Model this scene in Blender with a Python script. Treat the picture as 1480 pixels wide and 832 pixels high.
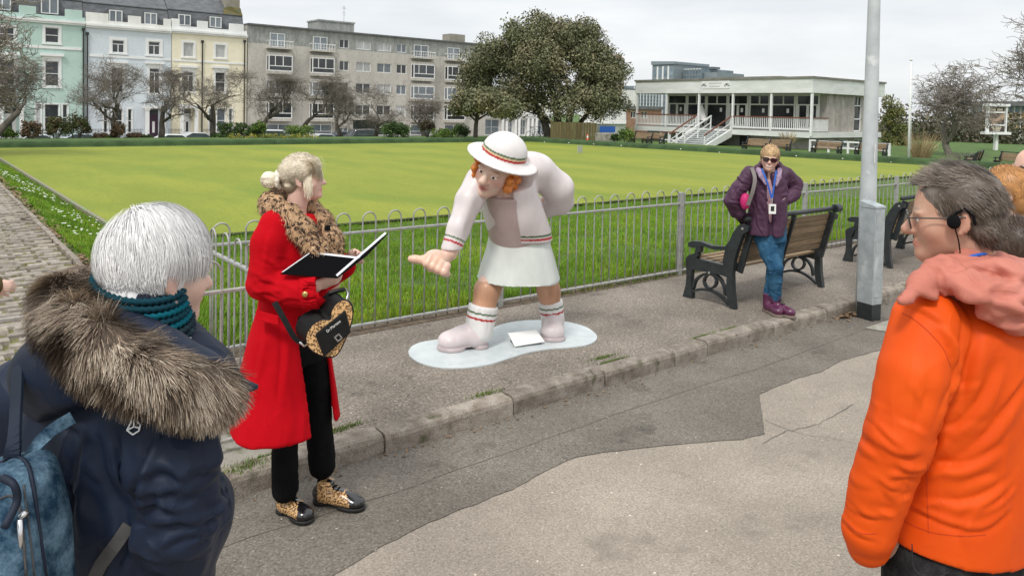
import bpy, bmesh, math, random
import numpy as np
from mathutils import Vector, Matrix, noise as mnoise
for o in list(bpy.data.objects): bpy.data.objects.remove(o)
SC = bpy.context.scene; COL = SC.collection
R = math.radians; PI = math.pi
rng = np.random.default_rng(7); random.seed(7)
# ------------------------------------------------------------------ camera
CAM_H = 1.8; FPX = 1100.0
YAW, PITCH, ROLL = R(-38.9), R(2.2), R(1.25)
cd = bpy.data.cameras.new('camera'); cam = bpy.data.objects.new('camera', cd); COL.objects.link(cam)
cam.matrix_world = Matrix.Translation((0, 0, CAM_H)) @ Matrix.Rotation(YAW, 4, 'Z') @ Matrix.Rotation(PI/2-PITCH, 4, 'X') @ Matrix.Rotation(ROLL, 4, 'Z')
cd.sensor_width = 36; cd.sensor_fit = 'HORIZONTAL'; cd.lens = 36*FPX/1480; cd.shift_y = -215/1480
cd.clip_start = 0.05; cd.clip_end = 2000
SC.camera = cam
# ------------------------------------------------------------------ sky: overcast, a thin break of blue in it
SUN_EL, SUN_AZ = R(54), R(-118)      # azimuth from +Y towards +X
wd = bpy.data.worlds.new('World'); SC.world = wd; wd.use_nodes = True
nt = wd.node_tree; N = nt.nodes; L = nt.links; N.clear()
def wn(t, **k):
    n = N.new(t)
    for a, b in k.items(): setattr(n, a, b)
    return n
tc = wn('ShaderNodeTexCoord'); sep = wn('ShaderNodeSeparateXYZ'); L.new(tc.outputs['Generated'], sep.inputs[0])
sky = wn('ShaderNodeTexSky', sky_type='NISHITA', sun_disc=False); sky.sun_elevation = SUN_EL; sky.sun_rotation = SUN_AZ
sk = wn('ShaderNodeVectorMath', operation='SCALE'); sk.inputs['Scale'].default_value = 0.09; L.new(sky.outputs[0], sk.inputs[0])
mp = wn('ShaderNodeMapping'); mp.inputs['Scale'].default_value = (1.6, 1.6, 7.0); L.new(tc.outputs['Generated'], mp.inputs[0])
nz = wn('ShaderNodeTexNoise'); nz.inputs['Scale'].default_value = 1.7; nz.inputs['Detail'].default_value = 5; nz.inputs['Roughness'].default_value = .55; L.new(mp.outputs[0], nz.inputs['Vector'])
rp = wn('ShaderNodeValToRGB'); L.new(nz.outputs['Fac'], rp.inputs[0])
rp.color_ramp.elements[0].position = .36; rp.color_ramp.elements[0].color = (.76, .795, .825, 1)
rp.color_ramp.elements[1].position = .62; rp.color_ramp.elements[1].color = (.93, .94, .945, 1)
# CIE overcast sky: zenith brighter than horizon
ml = wn('ShaderNodeMath', operation='MULTIPLY_ADD', use_clamp=False); mx0 = wn('ShaderNodeMath', operation='MAXIMUM'); mx0.inputs[1].default_value = 0
L.new(sep.outputs['Z'], mx0.inputs[0]); L.new(mx0.outputs[0], ml.inputs[0]); ml.inputs[1].default_value = .50; ml.inputs[2].default_value = .97
cs = wn('ShaderNodeVectorMath', operation='SCALE'); L.new(rp.outputs[0], cs.inputs[0]); L.new(ml.outputs[0], cs.inputs['Scale'])
mx = wn('ShaderNodeMix', data_type='RGBA'); mx.inputs['Factor'].default_value = .93
L.new(sk.outputs[0], mx.inputs['A']); L.new(cs.outputs[0], mx.inputs['B'])
bg = wn('ShaderNodeBackground'); bg.inputs['Strength'].default_value = 1.0; L.new(mx.outputs['Result'], bg.inputs['Color'])
ow = wn('ShaderNodeOutputWorld'); L.new(bg.outputs[0], ow.inputs[0])
# ------------------------------------------------------------------ sun behind thin cloud
sd = bpy.data.lights.new('sun', 'SUN'); so = bpy.data.objects.new('sun', sd); COL.objects.link(so)
sd.energy = 2.1; sd.angle = R(12); sd.color = (1, .965, .91)
sdir = Vector((math.sin(SUN_AZ)*math.cos(SUN_EL), math.cos(SUN_AZ)*math.cos(SUN_EL), math.sin(SUN_EL)))
so.rotation_euler = sdir.to_track_quat('Z', 'Y').to_euler(); so.location = (0, 0, 30)
SC.view_settings.view_transform = 'Standard'; SC.view_settings.look = 'None'
SC.view_settings.exposure = 0.12; SC.view_settings.gamma = 1.0; SC.view_settings.use_curve_mapping = False
SC.render.engine = 'CYCLES'
SC.cycles.max_bounces = 6; SC.cycles.transparent_max_bounces = 12
# ------------------------------------------------------------------ measuring: photograph pixel -> place
_MC = np.array(cam.matrix_world.to_3x3()); _C = np.array((0, 0, CAM_H))
def ray(px, py): return _MC @ np.array([(px-740)/FPX, -(py-201)/FPX, -1.0])
def at(px, py, d): return _C + ray(px, py)*d                      # at camera depth d
def gr(px, py, z=0.0): r = ray(px, py); return _C + r*((z-CAM_H)/r[2])   # on level z
def onp(px, py, ax, val): r = ray(px, py); return _C + r*((val-_C[ax])/r[ax])
# ------------------------------------------------------------------ objects
def tag(o, label=None, cat=None, group=None, kind=None):
    for k, v in (('label', label), ('category', cat), ('group', group), ('kind', kind)):
        if v: o[k] = v
    return o
def thing(name, loc, label, cat, group=None, rz=0):
    o = bpy.data.objects.new(name, None); COL.objects.link(o); o.location = loc; o.rotation_euler = (0, 0, rz)
    o.empty_display_size = .1
    return tag(o, label, cat, group)
def raw_mesh(name, v, f, smooth=False):
    """v (n,3); f: (m,k) int array or list of lists"""
    me = bpy.data.meshes.new(name); v = np.asarray(v, dtype=np.float32)
    me.vertices.add(len(v)); me.vertices.foreach_set('co', v.ravel())
    if isinstance(f, np.ndarray):
        tot = np.full(len(f), f.shape[1], dtype=np.int32); lo = f.astype(np.int32).ravel()
    else:
        tot = np.array([len(q) for q in f], dtype=np.int32); lo = np.fromiter((i for q in f for i in q), dtype=np.int32)
    st = np.concatenate(([0], np.cumsum(tot)[:-1])).astype(np.int32)
    me.loops.add(len(lo)); me.loops.foreach_set('vertex_index', lo)
    me.polygons.add(len(tot)); me.polygons.foreach_set('loop_start', st); me.polygons.foreach_set('loop_total', tot)
    me.polygons.foreach_set('use_smooth', np.full(len(tot), bool(smooth)))
    me.update(calc_edges=True); me.validate()
    return me
def wloc(o):
    p = np.zeros(3)
    while o is not None: p = p + np.array(o.location); o = o.parent
    return p
def link(name, me, mat, parent=None, origin=None):
    o = bpy.data.objects.new(name, me); COL.objects.link(o)
    if mat is not None: me.materials.append(MAT[mat] if isinstance(mat, str) else mat)
    if parent is not None: o.parent = parent
    return o
def obj(name, v, f, mat, parent=None, smooth=False, bev=0, local=False, col=None, segs=2):
    """v in world coordinates (parents unrotated) unless local; top-level objects get their origin at their base"""
    v = np.asarray(v, dtype=np.float64)
    if parent is None: org = np.array([(v[:, 0].min()+v[:, 0].max())/2, (v[:, 1].min()+v[:, 1].max())/2, v[:, 2].min()])
    else:
        # a sub-part hangs from its part, whose own origin is its middle
        org = (v.min(0)+v.max(0))/2
    me = raw_mesh(name, v-org, f, smooth)
    o = link(name, me, mat, parent)
    if parent is None: o.location = org
    else: o.location = org - (np.zeros(3) if local else wloc(parent))
    if col is not None:
        a = me.color_attributes.new('Col', 'FLOAT_COLOR', 'POINT')
        c = np.ones((len(v), 4), dtype=np.float32); c[:, :3] = col; a.data.foreach_set('color', c.ravel())
    if bev:
        m = o.modifiers.new('bevel', 'BEVEL'); m.width = bev; m.segments = segs; m.limit_method = 'ANGLE'; m.angle_limit = R(40)
    return o
class MB:
    def __init__(s): s.v = []; s.f = []
    def add(s, v, f):
        b = len(s.v); s.v += [tuple(map(float, p)) for p in v]; s.f += [tuple(int(i)+b for i in q) for q in f]; return s
    def box(s, lo, hi):
        (a, b, c), (d, e, g) = lo, hi
        return s.add([(a,b,c),(d,b,c),(d,e,c),(a,e,c),(a,b,g),(d,b,g),(d,e,g),(a,e,g)], [(0,3,2,1),(4,5,6,7),(0,1,5,4),(1,2,6,5),(2,3,7,6),(3,0,4,7)])
    def obox(s, c, ax, h):
        """oriented box: centre, three axis vectors, half sizes"""
        c = np.array(c); ax = [np.array(a, float)/np.linalg.norm(a) for a in ax]
        vs = [c+ax[0]*h[0]*x+ax[1]*h[1]*y+ax[2]*h[2]*z for z in (-1, 1) for (x, y) in ((-1,-1),(1,-1),(1,1),(-1,1))]
        return s.add(vs, [(0,3,2,1),(4,5,6,7),(0,1,5,4),(1,2,6,5),(2,3,7,6),(3,0,4,7)])
    def beam(s, a, b, w, h, up=(0, 0, 1)):
        a = np.array(a, float); b = np.array(b, float); d = b-a; l = np.linalg.norm(d); d /= l
        x = np.cross(d, up); x /= np.linalg.norm(x); y = np.cross(x, d)
        return s.obox((a+b)/2, (d, x, y), (l/2, w/2, h/2))
    def prism(s, poly, z0, z1):
        n = len(poly); vs = [(x, y, z0) for x, y in poly]+[(x, y, z1) for x, y in poly]
        return s.add(vs, [tuple(range(n-1, -1, -1)), tuple(range(n, 2*n))]+[(i, (i+1) % n, n+(i+1) % n, n+i) for i in range(n)])
    def extr(s, poly, axf, t):
        """extrude a list of 3D points by vector t"""
        p = [np.array(q, float) for q in poly]; t = np.array(t, float); n = len(p)
        return s.add(p+[q+t for q in p], [tuple(range(n-1, -1, -1)), tuple(range(n, 2*n))]+[(i, (i+1) % n, n+(i+1) % n, n+i) for i in range(n)])
    def tube(s, path, r, n=8, caps=True, closed=False):
        v, f = tube(path, r, n, caps, closed); return s.add(v, f)
    def lathe(s, c, prof, n=24):
        """prof: (r, z) list, about the z axis through c"""
        c = np.array(c); vs = []; fs = []; m = len(prof)
        for r, z in prof:
            for k in range(n): a = 2*PI*k/n; vs.append((c[0]+r*math.cos(a), c[1]+r*math.sin(a), c[2]+z))
        for i in range(m-1):
            for k in range(n): fs.append((i*n+k, i*n+(k+1) % n, (i+1)*n+(k+1) % n, (i+1)*n+k))
        fs.append(tuple(range(n-1, -1, -1))); fs.append(tuple(range((m-1)*n, m*n)))
        return s.add(vs, fs)
    def build(s, name, mat, parent=None, smooth=False, bev=0, **k):
        return obj(name, np.array(s.v), s.f, mat, parent, smooth, bev, **k)
def frames(path, closed=False):
    p = np.asarray(path, float); n = len(p)
    t = np.zeros_like(p)
    if closed: t = np.roll(p, -1, 0)-np.roll(p, 1, 0)
    else: t[1:-1] = p[2:]-p[:-2]; t[0] = p[1]-p[0]; t[-1] = p[-1]-p[-2]
    t /= np.linalg.norm(t, axis=1)[:, None]+1e-12
    u = np.cross(t[0], (0, 0, 1)); u = u if np.linalg.norm(u) > 1e-3 else np.array((1., 0, 0)); us = []
    for i in range(n):
        u = u-t[i]*(u@t[i]); u /= np.linalg.norm(u)+1e-12; us.append(u)
    us = np.array(us); return p, t, us, np.cross(t, us)
def tube(path, r, n=8, caps=True, closed=False):
    p, t, a, b = frames(path, closed); m = len(p); r = np.broadcast_to(np.asarray(r, float), (m,))
    an = np.arange(n)*2*PI/n
    v = (p[:, None]+r[:, None, None]*(a[:, None]*np.cos(an)[None, :, None]+b[:, None]*np.sin(an)[None, :, None])).reshape(-1, 3)
    f = []
    for i in range(m if closed else m-1):
        j = (i+1) % m
        for k in range(n): f.append((i*n+k, i*n+(k+1) % n, j*n+(k+1) % n, j*n+k))
    if caps and not closed: f += [tuple(range(n-1, -1, -1)), tuple(range((m-1)*n, m*n))]
    return v, f
def spline(pts, n=8):
    """Catmull-Rom through pts"""
    p = np.asarray(pts, float); p = np.vstack((2*p[0]-p[1], p, 2*p[-1]-p[-2])); out = []
    for i in range(1, len(p)-2):
        for k in range(n):
            t = k/n; out.append(.5*((2*p[i])+(p[i+1]-p[i-1])*t+(2*p[i-1]-5*p[i]+4*p[i+1]-p[i+2])*t*t+(3*p[i]-p[i-1]-3*p[i+1]+p[i+2])*t**3))
    out.append(p[-2]); return np.array(out)
def copy_tree(o, parent=None):
    c = o.copy(); COL.objects.link(c); c.parent = parent
    for ch in o.children:
        copy_tree(ch, c)
    return c
# ------------------------------------------------------------------ materials
MAT = {}
def mat(name, col, col2=None, rough=.75, scale=6, detail=5, lo=.35, hi=.65, fine=0, fscale=120, bump=0, bscale=80, bdist=.004, metal=0, spec=.4,
        coat=0, attr=False, rnd=0, stretch=None, alpha=None, trans=0, sheen=0, spots=None, rvar=0, wpos=False, sss=0, crease=None):
    m = bpy.data.materials.new(name); m.use_nodes = True; nt = m.node_tree; n = nt.nodes; l = nt.links
    b = n['Principled BSDF']
    b.inputs['Roughness'].default_value = rough; b.inputs['Metallic'].default_value = metal; b.inputs['Specular IOR Level'].default_value = spec
    b.inputs['Coat Weight'].default_value = coat; b.inputs['Coat Roughness'].default_value = .08
    if sheen: b.inputs['Sheen Weight'].default_value = sheen; b.inputs['Sheen Roughness'].default_value = .4
    if sss: b.inputs['Subsurface Weight'].default_value = sss; b.inputs['Subsurface Radius'].default_value = (.01, .004, .002)
    def nd(t, **k):
        q = n.new(t)
        for a, c in k.items(): setattr(q, a, c)
        return q
    if wpos: vec = nd('ShaderNodeNewGeometry').outputs['Position']
    else: vec = nd('ShaderNodeTexCoord').outputs['Object']
    if rnd or stretch is not None:
        mp = nd('ShaderNodeMapping'); l.new(vec, mp.inputs[0])
        if stretch is not None: mp.inputs['Scale'].default_value = stretch
        if rnd:
            oi = nd('ShaderNodeObjectInfo'); sc = nd('ShaderNodeVectorMath', operation='SCALE'); sc.inputs[0].default_value = (37, 91, 53); l.new(oi.outputs['Random'], sc.inputs['Scale']); l.new(sc.outputs[0], mp.inputs['Location'])
        vec = mp.outputs[0]
    def noise(s, d=5, v=None, r=.6):
        q = nd('ShaderNodeTexNoise'); q.inputs['Scale'].default_value = s; q.inputs['Detail'].default_value = d; q.inputs['Roughness'].default_value = r; l.new(v or vec, q.inputs['Vector']); return q.outputs['Fac']
    def ramp(f, a, b_, pa, pb):
        q = nd('ShaderNodeValToRGB'); e = q.color_ramp.elements; e[0].position = pa; e[0].color = (*a, 1); e[1].position = pb; e[1].color = (*b_, 1); l.new(f, q.inputs[0]); return q.outputs[0]
    def mixc(f, a, b_, typ='MIX'):
        q = nd('ShaderNodeMix', data_type='RGBA', blend_type=typ)
        if isinstance(f, float): q.inputs['Factor'].default_value = f
        else: l.new(f, q.inputs['Factor'])
        for s_, x in (('A', a), ('B', b_)):
            if isinstance(x, tuple): q.inputs[s_].default_value = (*x, 1)
            else: l.new(x, q.inputs[s_])
        return q.outputs['Result']
    if attr:
        a = nd('ShaderNodeVertexColor', layer_name='Col'); c = a.outputs['Color']
        if col2 is not None:
            c = mixc(1.0, c, ramp(noise(scale, detail), col, col2, lo, hi), 'MULTIPLY')
    else:
        c = ramp(noise(scale, detail), col, col2 or col, lo, hi) if col2 is not None else None
        if c is None:
            q = nd('ShaderNodeRGB'); q.outputs[0].default_value = (*col, 1); c = q.outputs[0]
    if spots:     # (colour, scale, threshold, softness)
        for sc_, ss, th, so_ in spots:
            f = ramp(noise(ss, 4), (0, 0, 0), (1, 1, 1), th, th+so_); c = mixc(f, c, sc_)
    if fine:
        g = ramp(noise(fscale, 3), (1-fine,)*3, (1+fine,)*3, .3, .7); c = mixc(1.0, c, g, 'MULTIPLY')
    if rnd:
        oi2 = nd('ShaderNodeObjectInfo'); g = ramp(oi2.outputs['Random'], (1-rnd,)*3, (1+rnd,)*3, 0, 1); c = mixc(1.0, c, g, 'MULTIPLY')
    l.new(c, b.inputs['Base Color'])
    if rvar:
        q = nd('ShaderNodeMapRange'); l.new(noise(scale*2.3, 4), q.inputs[0]); q.inputs[1].default_value = .3; q.inputs[2].default_value = .7; q.inputs[3].default_value = rough-rvar; q.inputs[4].default_value = rough+rvar; l.new(q.outputs[0], b.inputs['Roughness'])
    if bump:
        bp = nd('ShaderNodeBump'); bp.inputs['Strength'].default_value = bump; bp.inputs['Distance'].default_value = bdist; l.new(noise(bscale, 4), bp.inputs['Height']); l.new(bp.outputs[0], b.inputs['Normal'])
    if crease:      # cloth creases: ridged, warped, stretched noise
        sc_, st_, sv = crease; wq = nd('ShaderNodeTexNoise'); wq.inputs['Scale'].default_value = sc_*.45; wq.inputs['Detail'].default_value = 1; l.new(vec, wq.inputs['Vector'])
        ma = nd('ShaderNodeVectorMath', operation='MULTIPLY_ADD'); l.new(wq.outputs['Color'], ma.inputs[0]); ma.inputs[1].default_value = (1.3/sc_,)*3; l.new(vec, ma.inputs[2]); mq = nd('ShaderNodeMapping'); l.new(ma.outputs[0], mq.inputs[0]); mq.inputs['Scale'].default_value = sv[:3]; mq.inputs['Rotation'].default_value = sv[3:] if len(sv) > 3 else (0, 0, 0)
        nf = noise(sc_, 1.2, mq.outputs[0], .45); a1 = nd('ShaderNodeMath', operation='SUBTRACT'); l.new(nf, a1.inputs[0]); a1.inputs[1].default_value = .5; a2 = nd('ShaderNodeMath', operation='ABSOLUTE'); l.new(a1.outputs[0], a2.inputs[0]); a3 = nd('ShaderNodeMath', operation='POWER'); l.new(a2.outputs[0], a3.inputs[0]); a3.inputs[1].default_value = .75
        b2 = nd('ShaderNodeBump'); b2.invert = True; b2.inputs['Strength'].default_value = st_; b2.inputs['Distance'].default_value = .022; l.new(a3.outputs[0], b2.inputs['Height'])
        if bump: l.new(bp.outputs[0], b2.inputs['Normal'])
        l.new(b2.outputs[0], b.inputs['Normal'])
    if trans: b.inputs['Transmission Weight'].default_value = trans
    if alpha is not None: b.inputs['Alpha'].default_value = alpha
    MAT[name] = m; return m
def vnoise(p, seed=0):
    """smooth value noise, vectorised; p (n,3) -> about -1..1"""
    p = np.asarray(p, float); i = np.floor(p).astype(np.int64); f = p-i; f = f*f*(3-2*f); out = np.zeros(len(p))
    def h(a):
        n = a[:, 0]*374761393+a[:, 1]*668265263+a[:, 2]*2147483647+seed*144665
        n = (n ^ (n >> 13))*1274126177; n &= 0xffffffff; n = (n ^ (n >> 16)) & 0xffff; return n/32767.5-1
    for dx in (0, 1):
        for dy in (0, 1):
            for dz in (0, 1):
                w = (f[:, 0] if dx else 1-f[:, 0])*(f[:, 1] if dy else 1-f[:, 1])*(f[:, 2] if dz else 1-f[:, 2])
                out += w*h(i+np.array((dx, dy, dz)))
    return out
def fbm(p, o=4, seed=0):
    s = np.zeros(len(p)); a = 1; t = 0
    for k in range(o): s += a*vnoise(p*2**k+k*17.3, seed+k); t += a; a *= .5
    return s/t
# ------------------------------------------------------------------ ground materials
def tarmac(name, base, dark, light, sc=150, patch=.35, stain=(.045, .04, .035), stain_th=.66):
    m = bpy.data.materials.new(name); m.use_nodes = True; nt = m.node_tree; n = nt.nodes; l = nt.links; b = n['Principled BSDF']
    b.inputs['Roughness'].default_value = .88; b.inputs['Specular IOR Level'].default_value = .3
    pos = n.new('ShaderNodeNewGeometry').outputs['Position']
    def noise(s, d=4, r=.6):
        q = n.new('ShaderNodeTexNoise'); q.inputs['Scale'].default_value = s; q.inputs['Detail'].default_value = d; q.inputs['Roughness'].default_value = r; l.new(pos, q.inputs['Vector']); return q.outputs['Fac']
    def vor(s):
        q = n.new('ShaderNodeTexVoronoi'); q.inputs['Scale'].default_value = s; l.new(pos, q.inputs['Vector']); return q
    def ramp(f, els):
        q = n.new('ShaderNodeValToRGB'); e = q.color_ramp.elements
        while len(e) < len(els): e.new(.5)
        for x, (p, c) in zip(e, els): x.position = p; x.color = (*c, 1)
        l.new(f, q.inputs[0]); return q.outputs[0]
    def mix(f, a, b_, t='MIX'):
        q = n.new('ShaderNodeMix'); q.data_type = 'RGBA'; q.blend_type = t
        if isinstance(f, float): q.inputs['Factor'].default_value = f
        else: l.new(f, q.inputs['Factor'])
        for s_, x in (('A', a), ('B', b_)):
            if isinstance(x, tuple): q.inputs[s_].default_value = (*x, 1)
            else: l.new(x, q.inputs[s_])
        return q.outputs['Result']
    v = vor(sc); sepc = n.new('ShaderNodeSeparateColor'); l.new(v.outputs['Color'], sepc.inputs[0])
    c = ramp(sepc.outputs[0], [(0, dark), (.45, base), (.8, base), (1, light)])
    c = mix(.5, c, ramp(noise(sc*.55, 3, .7), [(.3, dark), (.7, light)]))
    c = mix(1.0, c, ramp(noise(1.3, 6, .62), [(.3, (1-patch,)*3), (.7, (1+patch*.6,)*3)]), 'MULTIPLY')
    c = mix(ramp(noise(2.9, 5, .6), [(stain_th, (0, 0, 0)), (stain_th+.10, (.55, .55, .55))]), c, stain)
    vd = vor(9.0); c = mix(ramp(vd.outputs['Distance'], [(.045, (.7, .7, .7)), (.06, (0, 0, 0))]), c, tuple(min(1, x*1.7) for x in light))
    l.new(c, b.inputs['Base Color'])
    bp = n.new('ShaderNodeBump'); bp.inputs['Strength'].default_value = .55; bp.inputs['Distance'].default_value = .004; l.new(noise(sc*.9, 3, .7), bp.inputs['Height']); l.new(bp.outputs[0], b.inputs['Normal'])
    MAT[name] = m; return m
tarmac('pavement_tarmac', (.185, .155, .125), (.055, .045, .036), (.44, .385, .325), 100, .32, stain_th=.61)
tarmac('patch_tarmac', (.165, .146, .122), (.07, .061, .05), (.30, .27, .23), 150, .3, stain_th=.60)
tarmac('old_tarmac', (.315, .272, .225), (.18, .152, .122), (.49, .43, .36), 150, .22, stain=(.19, .165, .138), stain_th=.60)
mat('kerb_stone', (.17, .14, .11), (.33, .29, .245), rough=.9, scale=9, fine=.35, fscale=160, bump=.8, bscale=90, bdist=.006, rnd=.12, spots=[((.07, .075, .03), 5, .6, .12), ((.10, .08, .06), 14, .6, .15)])
mat('concrete', (.24, .22, .185), (.37, .345, .30), rough=.9, scale=5, fine=.25, fscale=140, bump=.6, bscale=60, spots=[((.09, .10, .035), 4, .58, .14)])
mat('soil', (.07, .05, .032), (.17, .13, .09), rough=.95, scale=14, fine=.4, fscale=90, bump=.9, bscale=40, bdist=.01)
mat('grass_ground', (.05, .09, .012), (.10, .165, .022), rough=.95, scale=3, fine=.35, fscale=60, bump=.8, bscale=60, bdist=.02, wpos=True)
mat('far_grass', (.05, .095, .02), (.085, .15, .03), rough=.95, scale=1.2, fine=.3, fscale=20, bump=.5, bscale=25, bdist=.03, wpos=True)
mat('paving_moss', (.09, .085, .03), (.19, .18, .075), rough=.95, scale=7, fine=.4, fscale=70, bump=.8, bscale=50, wpos=True)
mat('sett', (.20, .175, .145), (.34, .30, .255), rough=.92, scale=20, fine=.3, fscale=150, bump=.7, bscale=90, rnd=.22, spots=[((.15, .14, .04), 9, .56, .14)])
mat('board', (.30, .27, .22), (.19, .15, .115), rough=.85, scale=6, fine=.2, stretch=(6, 1, 6), bump=.4, bscale=40, spots=[((.16, .27, .10), 2.5, .46, .2)])
mat('bank_turf', (.028, .055, .02), (.055, .10, .035), rough=.95, scale=1.5, fine=.3, fscale=50, wpos=True)
mat('ditch', (.035, .028, .02), (.06, .05, .04), rough=.95, scale=6)
mat('white_plastic', (.8, .8, .78), rough=.5)
# bowling green: close-mown, faint mowing lanes along the long axis
def green_mat():
    m = mat('bowling_green', (.175, .215, .018), (.245, .27, .026), rough=.9, scale=.55, detail=8, lo=.3, hi=.7, fine=.16, fscale=28, bump=.35, bscale=90, bdist=.006, wpos=True, stretch=(1, .35, 1),
            spots=[((.13, .20, .016), .5, .5, .3), ((.27, .235, .045), 2.2, .66, .16), ((.16, .21, .02), 7, .55, .2)])
    return m
green_mat()
# ------------------------------------------------------------------ the sheets
def sheet(name, poly, z, m, kind='structure', parent=None):
    v = [(x, y, z) for x, y in poly]; o = obj(name, v, [tuple(range(len(v)))], m, parent); return tag(o, kind=kind)
def grid_sheet(name, us, vs, zf, m):
    U, V = np.meshgrid(us, vs, indexing='ij'); z = zf(U, V); v = np.stack((U, V, z), -1).reshape(-1, 3); nv = len(vs)
    i, j = np.meshgrid(np.arange(len(us)-1), np.arange(nv-1), indexing='ij'); a = (i*nv+j).ravel()
    return tag(obj(name, v, np.stack((a, a+nv, a+nv+1, a+1), 1), m, smooth=True), kind='structure')
def ss(x): x = np.clip(x, 0, 1); return x*x*(3-2*x)
def zland(U, V): return -.55-1.9*ss((V-52)/16)-.9*ss((U-75)/60)
grid_sheet('ground', np.array([-600, -200, -100, -60, -30, -10, 0, 10, 20, 30, 40, 50, 60, 75, 90, 110, 135, 200, 400, 900.]), np.array([-300, -60, -20, 0, 10, 20, 30, 40, 50, 54, 58, 62, 66, 70, 80, 100, 140, 250, 500, 900.]), zland, 'far_grass')
KV = 3.62      # kerb face
sheet('road', [(-40, -25), (70, -25), (70, KV+.06), (-40, KV+.06)], -.108, 'old_tarmac')
patch = [(-6, 2.66), (.4, 2.72), (1.35, 2.78), (1.62, 2.85), (1.89, 2.89), (2.39, 2.9), (2.7, 2.955), (2.88, 2.97), (3.04, 2.93), (3.21, 2.86), (3.5, 2.735), (3.85, 2.56), (4.03, 2.52), (4.25, 2.68), (4.57, 2.91), (4.8, 2.925), (5.1, 2.93), (5.35, 2.90), (5.75, 2.945), (6.1, 2.91), (6.45, 2.87), (9, 2.9), (40, 2.8), (40, KV+.05), (-6, KV+.05)]
pe_ = []
for (x0, y0), (x1, y1) in zip(patch, patch[1:]+patch[:1]):
    n_ = max(1, int(math.hypot(x1-x0, y1-y0)/.03)) if max(x0, x1) < 9.5 and min(x0, x1) > -1 and max(y0, y1) < 3.3 else 1
    for k in range(n_): q = (x0+(x1-x0)*k/n_, y0+(y1-y0)*k/n_); pe_.append((q[0], q[1]+(.010*mnoise.noise((q[0]*9, 1, 0))+.006*mnoise.noise((q[0]*40, 7, 0)) if n_ > 1 else 0)))
sheet('road_patch', pe_, -.104, 'patch_tarmac')
mat('seam', (.075, .068, .06), (.15, .138, .12), rough=.95, scale=6)
def ribbon(name, path, w, z, m):
    p = np.asarray(path, float); t = np.gradient(p, axis=0); t /= np.linalg.norm(t, axis=1)[:, None]; nn = np.stack((-t[:, 1], t[:, 0]), 1)
    ww = w*(1+.6*vnoise(np.c_[p*6, np.zeros(len(p))], 3))[:, None]/2
    v = np.vstack((np.c_[p+nn*ww, np.full(len(p), z)], np.c_[p-nn*ww, np.full(len(p), z)])); k = len(p)
    f = np.array([(i, k+i, k+i+1, i+1) for i in range(k-1)])
    return tag(obj(name, v, f, m), kind='structure')
us = np.linspace(.6, 9, 120); ribbon('road_seam', np.c_[us, 3.235+.012*np.sin(us*2.1)+.012*vnoise(np.c_[us*4, us*0, us*0], 5)], .004, -.102, 'seam')
def crack(pts, seed): 
    p = spline([(*q, 0) for q in pts], 14)[:, :2]; p = p+.012*np.c_[vnoise(np.c_[p*22, p[:, :1]*0], seed), vnoise(np.c_[p*22, p[:, :1]*0], seed+9)]
    ribbon('road_crack', p, .0035, -.104, 'seam')
c1 = [gr(x, y, -.1)[:2] for x, y in ((1106, 606), (1160, 626), (1215, 634), (1290, 655), (1400, 690))]; crack(c1, 2)
c1 = [gr(x, y, -.1)[:2] for x, y in ((1100, 640), (1135, 622), (1180, 612), (1235, 583))]; crack(c1, 4)
sl = [gr(x, y, -.1) for x, y in ((1250, 474), (1292, 481), (1330, 470), (1292, 460))]
tag(obj('road_slab', [(p[0], p[1], -.098) for p in sl], [(0, 1, 2, 3)], 'concrete'), kind='structure')
sheet('pavement', [(1.63, KV+.10), (70, KV+.10), (70, 5.5), (1.63, 5.5)], 0.0, 'pavement_tarmac')
sheet('gate_apron', [(-8, KV+.05), (1.75, KV+.05), (1.75, 5.0), (-8, 5.0)], -.115, 'concrete')
mb_ = MB(); mb_.box((-8, 4.62, -.2), (1.58, 5.0, -.022)); tag(mb_.build('path_step', 'concrete', bev=.015), kind='structure')
mb_ = MB(); mb_.box((1.60, KV+.14, -.2), (1.66, 5.46, -.004)); tag(mb_.build('pavement_edging', 'kerb_stone', bev=.01), kind='structure')
sheet('edging_strip', [(1.66, 5.37), (70, 5.0), (70, 5.62), (1.66, 5.62)], .004, 'soil')
# kerb: each stone its own piece
kr = tag(obj('kerb', [(-8, KV+.02, -.16), (70, KV+.02, -.16), (70, KV+.12, -.16), (-8, KV+.12, -.16), (-8, KV+.02, -.03), (70, KV+.02, -.03), (70, KV+.12, -.03), (-8, KV+.12, -.03)], [(4, 5, 6, 7), (0, 1, 5, 4)], 'concrete'), kind='structure')
cuts = [-1.6, -.68, .24, 1.16, 2.07, 2.98, 3.80, 4.55, 4.95, 5.88, 6.75]
while cuts[-1] < 24: cuts.append(cuts[-1]+.915)
for k in range(len(cuts)-1):
    a, b = cuts[k]+.006, cuts[k+1]-.006; n = 12; j = .004*math.sin(k*2.7); jz = .004*math.sin(k*4.1)
    prof = [(0+j, -.15), (.003+j, -.028), (.012+j, -.006), (.03+j, .004), (.128+j, .006), (.128+j, -.15)]
    v = []
    for i in range(n+1):
        x = a+(b-a)*i/n
        for q, (yy, zz) in enumerate(prof):
            e = .002*mnoise.noise((x*6, q*1.7+k, 3.1))+(.0035*mnoise.noise((x*30, q*3.3, k)) if q in (2, 3) else 0)
            v.append((x, KV+yy+e, zz+jz+e))
    m_ = len(prof); f = [(i*m_+q, (i+1)*m_+q, (i+1)*m_+q+1, i*m_+q+1) for i in range(n) for q in range(m_-1)]+[tuple(range(m_)), tuple(n*m_+q for q in range(m_-1, -1, -1))]
    obj('kerb_stone', v, f, 'kerb_stone', kr, smooth=False)
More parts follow.
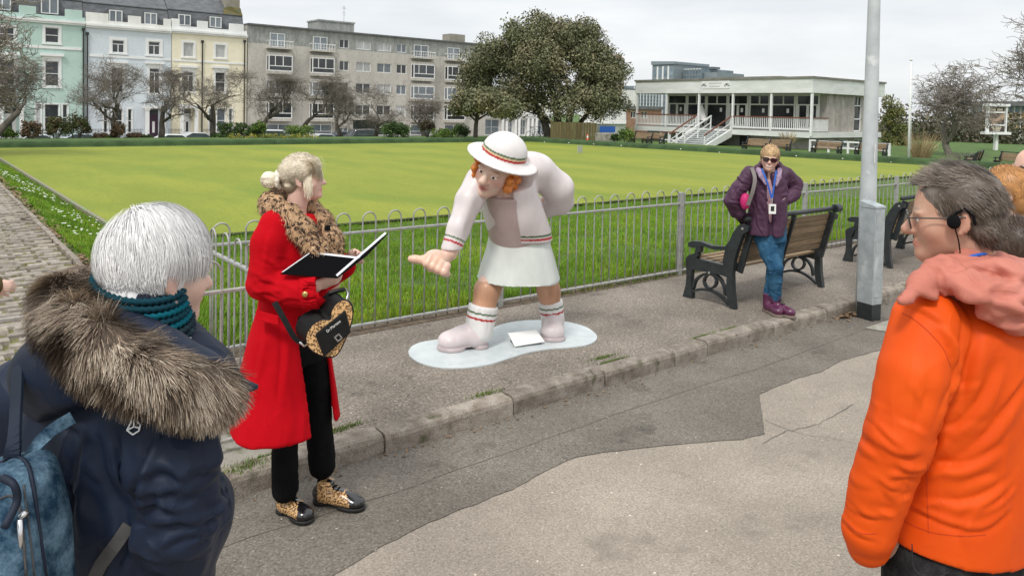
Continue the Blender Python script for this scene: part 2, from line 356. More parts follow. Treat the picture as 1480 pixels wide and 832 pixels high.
# ------------------------------------------------------------------ sloping grass, bowling green and its bank
def zslope(U, V): return -.42*np.minimum(ss((V-5.6)/7.0), ss((U-1.62)/1.25))
grid_sheet('grass_slope', np.concatenate((np.linspace(1.6, 3.2, 9), np.linspace(3.6, 45, 30))), np.concatenate((np.linspace(5.5, 13.05, 20), [20, 30, 41])), zslope, 'grass_ground')
GN, GF, GL = 12.85, 40.4, 2.92
def gright(v): return 34.0+(40.4-v)*.148
sheet('bowling_green', [(GL, GN), (gright(GN-6), GN-6), (gright(GF), GF), (GL, GF)], -.385, 'bowling_green') if False else sheet('bowling_green', [(GL, GN), (gright(GN), GN), (gright(GF), GF), (GL, GF)], -.385, 'bowling_green')
# timber edge along the path side
mbb = MB(); mbb.box((GL-.10, GN, -.5), (GL-.03, GF, -.335)); be = mbb.build('edge_board', 'board', bev=.01); tag(be, kind='structure')
# dark ditch line on the near side
us = np.linspace(GL, 44, 300); yy = GN+.02+.03*vnoise(np.c_[us*2.2, us*0, us*0], 8)
v = np.vstack((np.c_[us, yy-.10, np.full(300, -.375)], np.c_[us, yy+.06, np.full(300, -.38)])); tag(obj('ditch', v, np.array([(i, i+1, 301+i, 300+i) for i in range(299)]), 'ditch'), kind='structure')
# bank: far side and clubhouse side
def bank(name, a, b, out):
    a = np.array(a, float); b = np.array(b, float); out = np.array(out, float); n = 60
    prof = [(-.02, -.384, 'd'), (.06, -.37), (.07, -.29), (.12, -.15), (.25, -.10), (.8, -.10), (1.6, -.16), (3.0, -.30)]
    v = []
    for i in range(n+1):
        p = a+(b-a)*i/n
        for q, pr in enumerate(prof):
            e = .02*mnoise.noise((p[0]*.7, p[1]*.7, q)); w = p+out*(pr[0]+e); v.append((w[0], w[1], pr[1]+e*.6))
    m_ = len(prof); f = [(i*m_+q, (i+1)*m_+q, (i+1)*m_+q+1, i*m_+q+1) for i in range(n) for q in range(m_-1)]
    return tag(obj(name, v, f, 'bank_turf', smooth=True), kind='structure')
bank('far_bank', (GL-6, GF), (gright(GF)+.5, GF), (0, 1))
bank('clubhouse_bank', (gright(GF), GF+.4), (gright(2), 2), (.99, .146))
grid_sheet('verge', np.array([-60, -20, -5, 5, 15, 25, 35, 38.5]), np.array([42.2, 44, 48, 52, 56, 60, 64]), lambda U, V: -.22-2.0*ss((V-46)/17), 'far_grass')
grid_sheet('street', np.array([-80, 0, 40, 90, 130.]), np.array([66, 76, 84.]), lambda U, V: -2.40+0*U, 'old_tarmac')
grid_sheet('street_pavement', np.array([-80, 0, 40, 90, 130.]), np.array([84, 86, 90.]), lambda U, V: -2.28+0*U, 'concrete')
# pegs along the bank
pegs = [(x, y) for x, y in ((52, 213), (133, 212), (206, 210), (276, 209), (350, 208), (401, 206.5), (455, 206), (507, 205.5), (561, 205), (610, 204.5), (787, 206), (822, 207), (858, 209), (898, 211), (984, 216), (1040, 221), (1092, 225), (1151, 226), (1218, 230), (1288, 235))]
for x, y in pegs:
    p = onp(x, y, 1, GF+.12) if x < 735 else None
    if p is None:
        d_ = ray(x, y); t = (34.0+40.4*.148+.12)/(d_[0]+.148*d_[1]); p = _C+d_*t
    m_ = MB(); m_.lathe((0, 0, 0), [(.001, -.03), (.035, -.03), (.045, 0), (.03, .02), (.001, .022)], 8); pe = m_.build('bank_peg', 'white_plastic'); pe.location = p
    tag(pe, 'small white marker peg on the dark turf bank of the green', 'peg', 'white pegs along the bank')
# ------------------------------------------------------------------ sett path on the left
sheet('path', [(-9, 4.9), (1.44, 4.9), (1.9, 42), (-9, 42)], -.02, 'paving_moss')
pth = bpy.data.objects['path']
me = raw_mesh('sett', (lambda h, w, z: [(-h, -w, -.03), (h, -w, -.03), (h, w, -.03), (-h, w, -.03), (-h+.014, -w+.014, z), (h-.014, -w+.014, z), (h-.014, w-.014, z), (-h+.014, w-.014, z)])(.108, .072, .018), np.array([(4, 5, 6, 7), (0, 1, 5, 4), (1, 2, 6, 5), (2, 3, 7, 6), (3, 0, 4, 7)]))
me.materials.append(MAT['sett'])
setts = []
for r_ in range(150):
    y = 5.0+r_*.155; off = (r_ % 2)*.115+.02*math.sin(r_*3)
    for c_ in range(60):
        x = 1.36+.012*(y-5)-off-c_*.23
        if x < -8.5: break
        px, py, dd = None, None, None
        q = _MC.T @ (np.array((x, y, 0))-_C); d = -q[2]
        if d < 1: continue
        px = 740+FPX*q[0]/d; py = 201-FPX*q[1]/d
        if -80 < px < 340 and py < 800: setts.append((d, x, y))
setts.sort(); pl = wloc(pth)
for k, (d, x, y) in enumerate(setts[:300]):
    o = bpy.data.objects.new('sett', me); COL.objects.link(o); o.parent = pth
    o.location = (x-pl[0]+random.uniform(-.008, .008), y-pl[1]+random.uniform(-.008, .008), -.012-pl[2]+random.uniform(-.010, .008)); o.rotation_euler = (random.uniform(-.03, .03), random.uniform(-.03, .03), random.uniform(-.04, .04)); o.scale = (random.uniform(.86, 1.02), random.uniform(.8, 1.02), 1)
mb = MB()
for d, x, y in setts[300:]:
    z = .018+random.uniform(-.01, .008); w = random.uniform(.85, 1); mb.add([(x-.106*w, y-.068*w, -.02), (x+.106*w, y-.068*w, -.02), (x+.106*w, y+.068*w, -.02), (x-.106*w, y+.068*w, -.02), (x-.1*w, y-.06*w, z), (x+.1*w, y-.06*w, z), (x+.1*w, y+.06*w, z), (x-.1*w, y+.06*w, z)], [(4, 5, 6, 7), (0, 1, 5, 4), (1, 2, 6, 5), (2, 3, 7, 6), (3, 0, 4, 7)])
tag(mb.build('sett_rows', 'sett', pth), kind='stuff')
# edging between path and grass
mb = MB(); y = 4.95; k = 0
ed = tag(obj('path_edging', [(1.47, 4.9, -.02), (1.60, 4.9, -.02), (2.02, 42, -.02), (1.89, 42, -.02)], [(0, 1, 2, 3)], 'soil'), kind='structure')
while y < 30:
    x = 1.485+.0113*(y-4.9); m_ = MB(); m_.box((x-.03, y+.01, -.06), (x+.03, y+.9, .035+.006*math.sin(k*3))); m_.build('edging_stone', 'kerb_stone', ed, bev=.008); y += .92; k += 1
# ------------------------------------------------------------------ blades of grass
def blades(name, n, place, h, w, col, lab, seed=1, bend=.5):
    g = np.random.default_rng(seed); P = place(g, n); n = len(P)
    hh = h*g.uniform(.5, 1.25, n)*(P[:, 3] if P.shape[1] > 3 else 1); P = P[:, :3]; a = g.uniform(0, 2*PI, n); b = g.uniform(0, 2*PI, n); bd = bend*g.uniform(.1, 1.1, n)*hh
    s = np.stack((np.cos(a), np.sin(a), 0*a), 1); t = np.stack((np.cos(b), np.sin(b), 0*b), 1); ww = w*g.uniform(.6, 1.3, n)[:, None]
    up = np.array((0, 0, 1.))
    v = np.stack((P-s*ww/2, P+s*ww/2, P+up*hh[:, None]*.55+t*bd[:, None]*.35-s*ww*.42, P+up*hh[:, None]*.55+t*bd[:, None]*.35+s*ww*.42, P+up*hh[:, None]*.95+t*bd[:, None]), 1).reshape(-1, 3)
    i = np.arange(n)*5; f = np.concatenate((np.stack((i, i+1, i+3), 1), np.stack((i, i+3, i+2), 1), np.stack((i+2, i+3, i+4), 1)))
    tone = fbm(P*np.array((1.1, 1.1, 0)), 4, seed+3)[:, None]; cb = np.array(col)[None]*g.uniform(.65, 1.35, (n, 1))*(1+g.normal(0, .08, (n, 3)))*(1+.45*tone)*(1+np.array((.35, .0, .1))*np.clip(tone, 0, 1)*1.5); dead = g.uniform(0, 1, n) < .045; cb[dead] = np.array((.30, .25, .12)); c = np.repeat(np.clip(cb, 0, 1), 5, 0)
    return tag(obj(name, v, f, 'blade', col=c), lab, 'grass', kind='stuff')
mat('blade', (1, 1, 1), attr=True, rough=.6, spec=.25)
def clump(P): return np.clip(.72+.85*fbm(P[:, :3]*2.7, 3, 4), .2, 1.8)
def place_near(g, n):
    u = 1.66+g.uniform(0, 1, n)**1.5*17; v = 5.62+g.uniform(0, 1, n)**1.25*7.1
    P = np.c_[u, v, zslope(u, v)]; c = clump(P); k = g.uniform(0, 1, n) < .45+.6*c; return np.c_[P, c][k]
blades('lawn_grass', 190000, place_near, .085, .0065, (.155, .285, .018), 'lush uncut green grass on the slope behind the hoop railings', 3)
def place_left(g, n):
    v = 6+g.uniform(0, 1, n)**1.4*24; u = (1.60+.0113*(v-4.9))+g.uniform(0, 1, n)*(GL-.12-1.60-.0113*(v-4.9))
    P = np.c_[u, v, zslope(u, v)]; return np.c_[P, clump(P)]
blades('bank_grass', 60000, place_left, .075, .008, (.145, .275, .018), 'long green grass with daisies between sett path and green', 5)
def place_edge(g, n):
    u = GL+g.uniform(0, 1, n)*34; v = GN-.05+g.normal(0, .05, n); return np.c_[u, v, np.full(n, -.41)]
blades('edge_grass', 9000, place_edge, .06, .01, (.08, .13, .025), 'ragged dark grass along the near edge of the bowling green', 6)
def place_weed(g, n):
    cs_ = [gr(x, y, -.0) for x, y in ((360, 672), (345, 680), (470, 628), (498, 618), (388, 660), (410, 560), (872, 517), (890, 523), (1020, 488), (1060, 478), (1030, 492), (700, 570))]
    k = g.integers(0, len(cs_), n); c = np.array(cs_)[k]; u = c[:, 0]+g.normal(0, .07, n); v = np.where(k > 1, np.maximum(c[:, 1]+g.normal(0, .012, n), KV+.128), c[:, 1]+g.normal(0, .02, n)); return np.c_[u, v, np.full(n, -.005)]
blades('weed_tufts', 2600, place_weed, .028, .004, (.12, .19, .03), 'small grass weeds in the cracks behind the kerb', 9)
def place_fence(g, n):
    u = 1.7+g.uniform(0, 1, n)*15; v = 5.52-.02*(u-2.7)+g.normal(0, .05, n); k = fbm(np.c_[u*1.3, v*0, v*0], 3, 9) > -.1; return np.c_[u, v, np.zeros(n)][k]
blades('fence_weeds', 9000, place_fence, .05, .006, (.13, .20, .03), 'straggly weeds along the foot of the railings', 10)
# daisies and dry leaves
def litter(name, P, size, m, lab, cat, seed=2, flat=.3):
    g = np.random.default_rng(seed); n = len(P); a = g.uniform(0, 2*PI, n); s = size*g.uniform(.5, 1.2, n)[:, None]
    x = np.stack((np.cos(a), np.sin(a), g.normal(0, flat, n)), 1); y = np.stack((-np.sin(a), np.cos(a), g.normal(0, flat, n)), 1)
    v = np.stack((P-x*s, P-y*s*.45+[0, 0, .004], P+x*s, P+y*s*.45+[0, 0, .004]), 1).reshape(-1, 3); i = np.arange(n)*4
    return tag(obj(name, v, np.stack((i, i+1, i+2, i+3), 1), m), lab, cat, kind='stuff')
mat('leaf_brown', (.14, .085, .045), (.30, .21, .13), rough=.9, scale=30, wpos=True); mat('daisy', (.85, .85, .80), rough=.7)
g = np.random.default_rng(4); n = 750; v_ = 5.4+g.uniform(0, 1, n)**1.6*20; u_ = 1.56+.0113*(v_-4.9)+g.normal(0, .055, n); litter('leaf_litter', np.c_[u_, v_, np.full(n, .02)], .05, 'leaf_brown', 'dry brown leaves lying along the path edging', 'leaves')
n = 260; v_ = 11+g.uniform(0, 1, n)*13; u_ = 2.25+.3*g.normal(0, 1, n); k = fbm(np.c_[u_, v_, v_*0], 2, 3) > -.05; P = np.c_[u_, v_, zslope(u_, v_)+.075][k & (u_ > 1.8) & (u_ < 2.8)]
d1 = MB()
for p in P:
    r_ = random.uniform(.014, .024); d1.lathe(p, [(.001, 0), (r_, .004), (r_*.5, .008)], 6)
tag(d1.build('daisies', 'daisy'), 'white daisies in the grass beside the sett path', 'flowers', kind='stuff')
n = 130; u_ = g.uniform(1, 9, n); v_ = KV-.02-np.abs(g.normal(0, .05, n)); litter('kerb_litter', np.c_[u_, v_, np.full(n, -.098)], .016, 'leaf_brown', 'bits of dry leaf lying in the gutter along the kerb', 'leaves', 6)
n = 60; P = np.array([gr(1222, 456, -.1)]*n)+np.c_[g.normal(0, .12, n), g.normal(0, .05, n), np.full(n, .004)]; litter('dry_grass_heap', P, .05, 'leaf_brown', 'dry grass stalks lying in the gutter by the lamp post', 'leaves', 8)

g = np.random.default_rng(12); n = 420; u_ = g.uniform(.5, 9, n); v_ = KV-.03-np.abs(g.normal(0, .45, n)); mat('grit', (.22, .20, .17), (.45, .42, .37), rough=.9, scale=60, wpos=True); mb = MB()
for x, y in zip(u_, v_):
    r_ = random.uniform(.003, .008); a = random.uniform(0, 6); mb.add([(x+r_*math.cos(a+k*2.1)*random.uniform(.7, 1.2), y+r_*math.sin(a+k*2.1), -.1) for k in range(3)]+[(x, y, -.1+r_*.8)], [(0, 1, 3), (1, 2, 3), (2, 0, 3)])
tag(mb.build('grit', 'grit'), 'loose grit and tiny stones scattered along the gutter', 'grit', kind='stuff')
# ------------------------------------------------------------------ buildings
for nm, a, b in (('mint_render', (.42, .56, .51), (.47, .61, .56)), ('blue_render', (.57, .62, .66), (.62, .67, .71)), ('cream_render', (.76, .70, .53), (.82, .76, .60)), ('white_paint', (.70, .71, .70), (.80, .80, .79)),
                 ('stucco_white', (.66, .66, .62), (.80, .79, .76))):
    mat(nm, a, b, rough=.8, scale=.7, fine=.05, fscale=8, spots=[(tuple(x*.8 for x in a), 1.1, .64, .2)])
mat('pebbledash', (.42, .40, .365), (.53, .50, .455), rough=.9, scale=.5, fine=.14, fscale=9, stretch=(1, 1, .35), spots=[((.32, .305, .28), .9, .6, .18)])
mat('slate', (.085, .092, .10), (.15, .155, .165), rough=.6, scale=1.2, fine=.3, fscale=6, stretch=(1, 1, 2.5))
mat('hung_slate', (.24, .25, .235), (.36, .365, .345), rough=.7, scale=.9, fine=.3, fscale=5, stretch=(2.4, 2.4, .6), spots=[((.17, .19, .17), 1.7, .55, .2)])
mat('lead', (.10, .105, .11), (.16, .165, .17), rough=.6, scale=2)
mat('moss_slate', (.16, .13, .035), (.10, .10, .06), rough=.95, scale=2)
mat('chimney', (.24, .22, .17), (.32, .30, .26), rough=.9, scale=1.5)
mat('pane', (.018, .021, .026), (.05, .055, .06), rough=.12, scale=.6, spec=.6, rnd=.5)
mat('pane_sky', (.11, .13, .155), (.20, .225, .25), rough=.1, scale=.5, spec=.6, rnd=.3)
mat('curtain_pane', (.34, .35, .36), (.52, .52, .51), rough=.35, scale=3, stretch=(4, 4, .3), rnd=.2)
mat('door_plum', (.05, .02, .045), rough=.4); mat('door_white', (.68, .68, .67), rough=.5); mat('iron_black', (.02, .02, .022), (.035, .035, .037), rough=.45, scale=10)
mat('render_grey', (.30, .27, .25), (.46, .42, .39), rough=.9, scale=.8, fine=.16, fscale=7, stretch=(1, 1, .5), spots=[((.24, .20, .185), .9, .56, .2), ((.50, .47, .44), 1.6, .62, .1)])
mat('fascia_white', (.62, .64, .61), (.76, .77, .75), rough=.7, scale=.6, stretch=(1, 1, 4), spots=[((.50, .52, .48), 1.3, .6, .2)])
mat('roof_edge', (.16, .15, .13), (.24, .23, .20), rough=.8, scale=2)
mat('handrail_red', (.16, .06, .04), (.22, .09, .06), rough=.55, scale=3)
mat('brick_far', (.30, .17, .11), (.38, .22, .15), rough=.9, scale=2, fine=.2, fscale=12)
mat('tower_grey', (.20, .235, .26), (.25, .285, .31), rough=.6, scale=1); mat('tower_glass', (.13, .18, .22), (.24, .30, .345), rough=.15, scale=.8, rnd=.3); mat('tower_dark', (.13, .155, .175), rough=.5)
HV = 88.0
def P2(px, py): p = onp(px, py, 1, HV); return p[0], p[2]
def facade(name, u0, u1, z0, z1, ops, m, par, depth=.16, v=HV, axis='u'):
    """front wall with real openings; ops: (ua, ub, za, zb)"""
    us = sorted({u0, u1, *[o[0] for o in ops], *[o[1] for o in ops]}); zs = sorted({z0, z1, *[o[2] for o in ops], *[o[3] for o in ops]})
    mb = MB(); T = (lambda u, d, z: (u, v+d, z)) if axis == 'u' else (lambda u, d, z: (v+d, u, z))
    for a, b in zip(us[:-1], us[1:]):
        for c, d in zip(zs[:-1], zs[1:]):
            mu, mz = (a+b)/2, (c+d)/2
            if any(o[0] < mu < o[1] and o[2] < mz < o[3] for o in ops): continue
            mb.add([T(a, 0, c), T(b, 0, c), T(b, 0, d), T(a, 0, d)], [(0, 1, 2, 3)])
    for a, b, c, d in ops:
        mb.add([T(a, 0, c), T(b, 0, c), T(b, 0, d), T(a, 0, d), T(a, depth, c), T(b, depth, c), T(b, depth, d), T(a, depth, d)], [(0, 1, 5, 4), (1, 2, 6, 5), (2, 3, 7, 6), (3, 0, 4, 7)])
    return mb.build(name, m, par)
def window(u0, u1, z0, z1, par, sash='sash', pm='pane', fm='white_paint', v=HV, fr=.07, dep=.10, name='window', axis='u'):
    mb = MB(); w = fr
    T = (lambda lo, hi: mb.box((lo[0], v+lo[1], lo[2]), (hi[0], v+hi[1], hi[2]))) if axis == 'u' else (lambda lo, hi: mb.box((v+lo[1], lo[0], lo[2]), (v+hi[1], hi[0], hi[2])))
    b = lambda a, c, d, e: T((a, dep-.03, d), (c, dep+.05, e))
    b(u0, u0+w, z0, z1); b(u1-w, u1, z0, z1); b(u0+w, u1-w, z0, z0+w); b(u0+w, u1-w, z1-w, z1)
    um, zm = (u0+u1)/2, (z0+z1)/2
    if sash in ('sash', 'cross'): b(u0+w, u1-w, zm-.03, zm+.03)
    if sash in ('casement', 'cross', 'top'): b(um-.04, um+.04, z0+w, z1-w if sash != 'top' else z1-.45)
    if sash == 'top': b(u0+w, u1-w, z1-.45, z1-.38)
    if sash == 'low': b(u0+w, u1-w, z0+.5, z0+.56); b(um-.04, um+.04, z0+.56, z1-w)
    o = mb.build(name, fm, par)
    m2 = MB()
    if axis == 'u': m2.box((u0+.02, v+dep+.015, z0+.02), (u1-.02, v+dep+.03, z1-.02))
    else: m2.box((v+dep+.015, u0+.02, z0+.02), (v+dep+.03, u1-.02, z1-.02))
    m2.build('pane', pm, o); return o
def surround(u0, u1, z0, z1, par, w=.22, v=HV, head=0):
    mb = MB(); b = lambda a, c, d, e, f=.05: mb.box((a, v-f, d), (c, v+.01, e))
    b(u0-w, u0, z0-.05, z1+w); b(u1, u1+w, z0-.05, z1+w); b(u0, u1, z1, z1+w); b(u0-w-.05, u1+w+.05, z0-.2, z0-.05, .12)
    if head: b(u0-w-.2, u1+w+.2, z1+w+.25, z1+w+.5, .28); b(u0-w, u1+w, z1+w, z1+w+.25, .06)
    return mb.build('window_surround', 'white_paint', par)
def pipe(u, z0, z1, par, v=HV):
    mb = MB(); mb.tube([(u, v-.10, z0), (u, v-.10, z1)], .07, 6); mb.box((u-.13, v-.22, z1-.12), (u+.13, v-.01, z1+.14)); return mb.build('drainpipe', 'iron_black', par)
def house(u0, u1, label, m, zcor, wins, upper, base_z=-2.3, roof_h=2.2, depth=11):
    t = thing('terraced_house', ((u0+u1)/2, HV, base_z), label, 'house', 'terraced houses across the green')
    ops = [w[:4] for w in wins]
    facade('wall', u0, u1, base_z, zcor-.4, ops, m, t)
    mb = MB(); mb.box((u0+.003, HV+.02+.2, base_z), (u0+.2, HV+depth, zcor)); mb.box((u1-.2, HV+.22, base_z), (u1-.003, HV+depth, zcor)); mb.box((u0, HV+depth-.2, base_z), (u1, HV+depth, zcor)); mb.build('side_wall', m, t)
    mb = MB(); mb.box((u0, HV-.32, zcor-.22), (u1, HV+.3, zcor)); mb.box((u0, HV-.20, zcor-.40), (u1, HV+.25, zcor-.22)); mb.build('cornice', 'white_paint', t)
    for w in wins:
        if len(w) > 5 and w[5] == 'door':
            d = MB(); d.box((w[0], HV+.10, w[2]), (w[1], HV+.16, w[3]-.5)); dm = d.build('door', w[4], t)
            d = MB(); d.box(((w[0]+w[1])/2-.12, HV+.06, w[2]+.7), ((w[0]+w[1])/2+.12, HV+.099, w[2]+1.9)); d.build('door_panel', 'white_paint' if w[4] == 'door_plum' else 'pane', dm)
            d = MB(); d.box((w[0], HV+.10, w[3]-.5), (w[1], HV+.13, w[3])); d.build('fanlight', 'pane', t)
            for x in (w[0]-.35, w[1]+.35):
                d = MB(); d.box((x-.16, HV-.9, w[2]), (x+.16, HV-.58, w[3]-.1)); d.box((x-.22, HV-.96, w[3]-.1), (x+.22, HV-.52, w[3]+.1)); d.build('porch_column', 'white_paint', t)
            d = MB(); d.box((w[0]-.6, HV-1.0, w[3]+.1), (w[1]+.6, HV-.01, w[3]+.45)); d.build('porch_roof', 'white_paint', t)
        else:
            window(*w[:4], t, w[5], w[4])
            if w[6]: surround(*w[:4], t, w[6], head=w[7] if len(w) > 7 else 0)
    return t
def attic(t, u0, u1, zc, dorm, blocks, m, mr='slate'):
    """parapet blocks, steep slated front with dormer windows, roof above"""
    mb = MB(); mb.box((u0, HV-.02, zc), (u1, HV+.28, zc+.42)); 
    for a, b in blocks: mb.box((a, HV-.02, zc+.42), (b, HV+.28, zc+1.15))
    mb.build('parapet', m, t)
    mb = MB(); z1 = zc+2.3; z2 = zc+5.5; mb.add([(u0, HV+.9, zc), (u1, HV+.9, zc), (u1, HV+1.6, z1), (u0, HV+1.6, z1), (u1, HV+5.5, z2), (u0, HV+5.5, z2), (u0, HV+10.9, zc), (u1, HV+10.9, zc)], [(0, 1, 2, 3), (3, 2, 4, 5), (5, 4, 7, 6), (0, 3, 5, 6), (1, 7, 4, 2)])
    r = mb.build('roof', mr, t)
    mb = MB(); mb.box((u0, HV+1.5, z1-.04), (u1, HV+1.68, z1+.05)); mb.build('flashing', 'lead', r)
    for a, b, c, d in dorm:
        q = MB(); q.box((a-.08, HV+.72, c-.05), (b+.08, HV+1.9, d+.1)); dm = q.build('dormer', 'lead', t)
        w = MB()
        for lo, hi in (((a, c), (a+.09, d)), ((b-.09, c), (b, d)), ((a+.09, c), (b-.09, c+.09)), ((a+.09, d-.09), (b-.09, d)), (((a+b)/2-.05, c+.09), ((a+b)/2+.05, d-.09))): w.box((lo[0], HV+.64, lo[1]), (hi[0], HV+.715, hi[1]))
        w.build('frame', 'white_paint', dm); w = MB(); w.box((a+.03, HV+.69, c+.03), (b-.03, HV+.70, d-.03)); w.build('pane', 'pane_sky', dm)
# mint green house
Wn = lambda a, b, c, d, pm='pane', st='sash', sr=.22, hd=0: (a, b, c, d, pm, st, sr, hd)
zc = 9.75
mint = house(7.0, 14.85, 'mint green terraced house with white sash windows and dormers', 'mint_render', zc,
    [Wn(7.6, 8.8, 7.35, 8.7), Wn(11.35, 12.55, 7.45, 8.95), Wn(7.5, 8.8, 3.1, 5.55, hd=1), Wn(11.35, 12.55, 3.15, 5.65, hd=1),
     Wn(11.3, 12.55, -1.3, 1.35, 'pane', 'sash', .1), Wn(10.55, 11.0, -1.3, 1.35, 'curtain_pane', 'sash', .1), Wn(12.85, 13.3, -1.3, 1.35, 'pane', 'sash', .1), Wn(8.0, 8.95, -2.2, .9, 'door_white', 'door', 0)], None)
attic(mint, 7.0, 14.85, zc, [(7.2, 8.6, 10.35, 11.9), (11.1, 12.6, 10.35, 11.95)], [(9.2, 10.6), (13.1, 14.6)], 'mint_render')
pipe(14.7, -2.2, 9.0, mint)
mb = MB(); mb.box((7.0, HV-.07, 6.85), (14.55, HV+.01, 7.12)); mb.build('string_course', 'white_paint', mint)
zc = 9.65
blue = house(14.9, 23.15, 'pale blue terraced house with a plum front door', 'blue_render', zc,
    [Wn(17.35, 18.5, 6.85, 8.15, 'pane', 'top', .28), Wn(20.85, 22.0, 6.85, 8.25, 'pane', 'top', .28), Wn(17.3, 18.4, 2.7, 5.3, 'pane', 'sash', .2, 1), Wn(20.95, 22.0, 2.7, 5.4, 'pane', 'top', .2, 1),
     Wn(16.55, 16.95, -1.5, 1.0, 'pane', 'sash', .1), Wn(17.35, 18.35, -1.5, 1.0, 'pane', 'sash', .1), Wn(18.85, 19.25, -1.5, 1.0, 'pane', 'sash', .1), Wn(20.95, 21.85, -2.2, 1.0, 'door_plum', 'door', 0)], None)
attic(blue, 14.9, 23.15, zc, [(17.2, 18.45, 10.05, 11.3), (20.6, 21.85, 10.1, 11.35)], [(14.95, 17.0), (18.9, 20.1), (22.4, 23.1)], 'stucco_white')
pipe(15.05, -2.2, 8.6, blue); mb = MB(); mb.box((15.2, HV-.07, 6.3), (23.1, HV+.01, 6.55)); mb.build('string_course', 'white_paint', blue)
zc = 9.75
cream = house(23.2, 31.4, 'cream terraced house with a white door at the end of its row', 'cream_render', zc,
    [Wn(24.4, 25.5, 6.85, 8.4, 'curtain_pane', 'none', .22), Wn(27.85, 28.95, 6.95, 8.4, 'curtain_pane', 'none', .22), Wn(24.4, 25.5, 3.0, 5.2, 'pane', 'top', .2, 1), Wn(27.85, 28.95, 3.1, 5.3, 'pane', 'sash', .2, 1),
     Wn(24.45, 25.25, -2.2, 1.1, 'door_white', 'door', 0), Wn(27.2, 27.6, -1.5, 1.2, 'pane_sky', 'sash', .1), Wn(28.05, 29.0, -1.5, 1.2, 'pane_sky', 'sash', .1), Wn(29.4, 29.8, -1.5, 1.2, 'pane_sky', 'sash', .1)], None)
attic(cream, 23.2, 31.4, zc, [(24.05, 25.35, 10.3, 11.5), (27.4, 28.7, 10.35, 11.55)], [(23.2, 24.0), (25.9, 27.0), (29.4, 31.0)], 'white_paint')
pipe(26.4, -2.2, 8.6, cream); pipe(31.1, -2.2, 9.0, cream); mb = MB(); mb.box((23.3, HV-.07, 6.3), (31.3, HV+.01, 6.5)); mb.build('string_course', 'white_paint', cream)
mb = MB(); mb.box((29.7, HV+2.2, 12.2), (31.3, HV+4.2, 15.4)); ch = mb.build('chimney_stack', 'chimney', cream)
mb = MB(); mb.add([(29.2, HV+1.55, 12.1), (31.38, HV+1.45, 12.05), (31.38, HV+2.2, 13.0), (29.4, HV+2.2, 12.85), (30.2, HV+1.9, 13.05)], [(0, 1, 2, 4, 3)]); mb.build('moss_patch', 'moss_slate', cream)
rails = MB()
rt = thing('area_railing', (19, HV-1.6, -2.28), 'thin black iron railing in front of the terraced houses', 'railing')
for a, b in ((9.5, 20.0), (22.5, 23.9), (26, 31)):
    q = MB(); q.box((a, HV-1.62, -1.2), (b, HV-1.58, -1.16)); q.box((a, HV-1.62, -2.2), (b, HV-1.58, -2.16)); q.build('rail', 'iron_black', rt)
    q = MB(); x = a
    while x < b: q.tube([(x, HV-1.6, -2.28), (x, HV-1.6, -1.0)], .014, 4); x += .14
    tag(q.build('railing_bars', 'iron_black', rt), kind='stuff')
# ------------------------------------------------------------------ grey block of flats
gt = thing('flats', (46.5, HV, -2.5), 'grey five storey block of flats with white windows and slate-hung top floor', 'building')
G0, G1 = 31.5, 66.0; zs_ = [7.0, 4.25, 1.5, -1.4]
cols_bay = [(33.7, 36.6), (39.1, 42.0), (53.4, 56.7), (58.8, 61.9)]; cols_sm = [(43.0, 44.3), (45.3, 47.4), (48.3, 50.4), (51.2, 52.7)]
ops = []
for a, b in cols_sm:
    for k, (c, d) in enumerate(((6.25, 7.45), (3.5, 4.75), (.7, 2.0))): ops.append((a, b, c, d))
    ops.append((a, b, -1.9, -.9))
facade('wall', G0, G1, -2.5, 8.9, ops, 'pebbledash', gt)
for k, (a, b, c, d) in enumerate(ops): window(a, b, c, d, gt, 'casement', ['pane', 'pane_sky', 'pane', 'curtain_pane'][(k*7 % 5) % 4])
mb = MB(); mb.box((G0, HV+.25, -2.5), (G0+.2, HV+12, 11)); mb.box((G1-.2, HV+.25, -2.5), (G1, HV+12, 11)); mb.box((G0, HV+12, -2.5), (G1, HV+12.2, 11)); mb.build('side_wall', 'pebbledash', gt)
uops = [(a, b, 9.05, 10.15) for a, b in cols_sm]
facade('upper_wall', G0, G1, 8.9, 10.95, uops, 'hung_slate', gt, v=HV+.06)
for k, o_ in enumerate(uops): window(*o_, gt, 'casement', ['pane', 'curtain_pane', 'curtain_pane', 'pane_sky'][k], v=HV+.06)
mb = MB(); mb.box((G0-.05, HV-.25, 10.95), (G1, HV+12.3, 11.12)); mb.build('roof', 'lead', gt)
